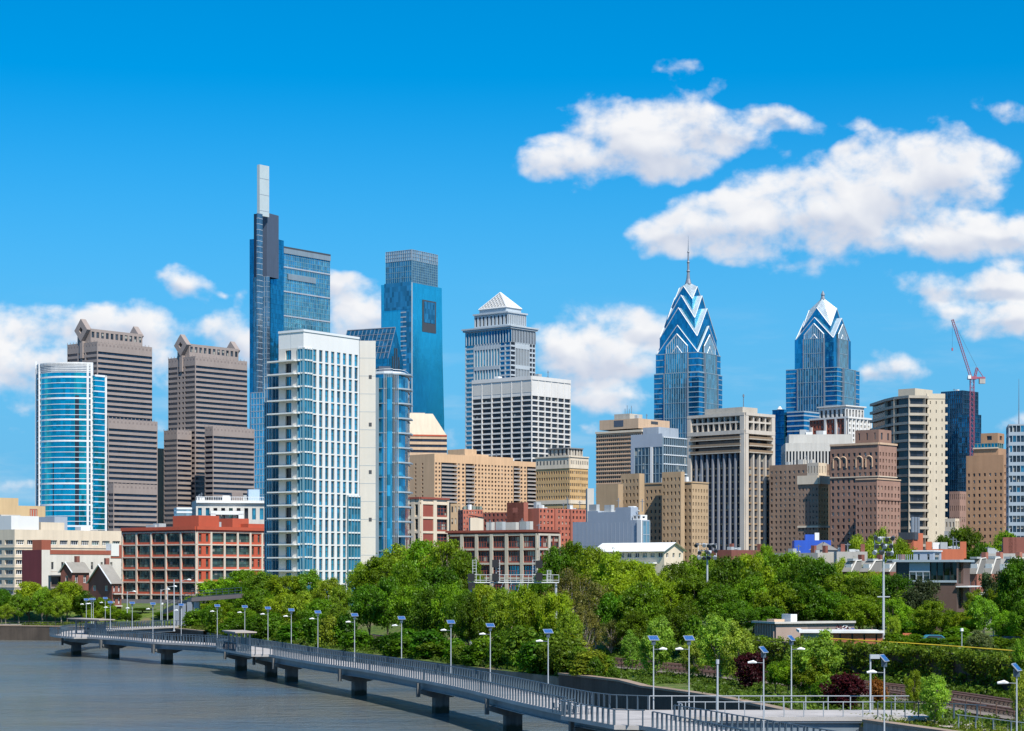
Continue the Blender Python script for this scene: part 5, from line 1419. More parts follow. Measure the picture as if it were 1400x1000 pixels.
    # ---- mansard rowhouses
    def mansard(xl, xc, xr, ye, yr, D, label, rot, wall, dorm=1):
        b = Blk(xl, xc, xr, ye, D, rot, z0=5)
        T = Bld('mansard_rowhouse', label, 'rowhouse', b, 'mansard rowhouses behind the trees')
        T.facade(b, 'W', 2, 2, .34, .5, .25, wall, [GD2, GD], mull=(1, 1, .08), fr=LW); T.facade(b, 'S', 0, 0, wall=wall); T.walls(b, wall, roof=False)
        zr = ZT(yr, D); p = [Vector((q.x, q.y, b.z1)) for q in b.pts(0)]
        i0 = b.E * (b.S * .45)
        up = Vector((0, 0, zr - b.z1)); r0, r1 = p[0] + i0 + up, p[3] + i0 + up
        m = T.mb('mansard_roof', MATS['shingle']); m.face(p[3] - b.E * .3, p[0] - b.E * .3, r0, r1)
        m = T.mb('flat_roof', MATS['roof_unit']); m.face(r0, Vector((p[1].x, p[1].y, zr)), Vector((p[2].x, p[2].y, zr)), r1)
        m = T.mb('party_wall', MATS['slate']); m.face(p[0], p[1], Vector((p[1].x, p[1].y, zr)), r0); m.face(p[2], p[3], r1, Vector((p[2].x, p[2].y, zr)))
        ed = T.mb('roof_edge', MATS['concrete_pale']); ed.tube([p[0] - b.E * .3, r0, Vector((p[1].x, p[1].y, zr + .1))], .16, 4)
        for i in range(dorm):
            u = b.W * (i + .5) / dorm - .9; O, U, N, L = b.side('W')
            q = O + U * u - N * (.3); h = (zr - b.z1) * .75; q.z = b.z1 + .2
            h *= .78; d = MB(); d.boxv(q + U * .25, U * 1.4, -N * (b.S * .35), (0, 0, h)); do = d.build('dormer', WP, T.root)
            d = MB(); d.boxv(q + N * .02 + U * .5 + Vector((0, 0, .3)), U * .9, N * .06, (0, 0, h - .8)); d.build('window', GD2, do)
        T.mb('chimney', wall).boxv(r0 + b.E * 1.5, b.E * .9, b.V * .9, (0, 0, 1.2)); T.clutter(b, 1, z=zr, big=.2, mats=('roof_unit',))
        T.done()
    RBD = MATS['brown_red']
    for i, (x0, x1, lab) in enumerate(((1152, 1178, 'brick mansard rowhouse, leftmost of the pair left of the black glass house'), (1176, 1206, 'mansard rowhouse with white dormer just left of the sports light pole'), (1204, 1236, 'mansard rowhouse with white dormer right beside the black glass house'))):
        mansard(x0, x0 + 13, x1, 782, 767, 390 - i * 8, lab, 40, RBD)
    for i, (x0, x1, lab) in enumerate(((1324, 1348, 'red brick mansard rowhouse right next to the black glass house, with a pale dormer'), (1344, 1368, 'mansard rowhouse behind the pale feathery tree, second from the black glass house'), (1364, 1402, 'mansard rowhouse furthest right, cut by the edge of the view'))):
        mansard(x0, x0 + 12, x1, 785, 764, 380 - i * 8, lab, 44, MATS['pink_red'])
    b = Blk(1318, 1330, 1366, 812, 335, 40, z0=5); T = Bld('garage_wall', 'low grey concrete garage with white parapet right of the black glass house', 'garage', b); T.solid(b, MATS['concrete_grey'])
    T.wbox(b, 'S', 0, b.S, 0, .2, b.z1 - .4, b.z1 + .2, MATS['white_paint'], 'parapet'); T.wbox(b, 'W', 0, b.W, 0, .2, b.z1 - .4, b.z1 + .2, MATS['white_paint'], 'parapet'); T.done()

    # ---- low brick park building above the ivy wall
    D = 262; b = Blk(1033, 1061, 1168, 851.5, D + 6, 22, z0=6)
    T = Bld('park_building', 'low brown park building with flat pale roof and ribbed end wall', 'park building', b)
    T.facade(b, 'W', 0, 0, wall=MATS['granite_dark']); T.facade(b, 'S', 0, 0, wall=MATS['granite_pale'], u0=0, u1=b.S * .40); T.facade(b, 'S', 0, 0, wall=MATS['granite_dark'], u0=b.S * .4); T.walls(b, MATS['granite_dark'], roofmat=MATS['concrete_pale'])
    for i in range(8): T.wbox(b, 'W', b.W * i / 8, b.W * i / 8 + .25, 0, .15, 6, b.z1 - .3, MATS['granite_pale'], 'rib')
    for k in 'SW': T.wbox(b, k, -.4, b.side(k)[3], -.01, .4, b.z1 - .15, b.z1 + .12, MATS['concrete_pale'], 'roof_edge')
    # graffiti patch: loose painted strokes
    rg = random.Random(5); O, U, N, L = b.side('S')
    for k in range(26):
        m = MB(); x = L * (.76 + .2 * rg.random()); z = b.z1 - .6 - .9 * rg.random(); pl = []
        for s in range(4): pl.append(O + U * (x + s * .25) + N * .06 + Vector((0, 0, z + rg.uniform(-.25, .25))))
        m.tube(pl, .06, 4); T.m.setdefault(('graffiti', 'g%d' % (k % 3), 0), (MB(), [MATS['blue_tarp'], MATS['white_paint'], MATS['maroon']][k % 3]))[0].tube(pl, .07, 4)
    c = b.sub(b.S * .33, b.S * .41, 3, 5.4, b.z1, b.z1 + 1.0); T.solid(c, WP, 'rooftop_unit'); c = b.sub(b.S * .12, b.S * .25, 3, 5, b.z1, b.z1 + .35); T.solid(c, MATS['beige'], 'rooftop_unit'); T.done()
    b = Blk(1094, 1098, 1206.5, 863, 256, 20, z0=6, W=8)
    T = Bld('brick_field_house', 'low orange brick field house with flat white roof edge and dark doors', 'field house', b)
    OB = MATS['orange_brick2']
    T.facade(b, 'S', 0, 0, wall=MATS['frame_green'], u0=0, u1=b.S * .24); T.facade(b, 'S', 5, 1, .14, .8, .2, OB, GINK, u0=b.S * .24, fv=.2, name='door'); T.facade(b, 'W', 0, 0, wall=OB); T.walls(b, OB, roofmat=MATS['white_paint'])
    for k in 'SW': T.wbox(b, k, -.5, b.side(k)[3] + .2, -.01, .5, b.z1 - .22, b.z1 + .1, MATS['white_paint'], 'roof_edge')
    T.done()

GLIGHT = solid('sky_panel', (.42, .55, .68), .5, .05)
glass('glass_pale', (.30, .48, .55), .7, .15, (2, 3), .03, .4); glass('glass_house', (.03, .045, .04), .35, .06, (1.6, 3), .04, .8)
GPALE, GHOUSE = MATS['glass_pale'], MATS['glass_house']
solid('loft_cream', (.62,.54,.44), .8, .08); solid('frame_dark', (.05,.06,.055), .6, .1); solid('yellow_render', (.56, .40, .22), .85, .06); solid('white_brick', (.62, .58, .54), .85, .1); solid('brown_red', (.215, .075, .055), .85, .16)
solid('tan_light', (.62, .40, .235), .85, .06); solid('red_apart', (.42, .13, .085), .85, .12); solid('red_apart_shade', (.34, .115, .08), .85, .12)  # the last is red_apart darkened for west walls: shade put into the colour
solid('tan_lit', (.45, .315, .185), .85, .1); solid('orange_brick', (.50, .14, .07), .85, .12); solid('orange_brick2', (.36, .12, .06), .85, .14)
solid('umber_brick', (.115, .07, .058), .85, .12); solid('black_cladding', (.02, .022, .026), .4, .1); solid('pink_red', (.36, .14, .10), .85, .14); solid('granite_pale', (.36, .27, .23), .85, .1)
near_city()
# ================================================================ river, banks, ground
def catmull(P, step=3.0):
    P = [Vector(p) for p in P]; out = []
    for i in range(len(P) - 1):
        p0, p1, p2, p3 = P[max(i - 1, 0)], P[i], P[i + 1], P[min(i + 2, len(P) - 1)]
        n = max(2, int((p2 - p1).length / step))
        for k in range(n):
            t = k / n
            out.append(.5 * ((2 * p1) + (p2 - p0) * t + (2 * p0 - 5 * p1 + 4 * p2 - p3) * t * t + (3 * p1 - p0 - 3 * p2 + p3) * t ** 3))
    out.append(P[-1]); return out
SHORE = catmull([(95, -60), (74, 20), (56, 80), (43, 120), (33.5, 150), (28.5, 164), (26, 176), (20, 205), (10, 232), (-3, 262), (-18, 300), (-34, 340), (-50, 382), (-64, 420), (-78, 444), (-98, 453), (-125, 462), (-200, 475), (-420, 490), (-1600, 520)], 5)
def shore_off(d):
    out = []
    for i, p in enumerate(SHORE):
        a, b = SHORE[max(i - 1, 0)], SHORE[min(i + 1, len(SHORE) - 1)]
        t = (b - a).normalized(); out.append(p + Vector((t.y, -t.x)) * d)
    return out
def gz(x, y):
    d = min((Vector((x, y)) - p).length for p in SHORE)
    if d < 27: return 3.0 + .01 * d
    if d < 34: return 3.3 + (d - 27) / 7 * 2.4
    return 5.7

def ground_mats():
    m, t, b = newmat('grass')
    pos = t.node('ShaderNodeNewGeometry').outputs['Position']
    n1 = t.noise(pos, .12, 5, .6); n2 = t.noise(pos, .9, 5, .65); n3 = t.noise(t.mapping(pos, sc=(1, 1, 1)), 5, 3, .6)
    c = t.mix(t.ramp(n2, .35, .7), (.05, .11, .008), (.17, .22, .02)); c = t.mix(t.ramp(n1, .52, .68), c, (.22, .17, .09)); c = t.mix(t.m('MULTIPLY', n3, .35), c, (.03, .05, .01))
    t.put(b.inputs['Base Color'], c); b.inputs['Roughness'].default_value = .95
    bp = t.node('ShaderNodeBump'); bp.inputs['Strength'].default_value = .8; bp.inputs['Distance'].default_value = .3; t.put(bp.inputs['Height'], n3); t.l.new(bp.outputs[0], b.inputs['Normal'])
    m, t, b = newmat('water')
    pos = t.node('ShaderNodeNewGeometry').outputs['Position']
    b.inputs['Base Color'].default_value = (.075, .066, .030, 1); b.inputs['Roughness'].default_value = .12; b.inputs['IOR'].default_value = 1.45
    big = t.noise(t.mapping(pos, sc=(.02, .035, 1)), 1, 4, .6)
    cc = t.mix(t.ramp(big, .35, .7), (.150, .150, .125), (.095, .135, .165)); t.put(b.inputs['Base Color'], cc)
    w1 = t.noise(t.mapping(pos, rot=(0, 0, .5), sc=(1, 1.5, 1)), .55, 4, .6, .4); w2 = t.noise(t.mapping(pos, rot=(0, 0, -.3), sc=(1, 1.8, 1)), 2.4, 4, .65, .3)
    calm = t.ramp(t.noise(t.mapping(pos, sc=(.012, .03, 1)), 1, 3, .5), .35, .65, .45, 1.0)
    w3 = t.noise(t.mapping(pos, rot=(0, 0, .5), sc=(.8, 1.3, 1)), .2, 4, .6, .6)
    h = t.m('MULTIPLY', t.m('ADD', t.m('ADD', t.m('MULTIPLY', w1, .8), t.m('MULTIPLY', w2, .25)), t.m('MULTIPLY', w3, 1.5)), calm)
    bp = t.node('ShaderNodeBump'); bp.inputs['Strength'].default_value = 1.0; bp.inputs['Distance'].default_value = .8; t.put(bp.inputs['Height'], h); t.l.new(bp.outputs[0], b.inputs['Normal'])
    solid('asphalt', (.07, .07, .07), .95, .2, 0); solid('ballast', (.20, .165, .135), .95, .25, 0, scale=.6); solid('path_paving', (.44, .38, .34), .9, .12, 0)
    solid('old_wall', (.075, .058, .045), .9, .35, .25, scale=.25); solid('old_wall_cap', (.30, .22, .16), .9, .2); solid('concrete_wall', (.26, .25, .24), .9, .3, .3, scale=.4)
    solid('rail_rust', (.17, .09, .06), .6, .2); solid('tie_wood', (.07, .05, .04), .9, .2); solid('stone_riprap', (.2, .17, .13), .95, .4, 0, scale=.8)
ground_mats()
# one ground sheet: strips running inland from the shoreline
DS = [0.0, .35, 8, 16, 26, 27.5, 33, 60, 140, 400, 1200, 9000]; ZS = [-2.5, 2.95, 3.05, 3.1, 3.2, 3.4, 5.6, 5.8, 5.9, 5.5, 4.5, 4.0]
g = MB(); rows = [shore_off(d) for d in DS]; n = len(SHORE)
for r, z in zip(rows, ZS): g.v += [(p.x, p.y, z) for p in r]
for k in range(len(DS) - 1):
    for i in range(n - 1):
        g.f.append((k * n + i, (k + 1) * n + i, (k + 1) * n + i + 1, k * n + i + 1)[::-1]); g.mi.append(0 if k > 0 and DS[k] < 130 else (2 if k == 0 else 1))
go = g.build('ground', [MATS['grass'], MATS['asphalt'], MATS['stone_riprap']], kind='structure')
w = MB(); w.face((-9000, -3000, 0), (3000, -3000, 0), (3000, 560, 0), (-9000, 560, 0)); w.build('river', MATS['water'], kind='structure')
rb = MB(); rb.face((-9000, -3000, -2.6), (3000, -3000, -2.6), (3000, 560, -2.6), (-9000, 560, -2.6)); rb.build('riverbed', MATS['old_wall'], kind='structure')
# paths
def strip(pa, pb, z, name, mat, dz=None):
    m = MB()
    for i in range(len(pa) - 1): m.face((pa[i].x, pa[i].y, z), (pb[i].x, pb[i].y, z), (pb[i + 1].x, pb[i + 1].y, z), (pa[i + 1].x, pa[i + 1].y, z))
    return m.build(name, mat, kind='structure')
def sub_off(d, y0, y1):
    return [p for p in shore_off(d) if y0 <= p.y <= y1]
def sub_pair(d0, d1, f):
    a, b = shore_off(d0), shore_off(d1); k = [i for i in range(len(SHORE)) if f(SHORE[i])]; return [a[i] for i in k], [b[i] for i in k]
a, b_ = sub_pair(9.5, 13.5, lambda p: p.x < -70 and p.x > -700); strip(a, b_, 3.13, 'river_path', MATS['path_paving'])
a, b_ = sub_pair(5.5, 9.5, lambda p: p.y < 172 and p.y > -40); strip(a, b_, 3.12, 'river_path', MATS['path_paving'])
TR = lambda p: p.x > -75
a, b_ = sub_pair(13.6, 25.4, lambda p: p.x > -90); strip(a, b_, 3.27, 'railway_ballast', MATS['ballast'])
# railway: two tracks
for d0, nm in ((16.4, 'railway track nearer the river'), (21.6, 'railway track nearer the ivy wall')):
    k = [i for i in range(n) if SHORE[i].x > -85 and SHORE[i].y > 60]
    ra, rb_ = [[shore_off(d0 + e)[i] for i in k] for e in (-.72, .72)]
    T = thing('railway_track', 'rusty ' + nm + ' behind the boardwalk', 'railway track', (ra[0].x, ra[0].y, 3.3), 'railway tracks on the bank')
    for r in (ra, rb_):
        m = MB(); m.tube([(p.x, p.y, 3.62) for p in r], .09, 4); m.build('rail', MATS['rail_rust'], T)
    m = MB(); L = 0
    for i in range(len(ra) - 1):
        seg = (ra[i + 1] - ra[i]).length; q = int(seg / .9)
        for j in range(max(1, q)):
            t = j / max(1, q); p = ra[i].lerp(ra[i + 1], t); e = rb_[i].lerp(rb_[i + 1], t); dd = (e - p)
            m.boxv((p.x - dd.x * .35, p.y - dd.y * .35, 3.34), (dd.x * 1.7, dd.y * 1.7, 0), Vector((-dd.y, dd.x, 0)).normalized() * .26, (0, 0, .16))
    m.build('sleepers', MATS['tie_wood'], T, kind='stuff')

def wall_along(d, f, z0, z1, th, name, label, cat, mat, cap=None, capn='coping'):
    k = [i for i in range(n) if f(SHORE[i])]; a = [shore_off(d)[i] for i in k]; b = [shore_off(d + th)[i] for i in k]
    T = thing(name, label, cat, (a[0].x, a[0].y, z0))
    m = MB()
    zz = z1 if callable(z1) else (lambda p: z1)
    for i in range(len(a) - 1):
        za, zb = zz(a[i]), zz(a[i + 1])
        m.face((a[i].x, a[i].y, z0), (a[i].x, a[i].y, za), (a[i + 1].x, a[i + 1].y, zb), (a[i + 1].x, a[i + 1].y, z0))
        m.face((b[i].x, b[i].y, z0), (b[i + 1].x, b[i + 1].y, z0), (b[i + 1].x, b[i + 1].y, zb), (b[i].x, b[i].y, za))
        m.face((a[i].x, a[i].y, za), (b[i].x, b[i].y, za), (b[i + 1].x, b[i + 1].y, zb), (a[i + 1].x, a[i + 1].y, zb))
    m.build('wall', mat, T)
    if cap:
        a2 = [shore_off(d - .12)[i] for i in k]; b2 = [shore_off(d + th + .12)[i] for i in k]; m = MB()
        for i in range(len(a) - 1):
            za, zb = zz(a[i]) + .01, zz(a[i + 1]) + .01
            for (p, q, r, s) in (((a2[i], za), (b2[i], za), (b2[i + 1], zb), (a2[i + 1], zb)),):
                m.face(*[(v[0].x, v[0].y, v[1] + .22) for v in (p, q, r, s)])
            m.face((a2[i].x, a2[i].y, za), (a2[i].x, a2[i].y, za + .22), (a2[i + 1].x, a2[i + 1].y, zb + .22), (a2[i + 1].x, a2[i + 1].y, zb))
        m.build(capn, cap, T)
    return T, a
wall_along(-.4, lambda p: p.x < -60 and p.x > -1500 and p.y > 415, -1, 3.1, .9, 'river_wall', 'long dark stone river wall at the far left bank', 'river wall', MATS['old_wall'], MATS['old_wall_cap'])
wall_along(-.5, lambda p: 174 < p.y < 246, -1, lambda p: 2.95 + (.35 if p.y > 222 else 0), .9, 'river_wall', 'dark old river wall with pale cap beyond the boardwalk railing', 'river wall', MATS['old_wall'], MATS['old_wall_cap'])
wall_along(-.4, lambda p: 20 < p.y < 166, -1, 3.45, .8, 'river_wall', 'streaked grey concrete river wall at the bottom right', 'river wall', MATS['concrete_wall'], MATS['old_wall_cap'])
# ================================================================ boardwalk
DZ = 3.7
def pier_mat():
    m, t, b = newmat('pier_concrete')
    pos = t.node('ShaderNodeNewGeometry').outputs['Position']; sp = t.node('ShaderNodeSeparateXYZ'); t.put(sp.inputs[0], pos)
    n = t.noise(t.mapping(pos, sc=(1, 1, .25)), 1.2, 5, .65); z = t.m('ADD', sp.outputs[2], t.m('MULTIPLY', t.m('SUBTRACT', n, .5), .9))
    c = t.mix(t.ramp(n, .3, .7), (.075, .08, .085), (.15, .15, .145)); c = t.mix(t.ramp(z, .55, .95, 1, 0), c, (.030, .030, .018))
    t.put(b.inputs['Base Color'], c); b.inputs['Roughness'].default_value = .85
pier_mat()
solid('girder', (.17, .21, .25), .55, .10, .15); solid('deck_concrete', (.42, .39, .37), .85, .20, 0, scale=.35)
solid('rail_steel', (.055, .085, .115), .5, .05, 0); solid('rail_pale', (.29, .32, .35), .45, .05, 0); solid('canopy_top', (.42, .36, .31), .8, .1); solid('lamp_pole', (.40, .43, .46), .45, .05, 0); solid('lamp_white', (.78, .79, .78), .4, .03, 0)
def solar_mat():
    m, t, b = newmat('solar_cell')
    tc = t.node('ShaderNodeTexCoord').outputs['Object']
    br = t.node('ShaderNodeTexBrick'); br.offset = 0; t.put(br.inputs['Vector'], tc); br.inputs['Scale'].default_value = 6; br.inputs['Color1'].default_value = (.02, .085, .26, 1); br.inputs['Color2'].default_value = (.025, .10, .30, 1); br.inputs['Mortar'].default_value = (.20, .27, .38, 1); br.inputs['Mortar Size'].default_value = .02; br.inputs['Brick Width'].default_value = 1; br.inputs['Row Height'].default_value = 1
    t.put(b.inputs['Base Color'], br.outputs[0]); b.inputs['Roughness'].default_value = .3; b.inputs['Specular IOR Level'].default_value = .35
solar_mat()
EDGE = catmull([(-62, 452), (-74, 440), (-82, 424), (-86.5, 406), (-86, 390), (-81.5, 375), (-75.5, 366), (-69, 357), (-60.5, 342), (-53, 333), (-46, 322), (-38.5, 302), (-31.5, 282), (-25, 264), (-18, 247), (-11.5, 228), (-5.5, 209), (0.2, 187), (4.6, 172), (8.6, 161), (12.2, 150), (16.2, 134), (19.5, 118), (22, 100), (24, 70)], 1.6)
def offs(line, d, wfun=None):
    out = []
    for i, p in enumerate(line):
        a, b = line[max(i - 1, 0)], line[min(i + 1, len(line) - 1)]; t = (b - a).normalized()
        out.append(p + Vector((-t.y, t.x)) * (d if wfun is None else wfun(i, p)))   # left of travel = land side (travelling towards the camera)
    return out
def width(i, p):
    return 4.6 + max(0, (150 - p.y)) * .07 if p.y < 150 else 4.6
LAND = offs(EDGE, 0, width)
BW = thing('boardwalk', 'curving concrete boardwalk on hammerhead piers with steel railings, running over the river', 'boardwalk', (EDGE[0].x, EDGE[0].y, 0))
def LI_(i): return LAND[i]
def ribbon(m, A, B, z, down=False):
    for i in range(len(A) - 1):
        q = [(A[i].x, A[i].y, z), (B[i].x, B[i].y, z), (B[i + 1].x, B[i + 1].y, z), (A[i + 1].x, A[i + 1].y, z)]
        m.face(*(q if down else q[::-1]))
def vside(m, A, z0, z1, flip=False):
    for i in range(len(A) - 1):
        q = [(A[i].x, A[i].y, z0), (A[i + 1].x, A[i + 1].y, z0), (A[i + 1].x, A[i + 1].y, z1), (A[i].x, A[i].y, z1)]
        m.face(*(q[::-1] if flip else q))
m = MB(); A = offs(EDGE, -.15); B = offs(EDGE, 0, lambda i, p: width(i, p) + .15)
ribbon(m, A, B, DZ); ribbon(m, A, B, DZ - .32, True); vside(m, A, DZ - .32, DZ); vside(m, B, DZ - .32, DZ, True)
# lookout bays standing out over the water
BAYS = [(317, 289, 2.4), (171, 156, 1.9), (383, 366, 2.2)]
def bay_pts(y0, y1, w):
    k = [i for i, p in enumerate(EDGE) if y1 <= p.y <= y0]
    o = offs(EDGE, -w); return [EDGE[i] for i in k], [o[i] for i in k]
for y0, y1, w_ in BAYS:
    e, o = bay_pts(y0, y1, w_); o = o[1:-1]
    m.prism([(p.x, p.y) for p in o] + [(p.x, p.y) for p in offs(e, .5)[::-1]], DZ - .34, DZ + .004)
# landing that joins the bank on the right
m.prism([(6.2, 178.5), (8.6, 176.2), (11.6, 174.5), (34, 174.5), (34, 166.2), (13.4, 166.2), (12.2, 163), (6, 172)], DZ - .33, DZ + .006)
m.build('deck', MATS['deck_concrete'], BW)
for side in (0, 1):
    m = MB(); Lr = offs(EDGE, .55) if side == 0 else offs(EDGE, 0, lambda i, p: width(i, p) - .55)
    L2 = offs(Lr, .12)
    vside(m, Lr, DZ - 1.08, DZ - .30); vside(m, L2, DZ - 1.08, DZ - .30, True)
    f0, f1 = offs(Lr, -.22), offs(Lr, .34)
    ribbon(m, f0, f1, DZ - 1.05); ribbon(m, f0, f1, DZ - 1.13, True); vside(m, f0, DZ - 1.13, DZ - 1.05); vside(m, f1, DZ - 1.13, DZ - 1.05, True)
    m.build('girder', MATS['girder'], BW)
m = MB(); m.box(14, 166.6, DZ - 1.7, 29.5, 166.9, DZ - .34); m.box(14, 173.6, DZ - 1.7, 29.5, 173.9, DZ - .34); m.box(13.2, 166.3, DZ - .5, 34, 166.55, DZ - .28)
m.build('girder', MATS['girder'], BW)
# expansion joints across the deck
m = MB()
for i in range(4, len(EDGE) - 2, 5):
    a, b = EDGE[i], LI_(i); dd = (b - a); tt = Vector((-dd.y, dd.x)).normalized() * .05
    m.face((a.x - tt.x, a.y - tt.y, DZ + .008), (a.x + tt.x, a.y + tt.y, DZ + .008), (b.x + tt.x, b.y + tt.y, DZ + .008), (b.x - tt.x, b.y - tt.y, DZ + .008))
m.build('expansion_joints', MATS['dark_metal'], BW, kind='stuff')
# piers: stem + cap beam
PIERS = [(101, 397), (131, 380), (160, 364), (217, 341), (300.5, 318), (346, 299), (377, 286), (451, 255), (570.6, 224), (654, 196), (741, 170), (800, 157), (900, 138)]
for k, (px, Y) in enumerate(PIERS):
    x = (px - 700) / F * Y; c = Vector((x, Y))
    i = min(range(len(EDGE)), key=lambda j: (EDGE[j] - c).length)
    a, b2 = EDGE[max(i - 1, 0)], EDGE[min(i + 1, len(EDGE) - 1)]; t = (b2 - a).normalized(); nn = Vector((-t.y, t.x))
    mid = EDGE[i] + nn * 2.3
    m = MB(); m.boxv((*(mid - t * .75 - nn * .8), -2.4), Vector((*t, 0)) * 1.3, Vector((*nn, 0)) * 1.6, (0, 0, DZ - 1.6 + 2.3))
    # tapered cap
    c0, c1 = mid - t * .7, mid + t * .7
    zt, zb, zm = DZ - 1.14, DZ - 1.95, DZ - 1.5
    pr = [(-2.5, zt), (2.5, zt), (2.5, zm), (1.1, zb), (-1.1, zb), (-2.5, zm)]
    f = [Vector((*(c0 + nn * u), z)) for u, z in pr]; g2 = [Vector((*(c1 + nn * u), z)) for u, z in pr]
    m.face(*f); m.face(*g2[::-1])
    for q in range(6): m.face(f[q], f[(q + 1) % 6], g2[(q + 1) % 6], g2[q])
    m.boxv((*(mid - t * .25 - nn * 2.75), DZ - 1.9), Vector((*t, 0)) * .5, Vector((*nn, 0)) * .35, (0, 0, 1.5))
    m.boxv((*(mid - t * .9 - nn * 2.5), DZ - 1.8), Vector((*t, 0)) * .3, Vector((*nn, 0)) * .12, (0, 0, 1.4))
    m.build('pier', MATS['pier_concrete'], BW)
# posts and rails
def railing(line, step, name='railing', pale=False, solidp=True, cable=6, fin=.16):
    """fin posts, a top rail and thin horizontal cables along a polyline"""
    mp, mc = MB(), MB(); L = 0; nxt = 0
    pts3 = []
    for i in range(len(line) - 1):
        a, b = line[i], line[i + 1]; seg = (b - a).length
        if seg < 1e-4: continue
        t = (b - a) / seg; nn = Vector((-t.y, t.x))
        while nxt <= L + seg:
            p = a + t * (nxt - L)
            mp.boxv((*(p - t * .035 - nn * fin / 2), DZ + .02), Vector((*t, 0)) * .07, Vector((*nn, 0)) * fin, (0, 0, 1.18)); nxt += step
        L += seg
    for h, r in [(1.2, .045)] + [(.14 + .16 * k, .034 if pale else .02) for k in range(cable)]:
        (mp if h > 1 else mc).tube([(p.x, p.y, DZ + h) for p in line], r, 4)
    top = MB(); top.tube([(p.x, p.y, DZ + 1.02) for p in line], .03, 4)
    o = mp.build(name, MATS['rail_pale'] if pale else MATS['rail_steel'], BW)
    mc.build('rail_cables', MATS['rail_pale'], o); top.build('handrail', MATS['rail_pale'], o)
def between(line, y0, y1): return [p for p in line if y1 <= p.y <= y0]
LI = offs(EDGE, 0, lambda i, p: width(i, p) - .05); EI = offs(EDGE, .0)
land_rail = [p for p in LI if p.y > 178.8]
for s in range(0, len(land_rail) - 1, 14): railing(land_rail[s:s + 15], .95)
near_land = [p for p in LI if p.y < 163.5]
for s in range(0, len(near_land) - 1, 14): railing(near_land[s:s + 15], 1.0)
cuts = [470, 383, 366, 317, 289, 171, 156, 60]
for k in range(0, len(cuts), 2):
    seg = between(EI, cuts[k], cuts[k + 1])
    for s in range(0, len(seg) - 1, 14): railing(seg[s:s + 15], .95)
for y0, y1, w_ in BAYS:
    e, o = bay_pts(y0, y1, w_); o = o[1:-1]; railing([e[0]] + o + [e[-1]], 1.15, fin=.2)
railing([land_rail[-1], Vector((8.7, 176.0)), Vector((11.7, 174.3))], 1.0)
railing([Vector((11.7, 174.3)), Vector((33.8, 174.3))], 1.9, pale=True, fin=.1)
railing([Vector((13.6, 163.8)), Vector((13.4, 166.3)), Vector((29.5, 166.3))], 1.6, pale=True, fin=.1)
railing([Vector((29.7, 166.3)), Vector((33.6, 166.2)), Vector((37.5, 162))], 1.1)

# shelters
def shelter(px, Y, label, ang, L=9, Wd=3.2):
    x = (px - 700) / F * Y; T = thing('shelter', label, 'shelter', (x, Y, DZ), None, ang); T['_o'] = [0, 0, 0]
    m = MB(); m.boxv((-L / 2, -Wd / 2, 2.75), (L, 0, 0), (0, Wd, 0), (0, 0, .16)); r = m.build('roof', MATS['canopy_top'], T)
    m = MB(); m.boxv((-L / 2 + .4, -Wd / 2 + .3, 2.5), (L - .8, 0, 0), (0, .12, 0), (0, 0, .25)); m.boxv((-L / 2 + .4, Wd / 2 - .4, 2.5), (L - .8, 0, 0), (0, .12, 0), (0, 0, .25)); m.build('roof_beam', MATS['dark_metal'], T)
    for sx in (-.30, .02, .30):
        for sy in (-.3, .3): mm = MB(); mm.box(L * sx - .12, Wd * sy - .12, 0, L * sx + .12, Wd * sy + .12, 2.55); mm.build('post', MATS['girder'], T)
    m = MB(); m.box(-L * .28, Wd * .28, .3, L * .28, Wd * .33, 1.9); m.build('screen', MATS['girder'], T)
    m = MB(); m.box(-L * .22, -.1, .42, L * .22, .4, .5); m.box(-L * .2, .05, .0, -L * .18, .3, .42); m.box(L * .18, .05, 0, L * .2, .3, .42); m.build('bench', MATS['rail_steel'], T)
def tang(Y):
    i = min(range(len(EDGE)), key=lambda j: abs(EDGE[j].y - Y) + (0 if EDGE[j].y < 405 else 99)); t = EDGE[i + 1] - EDGE[i - 1]; return math.atan2(t.y, t.x)
shelter(327, 303.5, 'flat roofed shelter on the boardwalk lookout in front of the light green trees', tang(303), 9.5)
shelter(124, 381, 'flat roofed shelter near the far left end of the boardwalk', tang(376) + .25, 14)
# table sets on the nearer lookout
def table(px, Y, label):
    x = (px - 700) / F * Y; T = thing('cafe_table', label, 'table', (x, Y, DZ), None, .4); T['_o'] = [0, 0, 0]
    m = MB(); m.box(-.5, -.4, .7, .5, .4, .75); m.build('table_top', MATS['rail_pale'], T)
    for sx in (-.42, .38):
        for sy in (-.32, .3): m = MB(); m.box(sx, sy, 0, sx + .05, sy + .05, .7); m.build('leg', MATS['rail_steel'], T)
    for sx in (-1.1, .75):
        m = MB(); m.box(sx, -.2, .42, sx + .4, .2, .46); m.box(sx + (.36 if sx > 0 else 0), -.2, .46, sx + (.4 if sx > 0 else .04), .2, .85)
        for a_ in (0, .36):
            for c_ in (-.2, .16): m.box(sx + a_, c_, 0, sx + a_ + .04, c_ + .04, .42)
        m.build('seat', MATS['rail_steel'], T)
table(792, 169, 'small steel table with seats on the nearest lookout, right one'); table(773, 171.5, 'small steel table with seats on the nearest lookout, left one')

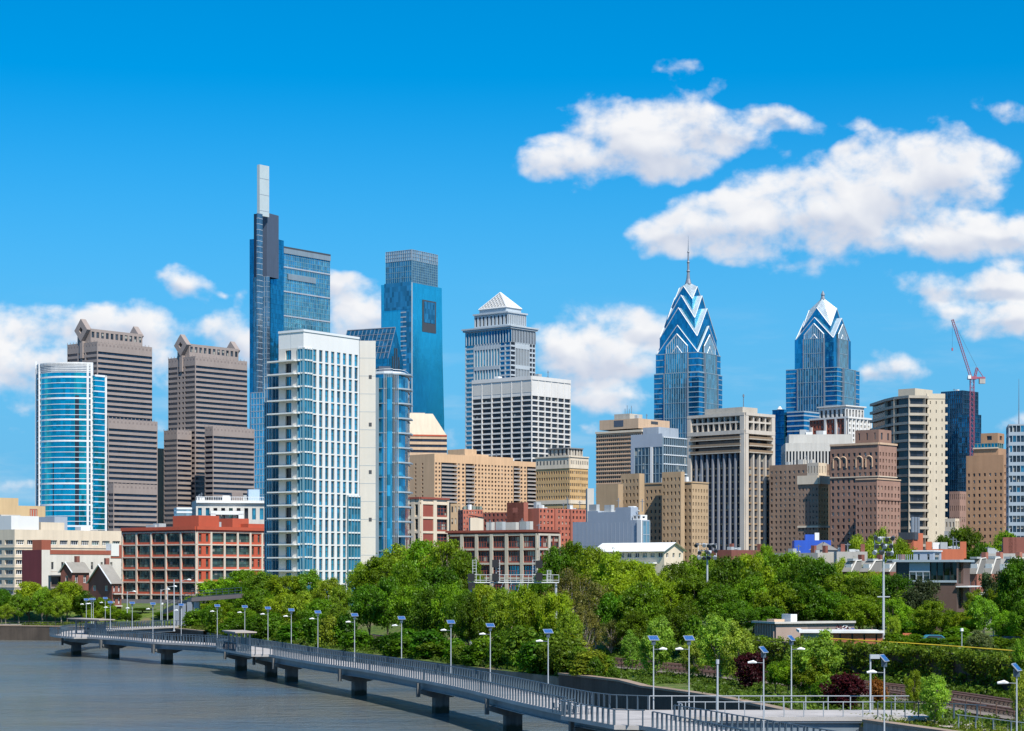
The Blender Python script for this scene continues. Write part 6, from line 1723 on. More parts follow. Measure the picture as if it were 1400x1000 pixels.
# ---------------------------------------------------------------- solar lamps
def make_lamp(H=5.9, ang=0.0, arm=-1, name='solar_lamp', label='', cat='street lamp', grp='solar lamps along the boardwalk', tilt=38):
    T = thing(name, label, cat, (0, 0, DZ), grp); T['_o'] = [0, 0, 0]
    m = MB(); m.tube([(0, 0, -.6), (0, 0, H * .5), (0, 0, H)], [.062, .052, .042], 8); m.build('pole', MATS['lamp_pole'], T)
    m = MB(); m.tube([(0, 0, -.5), (0, 0, .05)], .16, 8); m.build('base', MATS['rail_steel'], T)
    # panel tilted to the south
    m = MB(); m.box(-.45, -.30, -.03, .45, .30, .03); p = m.build('solar_panel', MATS['lamp_pole'], T)
    m = MB(); m.face((-.42, -.27, .034), (.42, -.27, .034), (.42, .27, .034), (-.42, .27, .034)); c = m.build('solar_cells', MATS['solar_cell'], p)
    p.location = (0, 0, H + .22); p.rotation_euler = (R(tilt), 0, R(20))
    m = MB(); m.box(-.16, -.12, H - .35, .16, .2, H + .12); m.build('battery_box', MATS['rail_steel'], T)
    m = MB(); m.tube([(0, 0, H - .75), (arm * .6, 0, H - .72)], .035, 6); a = m.build('arm', MATS['rail_steel'], T)
    m = MB(); m.tube([(arm * .5, 0, H - .72), (arm * .75, 0, H - .66), (arm * 1.15, 0, H - .72)], [.05, .12, .07], 8); m.build('lamp_head', MATS['lamp_white'], a)
    return T
LAMPS = [(152, 826, 'L'), (180, 827, 'L'), (211, 828, 'L'), (247, 829, 'L'), (295, 827, 'L'), (336, 827, 'L'), (368, 829, 'L'), (400, 830, 'L'), (436, 832, 'L'), (485, 835, 'L'), (551, 840, 'L'), (617, 846, 'L'), (670, 854, 'L'), (750, 861, 'L'),
         (118, 823, 'B'), (125, 820, 'B'), (127.5, 826, 'B'), (144, 818, 'B'), (893.5, 869, 'R'), (942, 872, 'R'), (1082, 868, 'R'), (1044, 884, 'N'), (1209, 895, 'N'), (1390, 907, 'N')]
def lamp_pos(px, kind, top):
    if kind in 'L':
        best = None
        for i, p in enumerate(LAND):
            if p.y > 400: continue
            q = LI[i] + (LI[i] - EDGE[i]).normalized() * .35
            e = abs(700 + F * q.x / q.y - px)
            if best is None or e < best[0]: best = (e, q)
        return best[1]
    Y = {'B': 405 + (px - 118) * .8, 'R': 174.6}.get(kind) or (15512 / (top - 780))
    return Vector(((px - 700) / F * Y, Y))
EXTRA = {118: 'leftmost of the cluster by the far shelter', 125: 'second in the cluster by the far shelter', 127.5: 'lowest in the cluster by the far shelter', 144: 'tallest in the cluster by the far shelter', 152: 'first right of the far left shelter', 180: 'before the left bays of the orange lofts', 211: 'second before the orange lofts', 247: 'before the dark ramp columns', 295: 'left of the middle shelter', 336: 'standing behind the middle shelter', 368: 'first right of the middle shelter', 400: 'second right of the middle shelter', 436: 'third right of the middle shelter', 485: 'before the gap of dry bank', 551: 'left of the pair of front trees', 617: 'before the dark green gap', 670: 'second from the nearest lookout', 750: 'beside the nearest lookout', 893.5: 'left one at the old river wall', 942: 'second at the old river wall', 1082: 'behind the landing between purple bushes', 1044: 'on the near branch before the red bush', 1209: 'tall near one above the concrete river wall', 1390: 'nearest one at the right edge'}
protoL = {}
for px, top, kind in LAMPS:
    p = lamp_pos(px, kind, top)
    lab = 'solar lamp with tilted panel, ' + EXTRA[px]
    arm = 1 if px in (893.5, 1082) else -1
    if arm not in protoL: T = protoL[arm] = make_lamp(arm=arm, label=lab); T.location = (p.x, p.y, DZ)
    else: T = copy_tree(protoL[arm], (p.x, p.y, DZ), label=lab)
    if px > 1000: # seen more from its side
        for ch in T.children:
            if ch.name.startswith('solar_panel'): ch.rotation_euler = (R(48), 0, R(62))
# extra poles
def pole_thing(px, Y, ytop, z0, label, cat, head=None, r=.07, grp=None, name='lamp_post'):
    x = (px - 700) / F * Y; T = thing(name, label, cat, (x, Y, z0), grp); T['_o'] = [0, 0, 0]; H = ZT(ytop, Y) - z0
    m = MB(); m.tube([(0, 0, 0), (0, 0, H)], [r * 1.3, r], 8); m.build('pole', MATS['lamp_pole'], T)
    m = MB(); m.tube([(0, 0, 0), (0, 0, .25)], r * 2.4, 8); m.build('base', MATS['lamp_pole'], T)
    if head: head(T, H)
    return T
def flat_head(T, H): m = MB(); m.box(-.05, -.25, H - .05, .75, .25, H + .3); m.build('lamp_head', MATS['lamp_pole'], T)
def pin_head(T, H): m = MB(); m.tube([(0, 0, H), (0, 0, H + .35)], [.13, .13], 8); m.build('lamp_head', MATS['lamp_pole'], T)
def cobra(sg): 
    def f(T, H): m = MB(); m.tube([(0, 0, H - .3), (sg * .7, 0, H), (sg * 1.3, 0, H)], .05, 6); a = m.build('arm', MATS['lamp_pole'], T); m = MB(); m.tube([(sg * 1.2, 0, H), (sg * 1.6, 0, H + .06), (sg * 2.1, 0, H - .02)], [.08, .2, .1], 8); m.build('lamp_head', MATS['lamp_white'], a)
    return f
pole_thing(1190, 172, 900, DZ - .2, 'thin lamp post with flat square head behind the landing rail', 'lamp post', flat_head)
pole_thing(981, 160.5, 908, DZ, 'plain thin post with small cap on the near branch', 'post', pin_head)
pole_thing(238, 420, 795, 3.1, 'tall plain grey mast before the orange lofts', 'mast', pin_head, .1)
for px, Y, yt, sg, lb in ((220, 470, 806, 1, 'left of the ramp with lamp head to the right'), (229, 452, 802, 1, 'close left of the tall mast'), (248, 440, 793, 1, 'right of the tall mast over the ramp'), (174, 480, 809, 1, 'furthest left before the orange lofts')):
    pole_thing(px, Y, yt, 3.1, 'grey cobra head street lamp ' + lb, 'street lamp', cobra(sg), .09, 'street lamps at the ramp')
for px, Y, yt, lb in ((55, 520, 822, 'in front of the round tree at the far left'), (222, 440, 826, 'by the foot of the ramp'), (1315, 250, 862, 'white topped behind the ivy wall'), (1222, 262, 853, 'with white globe before the small cone tree')):
    pole_thing(px, Y, yt, 3.1 if px < 1000 else 5.7, 'thin park lamp ' + lb, 'park lamp', lambda T, H: (lambda m: (m.tube([(0, 0, H - .1), (0, 0, H + .25)], [.22, .18], 8), m.build('lamp_head', MATS['lamp_white'], T)))(MB()), .05)
def hook(T, H):
    m = MB(); m.tube([(0, 0, H - .6), (.15, 0, H - .2), (.6, 0, H), (1.3, 0, H - .1)], .07, 6); m.build('arm', MATS['lamp_white'], T)
pole_thing(1358, 300, 817, 5.7, 'white curved street lamp over the trees at the right', 'street lamp', hook, .07)

# sports floodlight poles
def flood(px, Y, ytop, ybase, label, n):
    z0 = 5.7; T = pole_thing(px, Y, ytop + 18, z0, label, 'floodlight pole', None, .13, 'sports floodlight poles', 'floodlight_pole'); H = ZT(ytop + 18, Y) - z0
    s = Y / 260
    m = MB()
    for k in range(3): m.tube([(-1.15 * s, 0, H - .2 + k * .95), (1.15 * s, 0, H - .2 + k * .95)], .04, 5)
    for sx in (-1.15, -.1, 1.15): m.tube([(sx * s, 0, H - .4), (sx * s, 0, H + 1.8)], .04, 5)
    m.build('light_frame', MATS['lamp_white'], T)
    rr = random.Random(n)
    for k in range(3):
        for i in range(4):
            x = (-1.1 + .73 * i + rr.uniform(-.15, .15)) * s; z = H - .1 + k * .95 + rr.uniform(-.15, .15); m = MB(); dx = rr.uniform(-.4, .4)
            m.tube([(x, -.1, z), (x + dx * .3, -.35, z - .12), (x + dx, -.75, z - .35)], [.10, .2, .3], 10, cap=True); m.build('floodlight', MATS['dark_metal'] if (i + k) % 3 else MATS['lamp_pole'], T)
    m = MB(); m.box(-.8, -.1, H * .52, .8, .1, H * .52 + .12); m.build('crossbar', MATS['lamp_pole'], T)
flood(967, 300, 742, 862, 'left sports floodlight pole with a cluster of lamps above the trees', 1)
flood(1208, 262, 735, 882, 'right sports floodlight pole with a cluster of lamps before the brown brick tower', 2)

# railway signal gantry
solid('gantry_grey', (.50, .52, .52), .5, .1)
Y = 300; x0, x1 = (640 - 700) / F * Y, (764 - 700) / F * Y; zt = ZT(797, Y)
G = thing('signal_gantry', 'white railway signal gantry with ladders and black signal heads poking out of the trees', 'signal gantry', (x0, Y, 3.1))
m = MB(); 
for yy in (0, 1.3):
    for zz in (0, .35, 1.15): m.tube([(x0, Y + yy, zt + zz), (x1, Y + yy, zt + zz)], .04 if zz else .09, 4)
for i in range(16): m.tube([(x0 + (x1 - x0) * i / 15, Y, zt), (x0 + (x1 - x0) * i / 15, Y, zt + 1.15)], .04, 4)
m.build('walkway', MATS['gantry_grey'], G)
m = MB()
for xx in (x0 + .4, x1 - .4): m.tube([(xx, Y + .6, 3.1), (xx, Y + .6, zt)], .18, 6)
for i in range(5): m.tube([(x0 + 4 + i * 1.2, Y + .6, zt), (x0 + 3 + i * 1.4, Y + .6, zt - 1.6)], .06, 4)
m.build('leg', MATS['lamp_pole'], G)
for px, up in ((651, 1), (683, 1), (733, 1), (753, 0)):
    xx = (px - 700) / F * Y; m = MB()
    h = 3.3 if up else 1.8
    m.tube([(xx, Y, zt), (xx, Y, zt + h)], .05, 4); m.tube([(xx - .5, Y, zt), (xx - .5, Y, zt + h)], .05, 4)
    for i in range(9): m.tube([(xx - .6, Y, zt + h * i / 8), (xx + .1, Y, zt + h * i / 8)], .035, 3)
    m.build('ladder', MATS['gantry_grey'], G)
for px, dz in ((644.5, .8), (677.5, .8), (677.5, 2.8), (737, 2.7), (737, .9), (645, -.5)):
    xx = (px - 700) / F * Y; m = MB(); q = .5; m.box(xx - q, Y - .55, zt + dz - .55, xx + q, Y - .3, zt + dz + .55); m.tube([(xx, Y - .3, zt + dz), (xx, Y, zt + dz)], .1, 5); s_ = m.build('signal_head', solid('signal_black', (.012, .012, .014), .6, .05), G)

# elevated ramp left of the trees
Y = 445; RP = thing('footbridge', 'weathered grey footbridge ramp on broad grey columns before the orange lofts', 'footbridge', ((300 - 700) / F * Y, Y, 3.1))
def rp(px, py, y=Y): return PX(px, py, y)
m = MB(); A_, B_ = rp(223, 834, 455), rp(262, 817, 440); C_ = rp(330, 812, 430)
for p, q in ((A_, B_), (B_, C_)):
    m.boxv(p, (q - p), Vector((.5, 3.2, 0)), (0, 0, -.9))
m.build('ramp_deck', MATS['granite_dark'], RP)
m = MB()
for p, q in ((A_, B_), (B_, C_)):
    for h in (.1, .7, 1.3): m.tube([p + Vector((0, 0, h)), q + Vector((0, 0, h))], .05, 4)
    for i in range(9): r = p.lerp(q, i / 8); m.tube([r, r + Vector((0, 0, 1.35))], .05, 4)
m.build('railing', MATS['rail_steel'], RP)
for px in (241, 250, 259, 268): x = (px - 700) / F * 440; m = MB(); m.box(x - .55, 440.2, 3, x + .6, 442, ZT(828 - (px - 241) * .25, 440)); m.build('column', MATS['steel_grey'], RP)
# ================================================================ vegetation
def foliage_mat():
    m = bpy.data.materials.new('foliage'); m.use_nodes = True; t = NT(m.node_tree); t.n.clear(); MATS['foliage'] = m
    o = t.node('ShaderNodeOutputMaterial')
    oi = t.node('ShaderNodeObjectInfo'); at_ = t.node('ShaderNodeAttribute', attribute_name='tone'); tc = t.node('ShaderNodeTexCoord')
    n = t.noise(tc.outputs['Object'], .35, 3, .6)
    base = t.v('SCALE', oi.outputs['Color'], sc=t.m('MULTIPLY', at_.outputs['Fac'], t.ramp(n, .3, .7, .72, 1.3)))
    warm = t.mix(t.m('MULTIPLY', at_.outputs['Fac'], .22), base, t.v('MULTIPLY', base, (1.35, 1.1, .6)))
    d = t.node('ShaderNodeBsdfDiffuse'); t.put(d.inputs[0], warm)
    tr = t.node('ShaderNodeBsdfTranslucent'); t.put(tr.inputs[0], t.v('MULTIPLY', warm, (1.5, 1.35, .5)))
    gl = t.node('ShaderNodeBsdfGlossy'); gl.inputs['Roughness'].default_value = .45; gl.inputs[0].default_value = (.8, .85, .8, 1)
    m1 = t.node('ShaderNodeMixShader'); m1.inputs[0].default_value = .45; t.l.new(d.outputs[0], m1.inputs[1]); t.l.new(tr.outputs[0], m1.inputs[2])
    m2 = t.node('ShaderNodeMixShader'); m2.inputs[0].default_value = .012; t.l.new(m1.outputs[0], m2.inputs[1]); t.l.new(gl.outputs[0], m2.inputs[2])
    t.l.new(m2.outputs[0], o.inputs[0])
foliage_mat()
solid('bark', (.12, .095, .07), .95, .25, 0, scale=1.0); solid('bark_pale', (.26, .22, .18), .9, .25, 0, scale=1.0)
NP = np.random.default_rng(11)
def leaf_mesh(name, cen, rad, per, size, up=.45, seed=0, squash=(1, 1, .8), long=1.0, droop=0., spread=.35):
    """leaf sized faces around clump centres; returns a mesh"""
    r = np.random.default_rng(seed); cen = np.asarray(cen, float); rad = np.asarray(rad, float); K = len(cen)
    idx = np.repeat(np.arange(K), per) if np.isscalar(per) else np.repeat(np.arange(K), per)
    n = len(idx)
    d = r.normal(size=(n, 3)); d /= np.linalg.norm(d, axis=1)[:, None]
    d[:, 2] = np.where(r.random(n) < .35, np.abs(d[:, 2]), d[:, 2])
    rr = rad[idx] * (1 - spread * r.random(n) ** 1.5) * (1 + .22 * r.normal(size=n))
    p = cen[idx] + d * rr[:, None] * np.asarray(squash)
    nv = d * .75 + np.array([0, 0, up]) + r.normal(size=(n, 3)) * .55; nv /= np.linalg.norm(nv, axis=1)[:, None]
    a = np.cross(nv, r.normal(size=(n, 3))); a /= np.linalg.norm(a, axis=1)[:, None]; b = np.cross(nv, a)
    s = size * r.uniform(.6, 1.35, n)[:, None]
    a = a * s * long; b = b * s * .62
    fold = nv * s * .18
    V = np.empty((n, 4, 3)); V[:, 0] = p - a; V[:, 1] = p - b + fold; V[:, 2] = p + a; V[:, 3] = p + b + fold
    me = bpy.data.meshes.new(name); me.vertices.add(4 * n); me.vertices.foreach_set('co', V.ravel())
    me.loops.add(4 * n); me.loops.foreach_set('vertex_index', np.arange(4 * n, dtype=np.int32)); me.polygons.add(n)
    me.polygons.foreach_set('loop_start', np.arange(0, 4 * n, 4, dtype=np.int32))
    tone = (r.uniform(.72, 1.28, K)[idx] * r.uniform(.7, 1.3, n)).astype(np.float32)
    at_ = me.attributes.new('tone', 'FLOAT', 'FACE'); at_.data.foreach_set('value', tone)
    me.materials.append(MATS['foliage']); me.update(calc_edges=True)
    return me
def tree_kind(name, seed, shape='round', nc=70, per=170, leaf=.021, base=.28, wid=.5, cr=.13, bark='bark', branches=9, long=1.0, spread=.35, up=.45):
    """unit tree (height 1, half width wid): clumps on an uneven envelope, tapered trunk and limbs"""
    r = random.Random(seed); C_ = []; Rd = []
    lob = [(r.uniform(0, 6.28), r.uniform(-.6, .9), r.uniform(.10, .28)) for _ in range(7)]
    tries = 0
    while len(C_) < nc:
        tries += 1
        th = r.uniform(0, 6.283); v = r.uniform(-1, 1)
        q = (abs(r.random()) ** .33) * 1.0
        if q < .45: continue
        if shape == 'round': prof = math.sqrt(max(0, 1 - v * v)) * (1.0 - .12 * v)
        elif shape == 'cone': prof = (1 - v) * .5 * 1.05 + .04
        elif shape == 'oval': prof = math.sqrt(max(0, 1 - v * v)) ** .8 * (.85 - .15 * v)
        else: prof = math.sqrt(max(0, 1 - v * v))
        bump = 1 + sum(a * max(0, math.cos(th - t0)) ** 3 * math.exp(-((v - v0) ** 2) / .15) for t0, v0, a in lob) - .12
        rad_ = wid * prof * q * bump * (1 - cr)
        z = base + (1 - base) * (v * .5 * q + .5)
        c = cr * r.uniform(.6, 1.15) * (1.0 if shape != 'cone' else .55 + .5 * (1 - (v + 1) / 2))
        if z > 1 - c * .6: z = 1 - c * .6
        C_.append((rad_ * math.cos(th), rad_ * math.sin(th), z)); Rd.append(c)
    me = leaf_mesh(name + '_crown', C_, Rd, per, leaf, seed=seed, long=long, spread=spread, up=up)
    m = MB(); top = .82 if shape != 'cone' else .93
    lean = [(r.uniform(-.03, .03), r.uniform(-.03, .03)) for _ in range(5)]
    tp = [Vector((lean[k][0] * k * .5, lean[k][1] * k * .5, -.02 + (top + .02) * k / 4)) for k in range(5)]
    m.tube(tp, [.024, .019, .015, .010, .004], 7)
    for k in range(branches):
        c = Vector(C_[(k * 7) % nc]); h = r.uniform(.25, .6) * c.z; 
        f = h / top * 4; i = min(3, int(f)); s = tp[i].lerp(tp[i + 1], f - i)
        mid = s.lerp(c, .5) + Vector((0, 0, .03 + r.uniform(0, .03)))
        m.tube([s, mid, c], [.011, .007, .002], 5)
        for q in range(2):
            c2 = c + Vector((r.uniform(-.1, .1), r.uniform(-.1, .1), r.uniform(-.02, .1))); m.tube([mid, c2], [.005, .0015], 4)
    return me, m.mesh(name + '_trunk', MATS[bark])
KINDS = {}
def getkind(k):
    if k in KINDS: return KINDS[k]
    base = {'dark': dict(nc=95, per=150, leaf=.019, cr=.115, spread=.5), 'mid': dict(nc=95, per=140, leaf=.019, cr=.115, spread=.55), 'light': dict(nc=90, per=120, leaf=.017, cr=.115, shape='oval', bark='bark_pale', long=1.15, spread=.6),
            'brown': dict(nc=70, per=70, leaf=.016, cr=.12, spread=.8, branches=30, bark='bark_pale'), 'birch': dict(nc=80, per=110, leaf=.019, cr=.12, shape='oval', base=.12, spread=.8, long=1.3, bark='bark_pale'),
            'cone': dict(nc=60, per=130, leaf=.022, cr=.12, shape='cone', base=.1), 'shrub': dict(nc=34, per=150, leaf=.045, cr=.24, base=.0, branches=4), 'red': dict(nc=46, per=150, leaf=.036, cr=.2, base=.02, branches=5),
            'pine': dict(nc=60, per=150, leaf=.018, cr=.13, shape='oval', base=.2, long=1.6, spread=.7)}[k]
    n = {'dark': 4, 'mid': 4, 'light': 2, 'shrub': 3, 'birch': 2, 'brown': 2}.get(k, 1)
    KINDS[k] = [tree_kind(k, 31 * i + len(k) * 5 + 3, **base) for i in range(n)]
    return KINDS[k]
COLS = {'dark': (.090, .195, .010), 'mid': (.185, .325, .016), 'light': (.215, .36, .028), 'brown': (.165, .175, .045), 'birch': (.25, .39, .05), 'cone': (.09, .19, .012), 'shrub': (.10, .21, .010), 'red': (.050, .010, .018), 'pine': (.07, .10, .045)}
TXT = {'dark': 'dark green tree', 'mid': 'bright green tree', 'light': 'light yellow green tree', 'brown': 'sparse brownish tree', 'birch': 'pale feathery tree', 'cone': 'cone shaped tree', 'shrub': 'green bush', 'red': 'purple leaved bush', 'pine': 'grey green tree'}
MARKS = [(10, 'the far left edge'), (45, 'the long beige block'), (95, 'the left gabled house'), (140, 'the right gabled house'), (185, 'the left orange lofts'), (240, 'the footbridge'), (300, 'the orange lofts'), (345, 'the railed roof building'), (390, 'the white balconies'), (450, 'the white window grid'), (502, 'the pale shear wall'), (535, 'the glass corner tower'), (585, 'the tall brick loft block'), (640, 'the low lofts, left'), (690, 'the low lofts, middle'), (745, 'the low lofts, right'), (790, 'the red apartments end'), (835, 'the grey panelled hall'), (900, 'the white pavilion'), (940, 'the tan apartment house'), (975, 'the left floodlight pole'), (1030, 'the ribbed tower'), (1085, 'the blue tarpaulin'), (1125, 'the slate roof'), (1165, 'the leftmost mansard rowhouse'), (1208, 'the right floodlight pole'), (1250, 'the black glass house'), (1300, 'the white canopy'), (1345, 'the tan brick tower'), (1392, 'the right edge')]
SH = {}
def at(px, d):
    if d not in SH: SH[d] = shore_off(d)
    L = SH[d]; best = None
    for a, b in zip(L, L[1:]):
        if a.y < 60: continue
        fa, fb = 700 + F * a.x / a.y - px, 700 + F * b.x / b.y - px
        if fa * fb <= 0 and abs(fa - fb) > 1e-9:
            q = a.lerp(b, fa / (fa - fb))
            if best is None or q.y < best.y or True: best = q
    return best
TREES = []
def tree(kind, px, ytop, wpx, d=None, Y=None, col=None, row=None, ybase=None, z=None):
    if d is not None: p = at(px, d)
    else: p = Vector(((px - 700) / F * Y, Y))
    if p is None: return
    zb = gz(p.x, p.y) if z is None else z
    H = max(1.0, ZT(ytop, p.y) - zb); W = wpx / F * p.y
    TREES.append((kind, p, zb, H, W, px, ytop, col, row or ('on the river bank' if d is not None and d < 14 else 'beyond the railway')))
T_ = tree
# far left bank
for a in [('mid', 40, 797, 60, 26), ('light', 58, 803, 40, 22), ('mid', 92, 794, 46, 24), ('light', 84, 812, 34, 16), ('dark', 2, 806, 34, 24), ('light', 8, 826, 30, 14), ('mid', 64, 808, 38, 26), ('dark', 112, 808, 38, 26), ('mid', 76, 816, 30, 18), ('light', 26, 812, 40, 18), ('mid', 138, 818, 38, 30), ('light', 165, 834, 34, 30), ('dark', 20, 818, 34, 28), ('mid', 150, 828, 34, 22), ('mid', 126, 834, 30, 20), ('dark', 180, 838, 34, 24), ('dark', 195, 832, 40, 34), ('mid', 122, 826, 26, 50), ('dark', 226, 836, 34, 30), ('light', 152, 838, 24, 26), ('dark', 105, 826, 30, 56), ('mid', 18, 822, 30, 56)]:
    T_(a[0], a[1], a[2], a[3], d=a[4], row='on the far bank')
# big group under the orange lofts and the balcony tower
for a in [('mid', 278, 812, 60, 30), ('mid', 305, 792, 70, 36), ('mid', 335, 780, 70, 40), ('dark', 322, 800, 70, 26), ('light', 362, 782, 66, 38), ('mid', 392, 786, 64, 32), ('light', 420, 780, 66, 36), ('light', 446, 790, 60, 30), ('light', 466, 800, 46, 28), ('dark', 352, 806, 66, 14), ('mid', 385, 812, 60, 11), ('mid', 300, 822, 56, 13), ('light', 412, 808, 62, 10), ('mid', 440, 820, 56, 8), ('light', 462, 826, 46, 7), ('mid', 330, 832, 50, 8), ('dark', 368, 838, 50, 7), ('mid', 270, 838, 40, 9)]:
    T_(a[0], a[1], a[2], a[3], d=a[4])
# main wood right of the balcony tower
for a in [('light', 495, 770, 56, 36), ('mid', 520, 762, 70, 38), ('light', 548, 744, 76, 44), ('mid', 580, 741, 80, 40), ('mid', 612, 740, 76, 38), ('dark', 636, 756, 60, 34), ('mid', 560, 772, 70, 26), ('dark', 598, 776, 76, 24), ('dark', 530, 790, 64, 14), ('mid', 562, 800, 66, 11), ('dark', 590, 806, 66, 9), ('mid', 618, 800, 66, 11), ('dark', 505, 800, 56, 12), ('dark', 640, 808, 60, 9),
          ('mid', 660, 800, 58, 30), ('light', 690, 806, 60, 27), ('mid', 716, 800, 58, 30), ('dark', 742, 792, 56, 30), ('mid', 664, 802, 62, 10), ('light', 692, 805, 66, 9), ('mid', 722, 804, 66, 9), ('mid', 758, 808, 60, 10), ('light', 780, 834, 50, 9), ('dark', 650, 812, 50, 8),
          ('dark', 760, 748, 62, 60), ('dark', 784, 742, 70, 64), ('mid', 812, 750, 64, 58), ('mid', 838, 756, 62, 52), ('mid', 862, 764, 66, 46), ('mid', 885, 772, 60, 44), ('light', 905, 776, 52, 50), ('brown', 785, 776, 92, 30), ('brown', 815, 795, 80, 27), ('brown', 760, 800, 66, 28),
          ('mid', 850, 786, 74, 32), ('dark', 880, 796, 70, 30), ('dark', 838, 812, 66, 28), ('brown', 800, 828, 60, 12), ('dark', 866, 836, 50, 27), ('brown', 836, 846, 44, 26)]:
    T_(a[0], a[1], a[2], a[3], d=a[4])
for a in [('dark', 925, 772, 62, 330), ('mid', 948, 762, 66, 350), ('light', 972, 756, 60, 380), ('dark', 998, 762, 72, 340), ('mid', 1024, 757, 70, 370), ('light', 1050, 760, 60, 390), ('mid', 1046, 746, 40, 520), ('mid', 1074, 754, 66, 380), ('dark', 1098, 764, 70, 345), ('dark', 1126, 770, 72, 335), ('light', 1090, 757, 60, 400), ('mid', 1120, 764, 60, 390),
          ('mid', 1154, 784, 70, 320), ('dark', 1180, 790, 66, 310), ('mid', 1200, 788, 64, 320), ('dark', 1222, 786, 60, 312), ('dark', 950, 790, 80, 300), ('mid', 915, 796, 66, 300), ('dark', 985, 800, 72, 290), ('mid', 1030, 790, 66, 305), ('mid', 1065, 800, 76, 300), ('dark', 1100, 800, 76, 300), ('dark', 1140, 810, 72, 300), ('mid', 1175, 815, 66, 296), ('dark', 1010, 822, 56, 285), ('dark', 935, 826, 56, 275), ('dark', 1050, 830, 56, 295), ('mid', 1222, 820, 56, 296), ('dark', 1200, 822, 50, 300),
          ('pine', 1262, 790, 62, 300), ('mid', 1274, 822, 54, 280), ('mid', 1246, 806, 60, 310), ('dark', 1240, 830, 60, 300), ('dark', 1300, 836, 50, 300), ('mid', 1322, 838, 52, 290), ('light', 1345, 816, 56, 285), ('pine', 1362, 780, 70, 300), ('dark', 1394, 764, 74, 290), ('mid', 1166, 783, 50, 330), ('mid', 1192, 780, 46, 326), ('light', 1334, 806, 44, 300), ('mid', 1374, 797, 44, 296), ('dark', 1380, 800, 56, 300), ('mid', 1376, 836, 50, 265), ('dark', 1404, 820, 50, 260), ('light', 1222, 841, 24, 262), ('light', 1318, 812, 50, 340),
          ('light', 1175, 731, 60, 520), ('light', 1200, 724, 66, 540), ('mid', 1232, 738, 56, 500), ('dark', 1290, 734, 50, 480), ('dark', 1316, 722, 66, 500), ('dark', 1340, 744, 44, 470), ('mid', 1374, 728, 54, 480), ('mid', 1350, 742, 34, 500), ('light', 1112, 760, 50, 480), ('light', 1148, 764, 44, 460), ('light', 870, 752, 30, 560) if 0 else ('mid', 1168, 766, 36, 440)]:
    T_(a[0], a[1], a[2], a[3], Y=a[4], row='on the upper ground')
# trees between the boardwalk and the ivy wall
for a in [('birch', 897, 842, 62, 9), ('birch', 862, 862, 36, 13), ('birch', 985, 838, 82, 12), ('birch', 1010, 850, 66, 11), ('birch', 1120, 862, 76, 9), ('birch', 1092, 882, 54, 8), ('mid', 1078, 903, 50, 7), ('mid', 1108, 900, 56, 8), ('dark', 1060, 905, 34, 7), ('birch', 1278, 920, 60, 5.5), ('mid', 1250, 918, 28, 8), ('birch', 1396, 915, 40, 11), ('birch', 948, 868, 40, 12), ('light', 1400, 868, 40, 27)]:
    T_(a[0], a[1], a[2], a[3], d=a[4], row='behind the landing')
T_('birch', 1340, 862, 44, Y=235, row='above the ivy wall', col=(.17, .21, .09))
for a in [('red', 1026, 893, 46, 8.5), ('red', 1156, 922, 62, 5.5), ('shrub', 1128, 930, 40, 6.5), ('shrub', 1200, 930, 30, 11)]:
    T_(a[0], a[1], a[2], a[3], d=a[4], row='behind the landing', col=(.20, .09, .02) if a[1] == 1200 else None)
rs = random.Random(21)
# bank bushes behind the railing
for i in range(46):
    px = 268 + i * 12.2 + rs.uniform(-4, 4)
    if 488 < px < 512: continue
    d = rs.uniform(1.2, 5)
    p = at(px, d)
    if p is None: continue
    yb = HZ + (CAMZ - 3.1) * F / p.y
    h = rs.uniform(2.2, 5.2)
    T_('shrub', px, yb - h / p.y * F, rs.uniform(3.4, 6.0) / p.y * F, d=d, row='on the river bank', col=rs.choice([(.06, .16, .008), (.09, .21, .010), (.04, .125, .006), (.14, .22, .02)]))
for px, yt, w, Y in ((950, 842, 40, 268), (1012, 862, 50, 262), (1045, 870, 40, 262), (905, 846, 40, 280), (1225, 866, 44, 262), (1250, 868, 40, 264), (1272, 872, 40, 262), (1300, 872, 40, 262), (1322, 876, 36, 256), (1345, 874, 44, 254), (1368, 872, 40, 250), (1392, 874, 44, 246), (1262, 856, 50, 285), (1305, 858, 50, 280), (1385, 856, 50, 275), (1240, 850, 44, 292)):
    T_('shrub', px, yt, w, Y=Y, row='on the upper ground')
for px, h, w in ((772, 4.2, 44), (792, 3.4, 36), (812, 2.4, 26), (838, 1.6, 22)):
    p = at(px, 1.2); T_('shrub', px, HZ + (CAMZ - 3.1 - h) * F / p.y, w, d=1.2, row='on the river bank', col=(.11, .20, .015))
seen = {}
ORD = ['leftmost ', 'second ', 'third ', 'fourth ', 'fifth ', 'sixth ', 'seventh ', 'eighth ']
TREES.sort(key=lambda t: t[5])
labs = []
for (kind, p, zb, H, W, px, yt, col, row) in TREES:
    mk = min(MARKS, key=lambda q: abs(q[0] - px))[1]
    size = 'tall ' if H > 13 else ('small ' if H < 6 and kind not in ('shrub', 'red') else '')
    labs.append((size + TXT[kind], row, mk))
from collections import Counter
cnt = Counter(labs); used = Counter()
GRP = {'on the far bank': 'trees on the far left bank', 'on the river bank': 'trees and bushes on the river bank', 'beyond the railway': 'wood beyond the railway', 'on the upper ground': 'trees on the upper ground', 'behind the landing': 'young trees behind the landing', 'above the ivy wall': 'trees on the upper ground'}
ki = Counter()
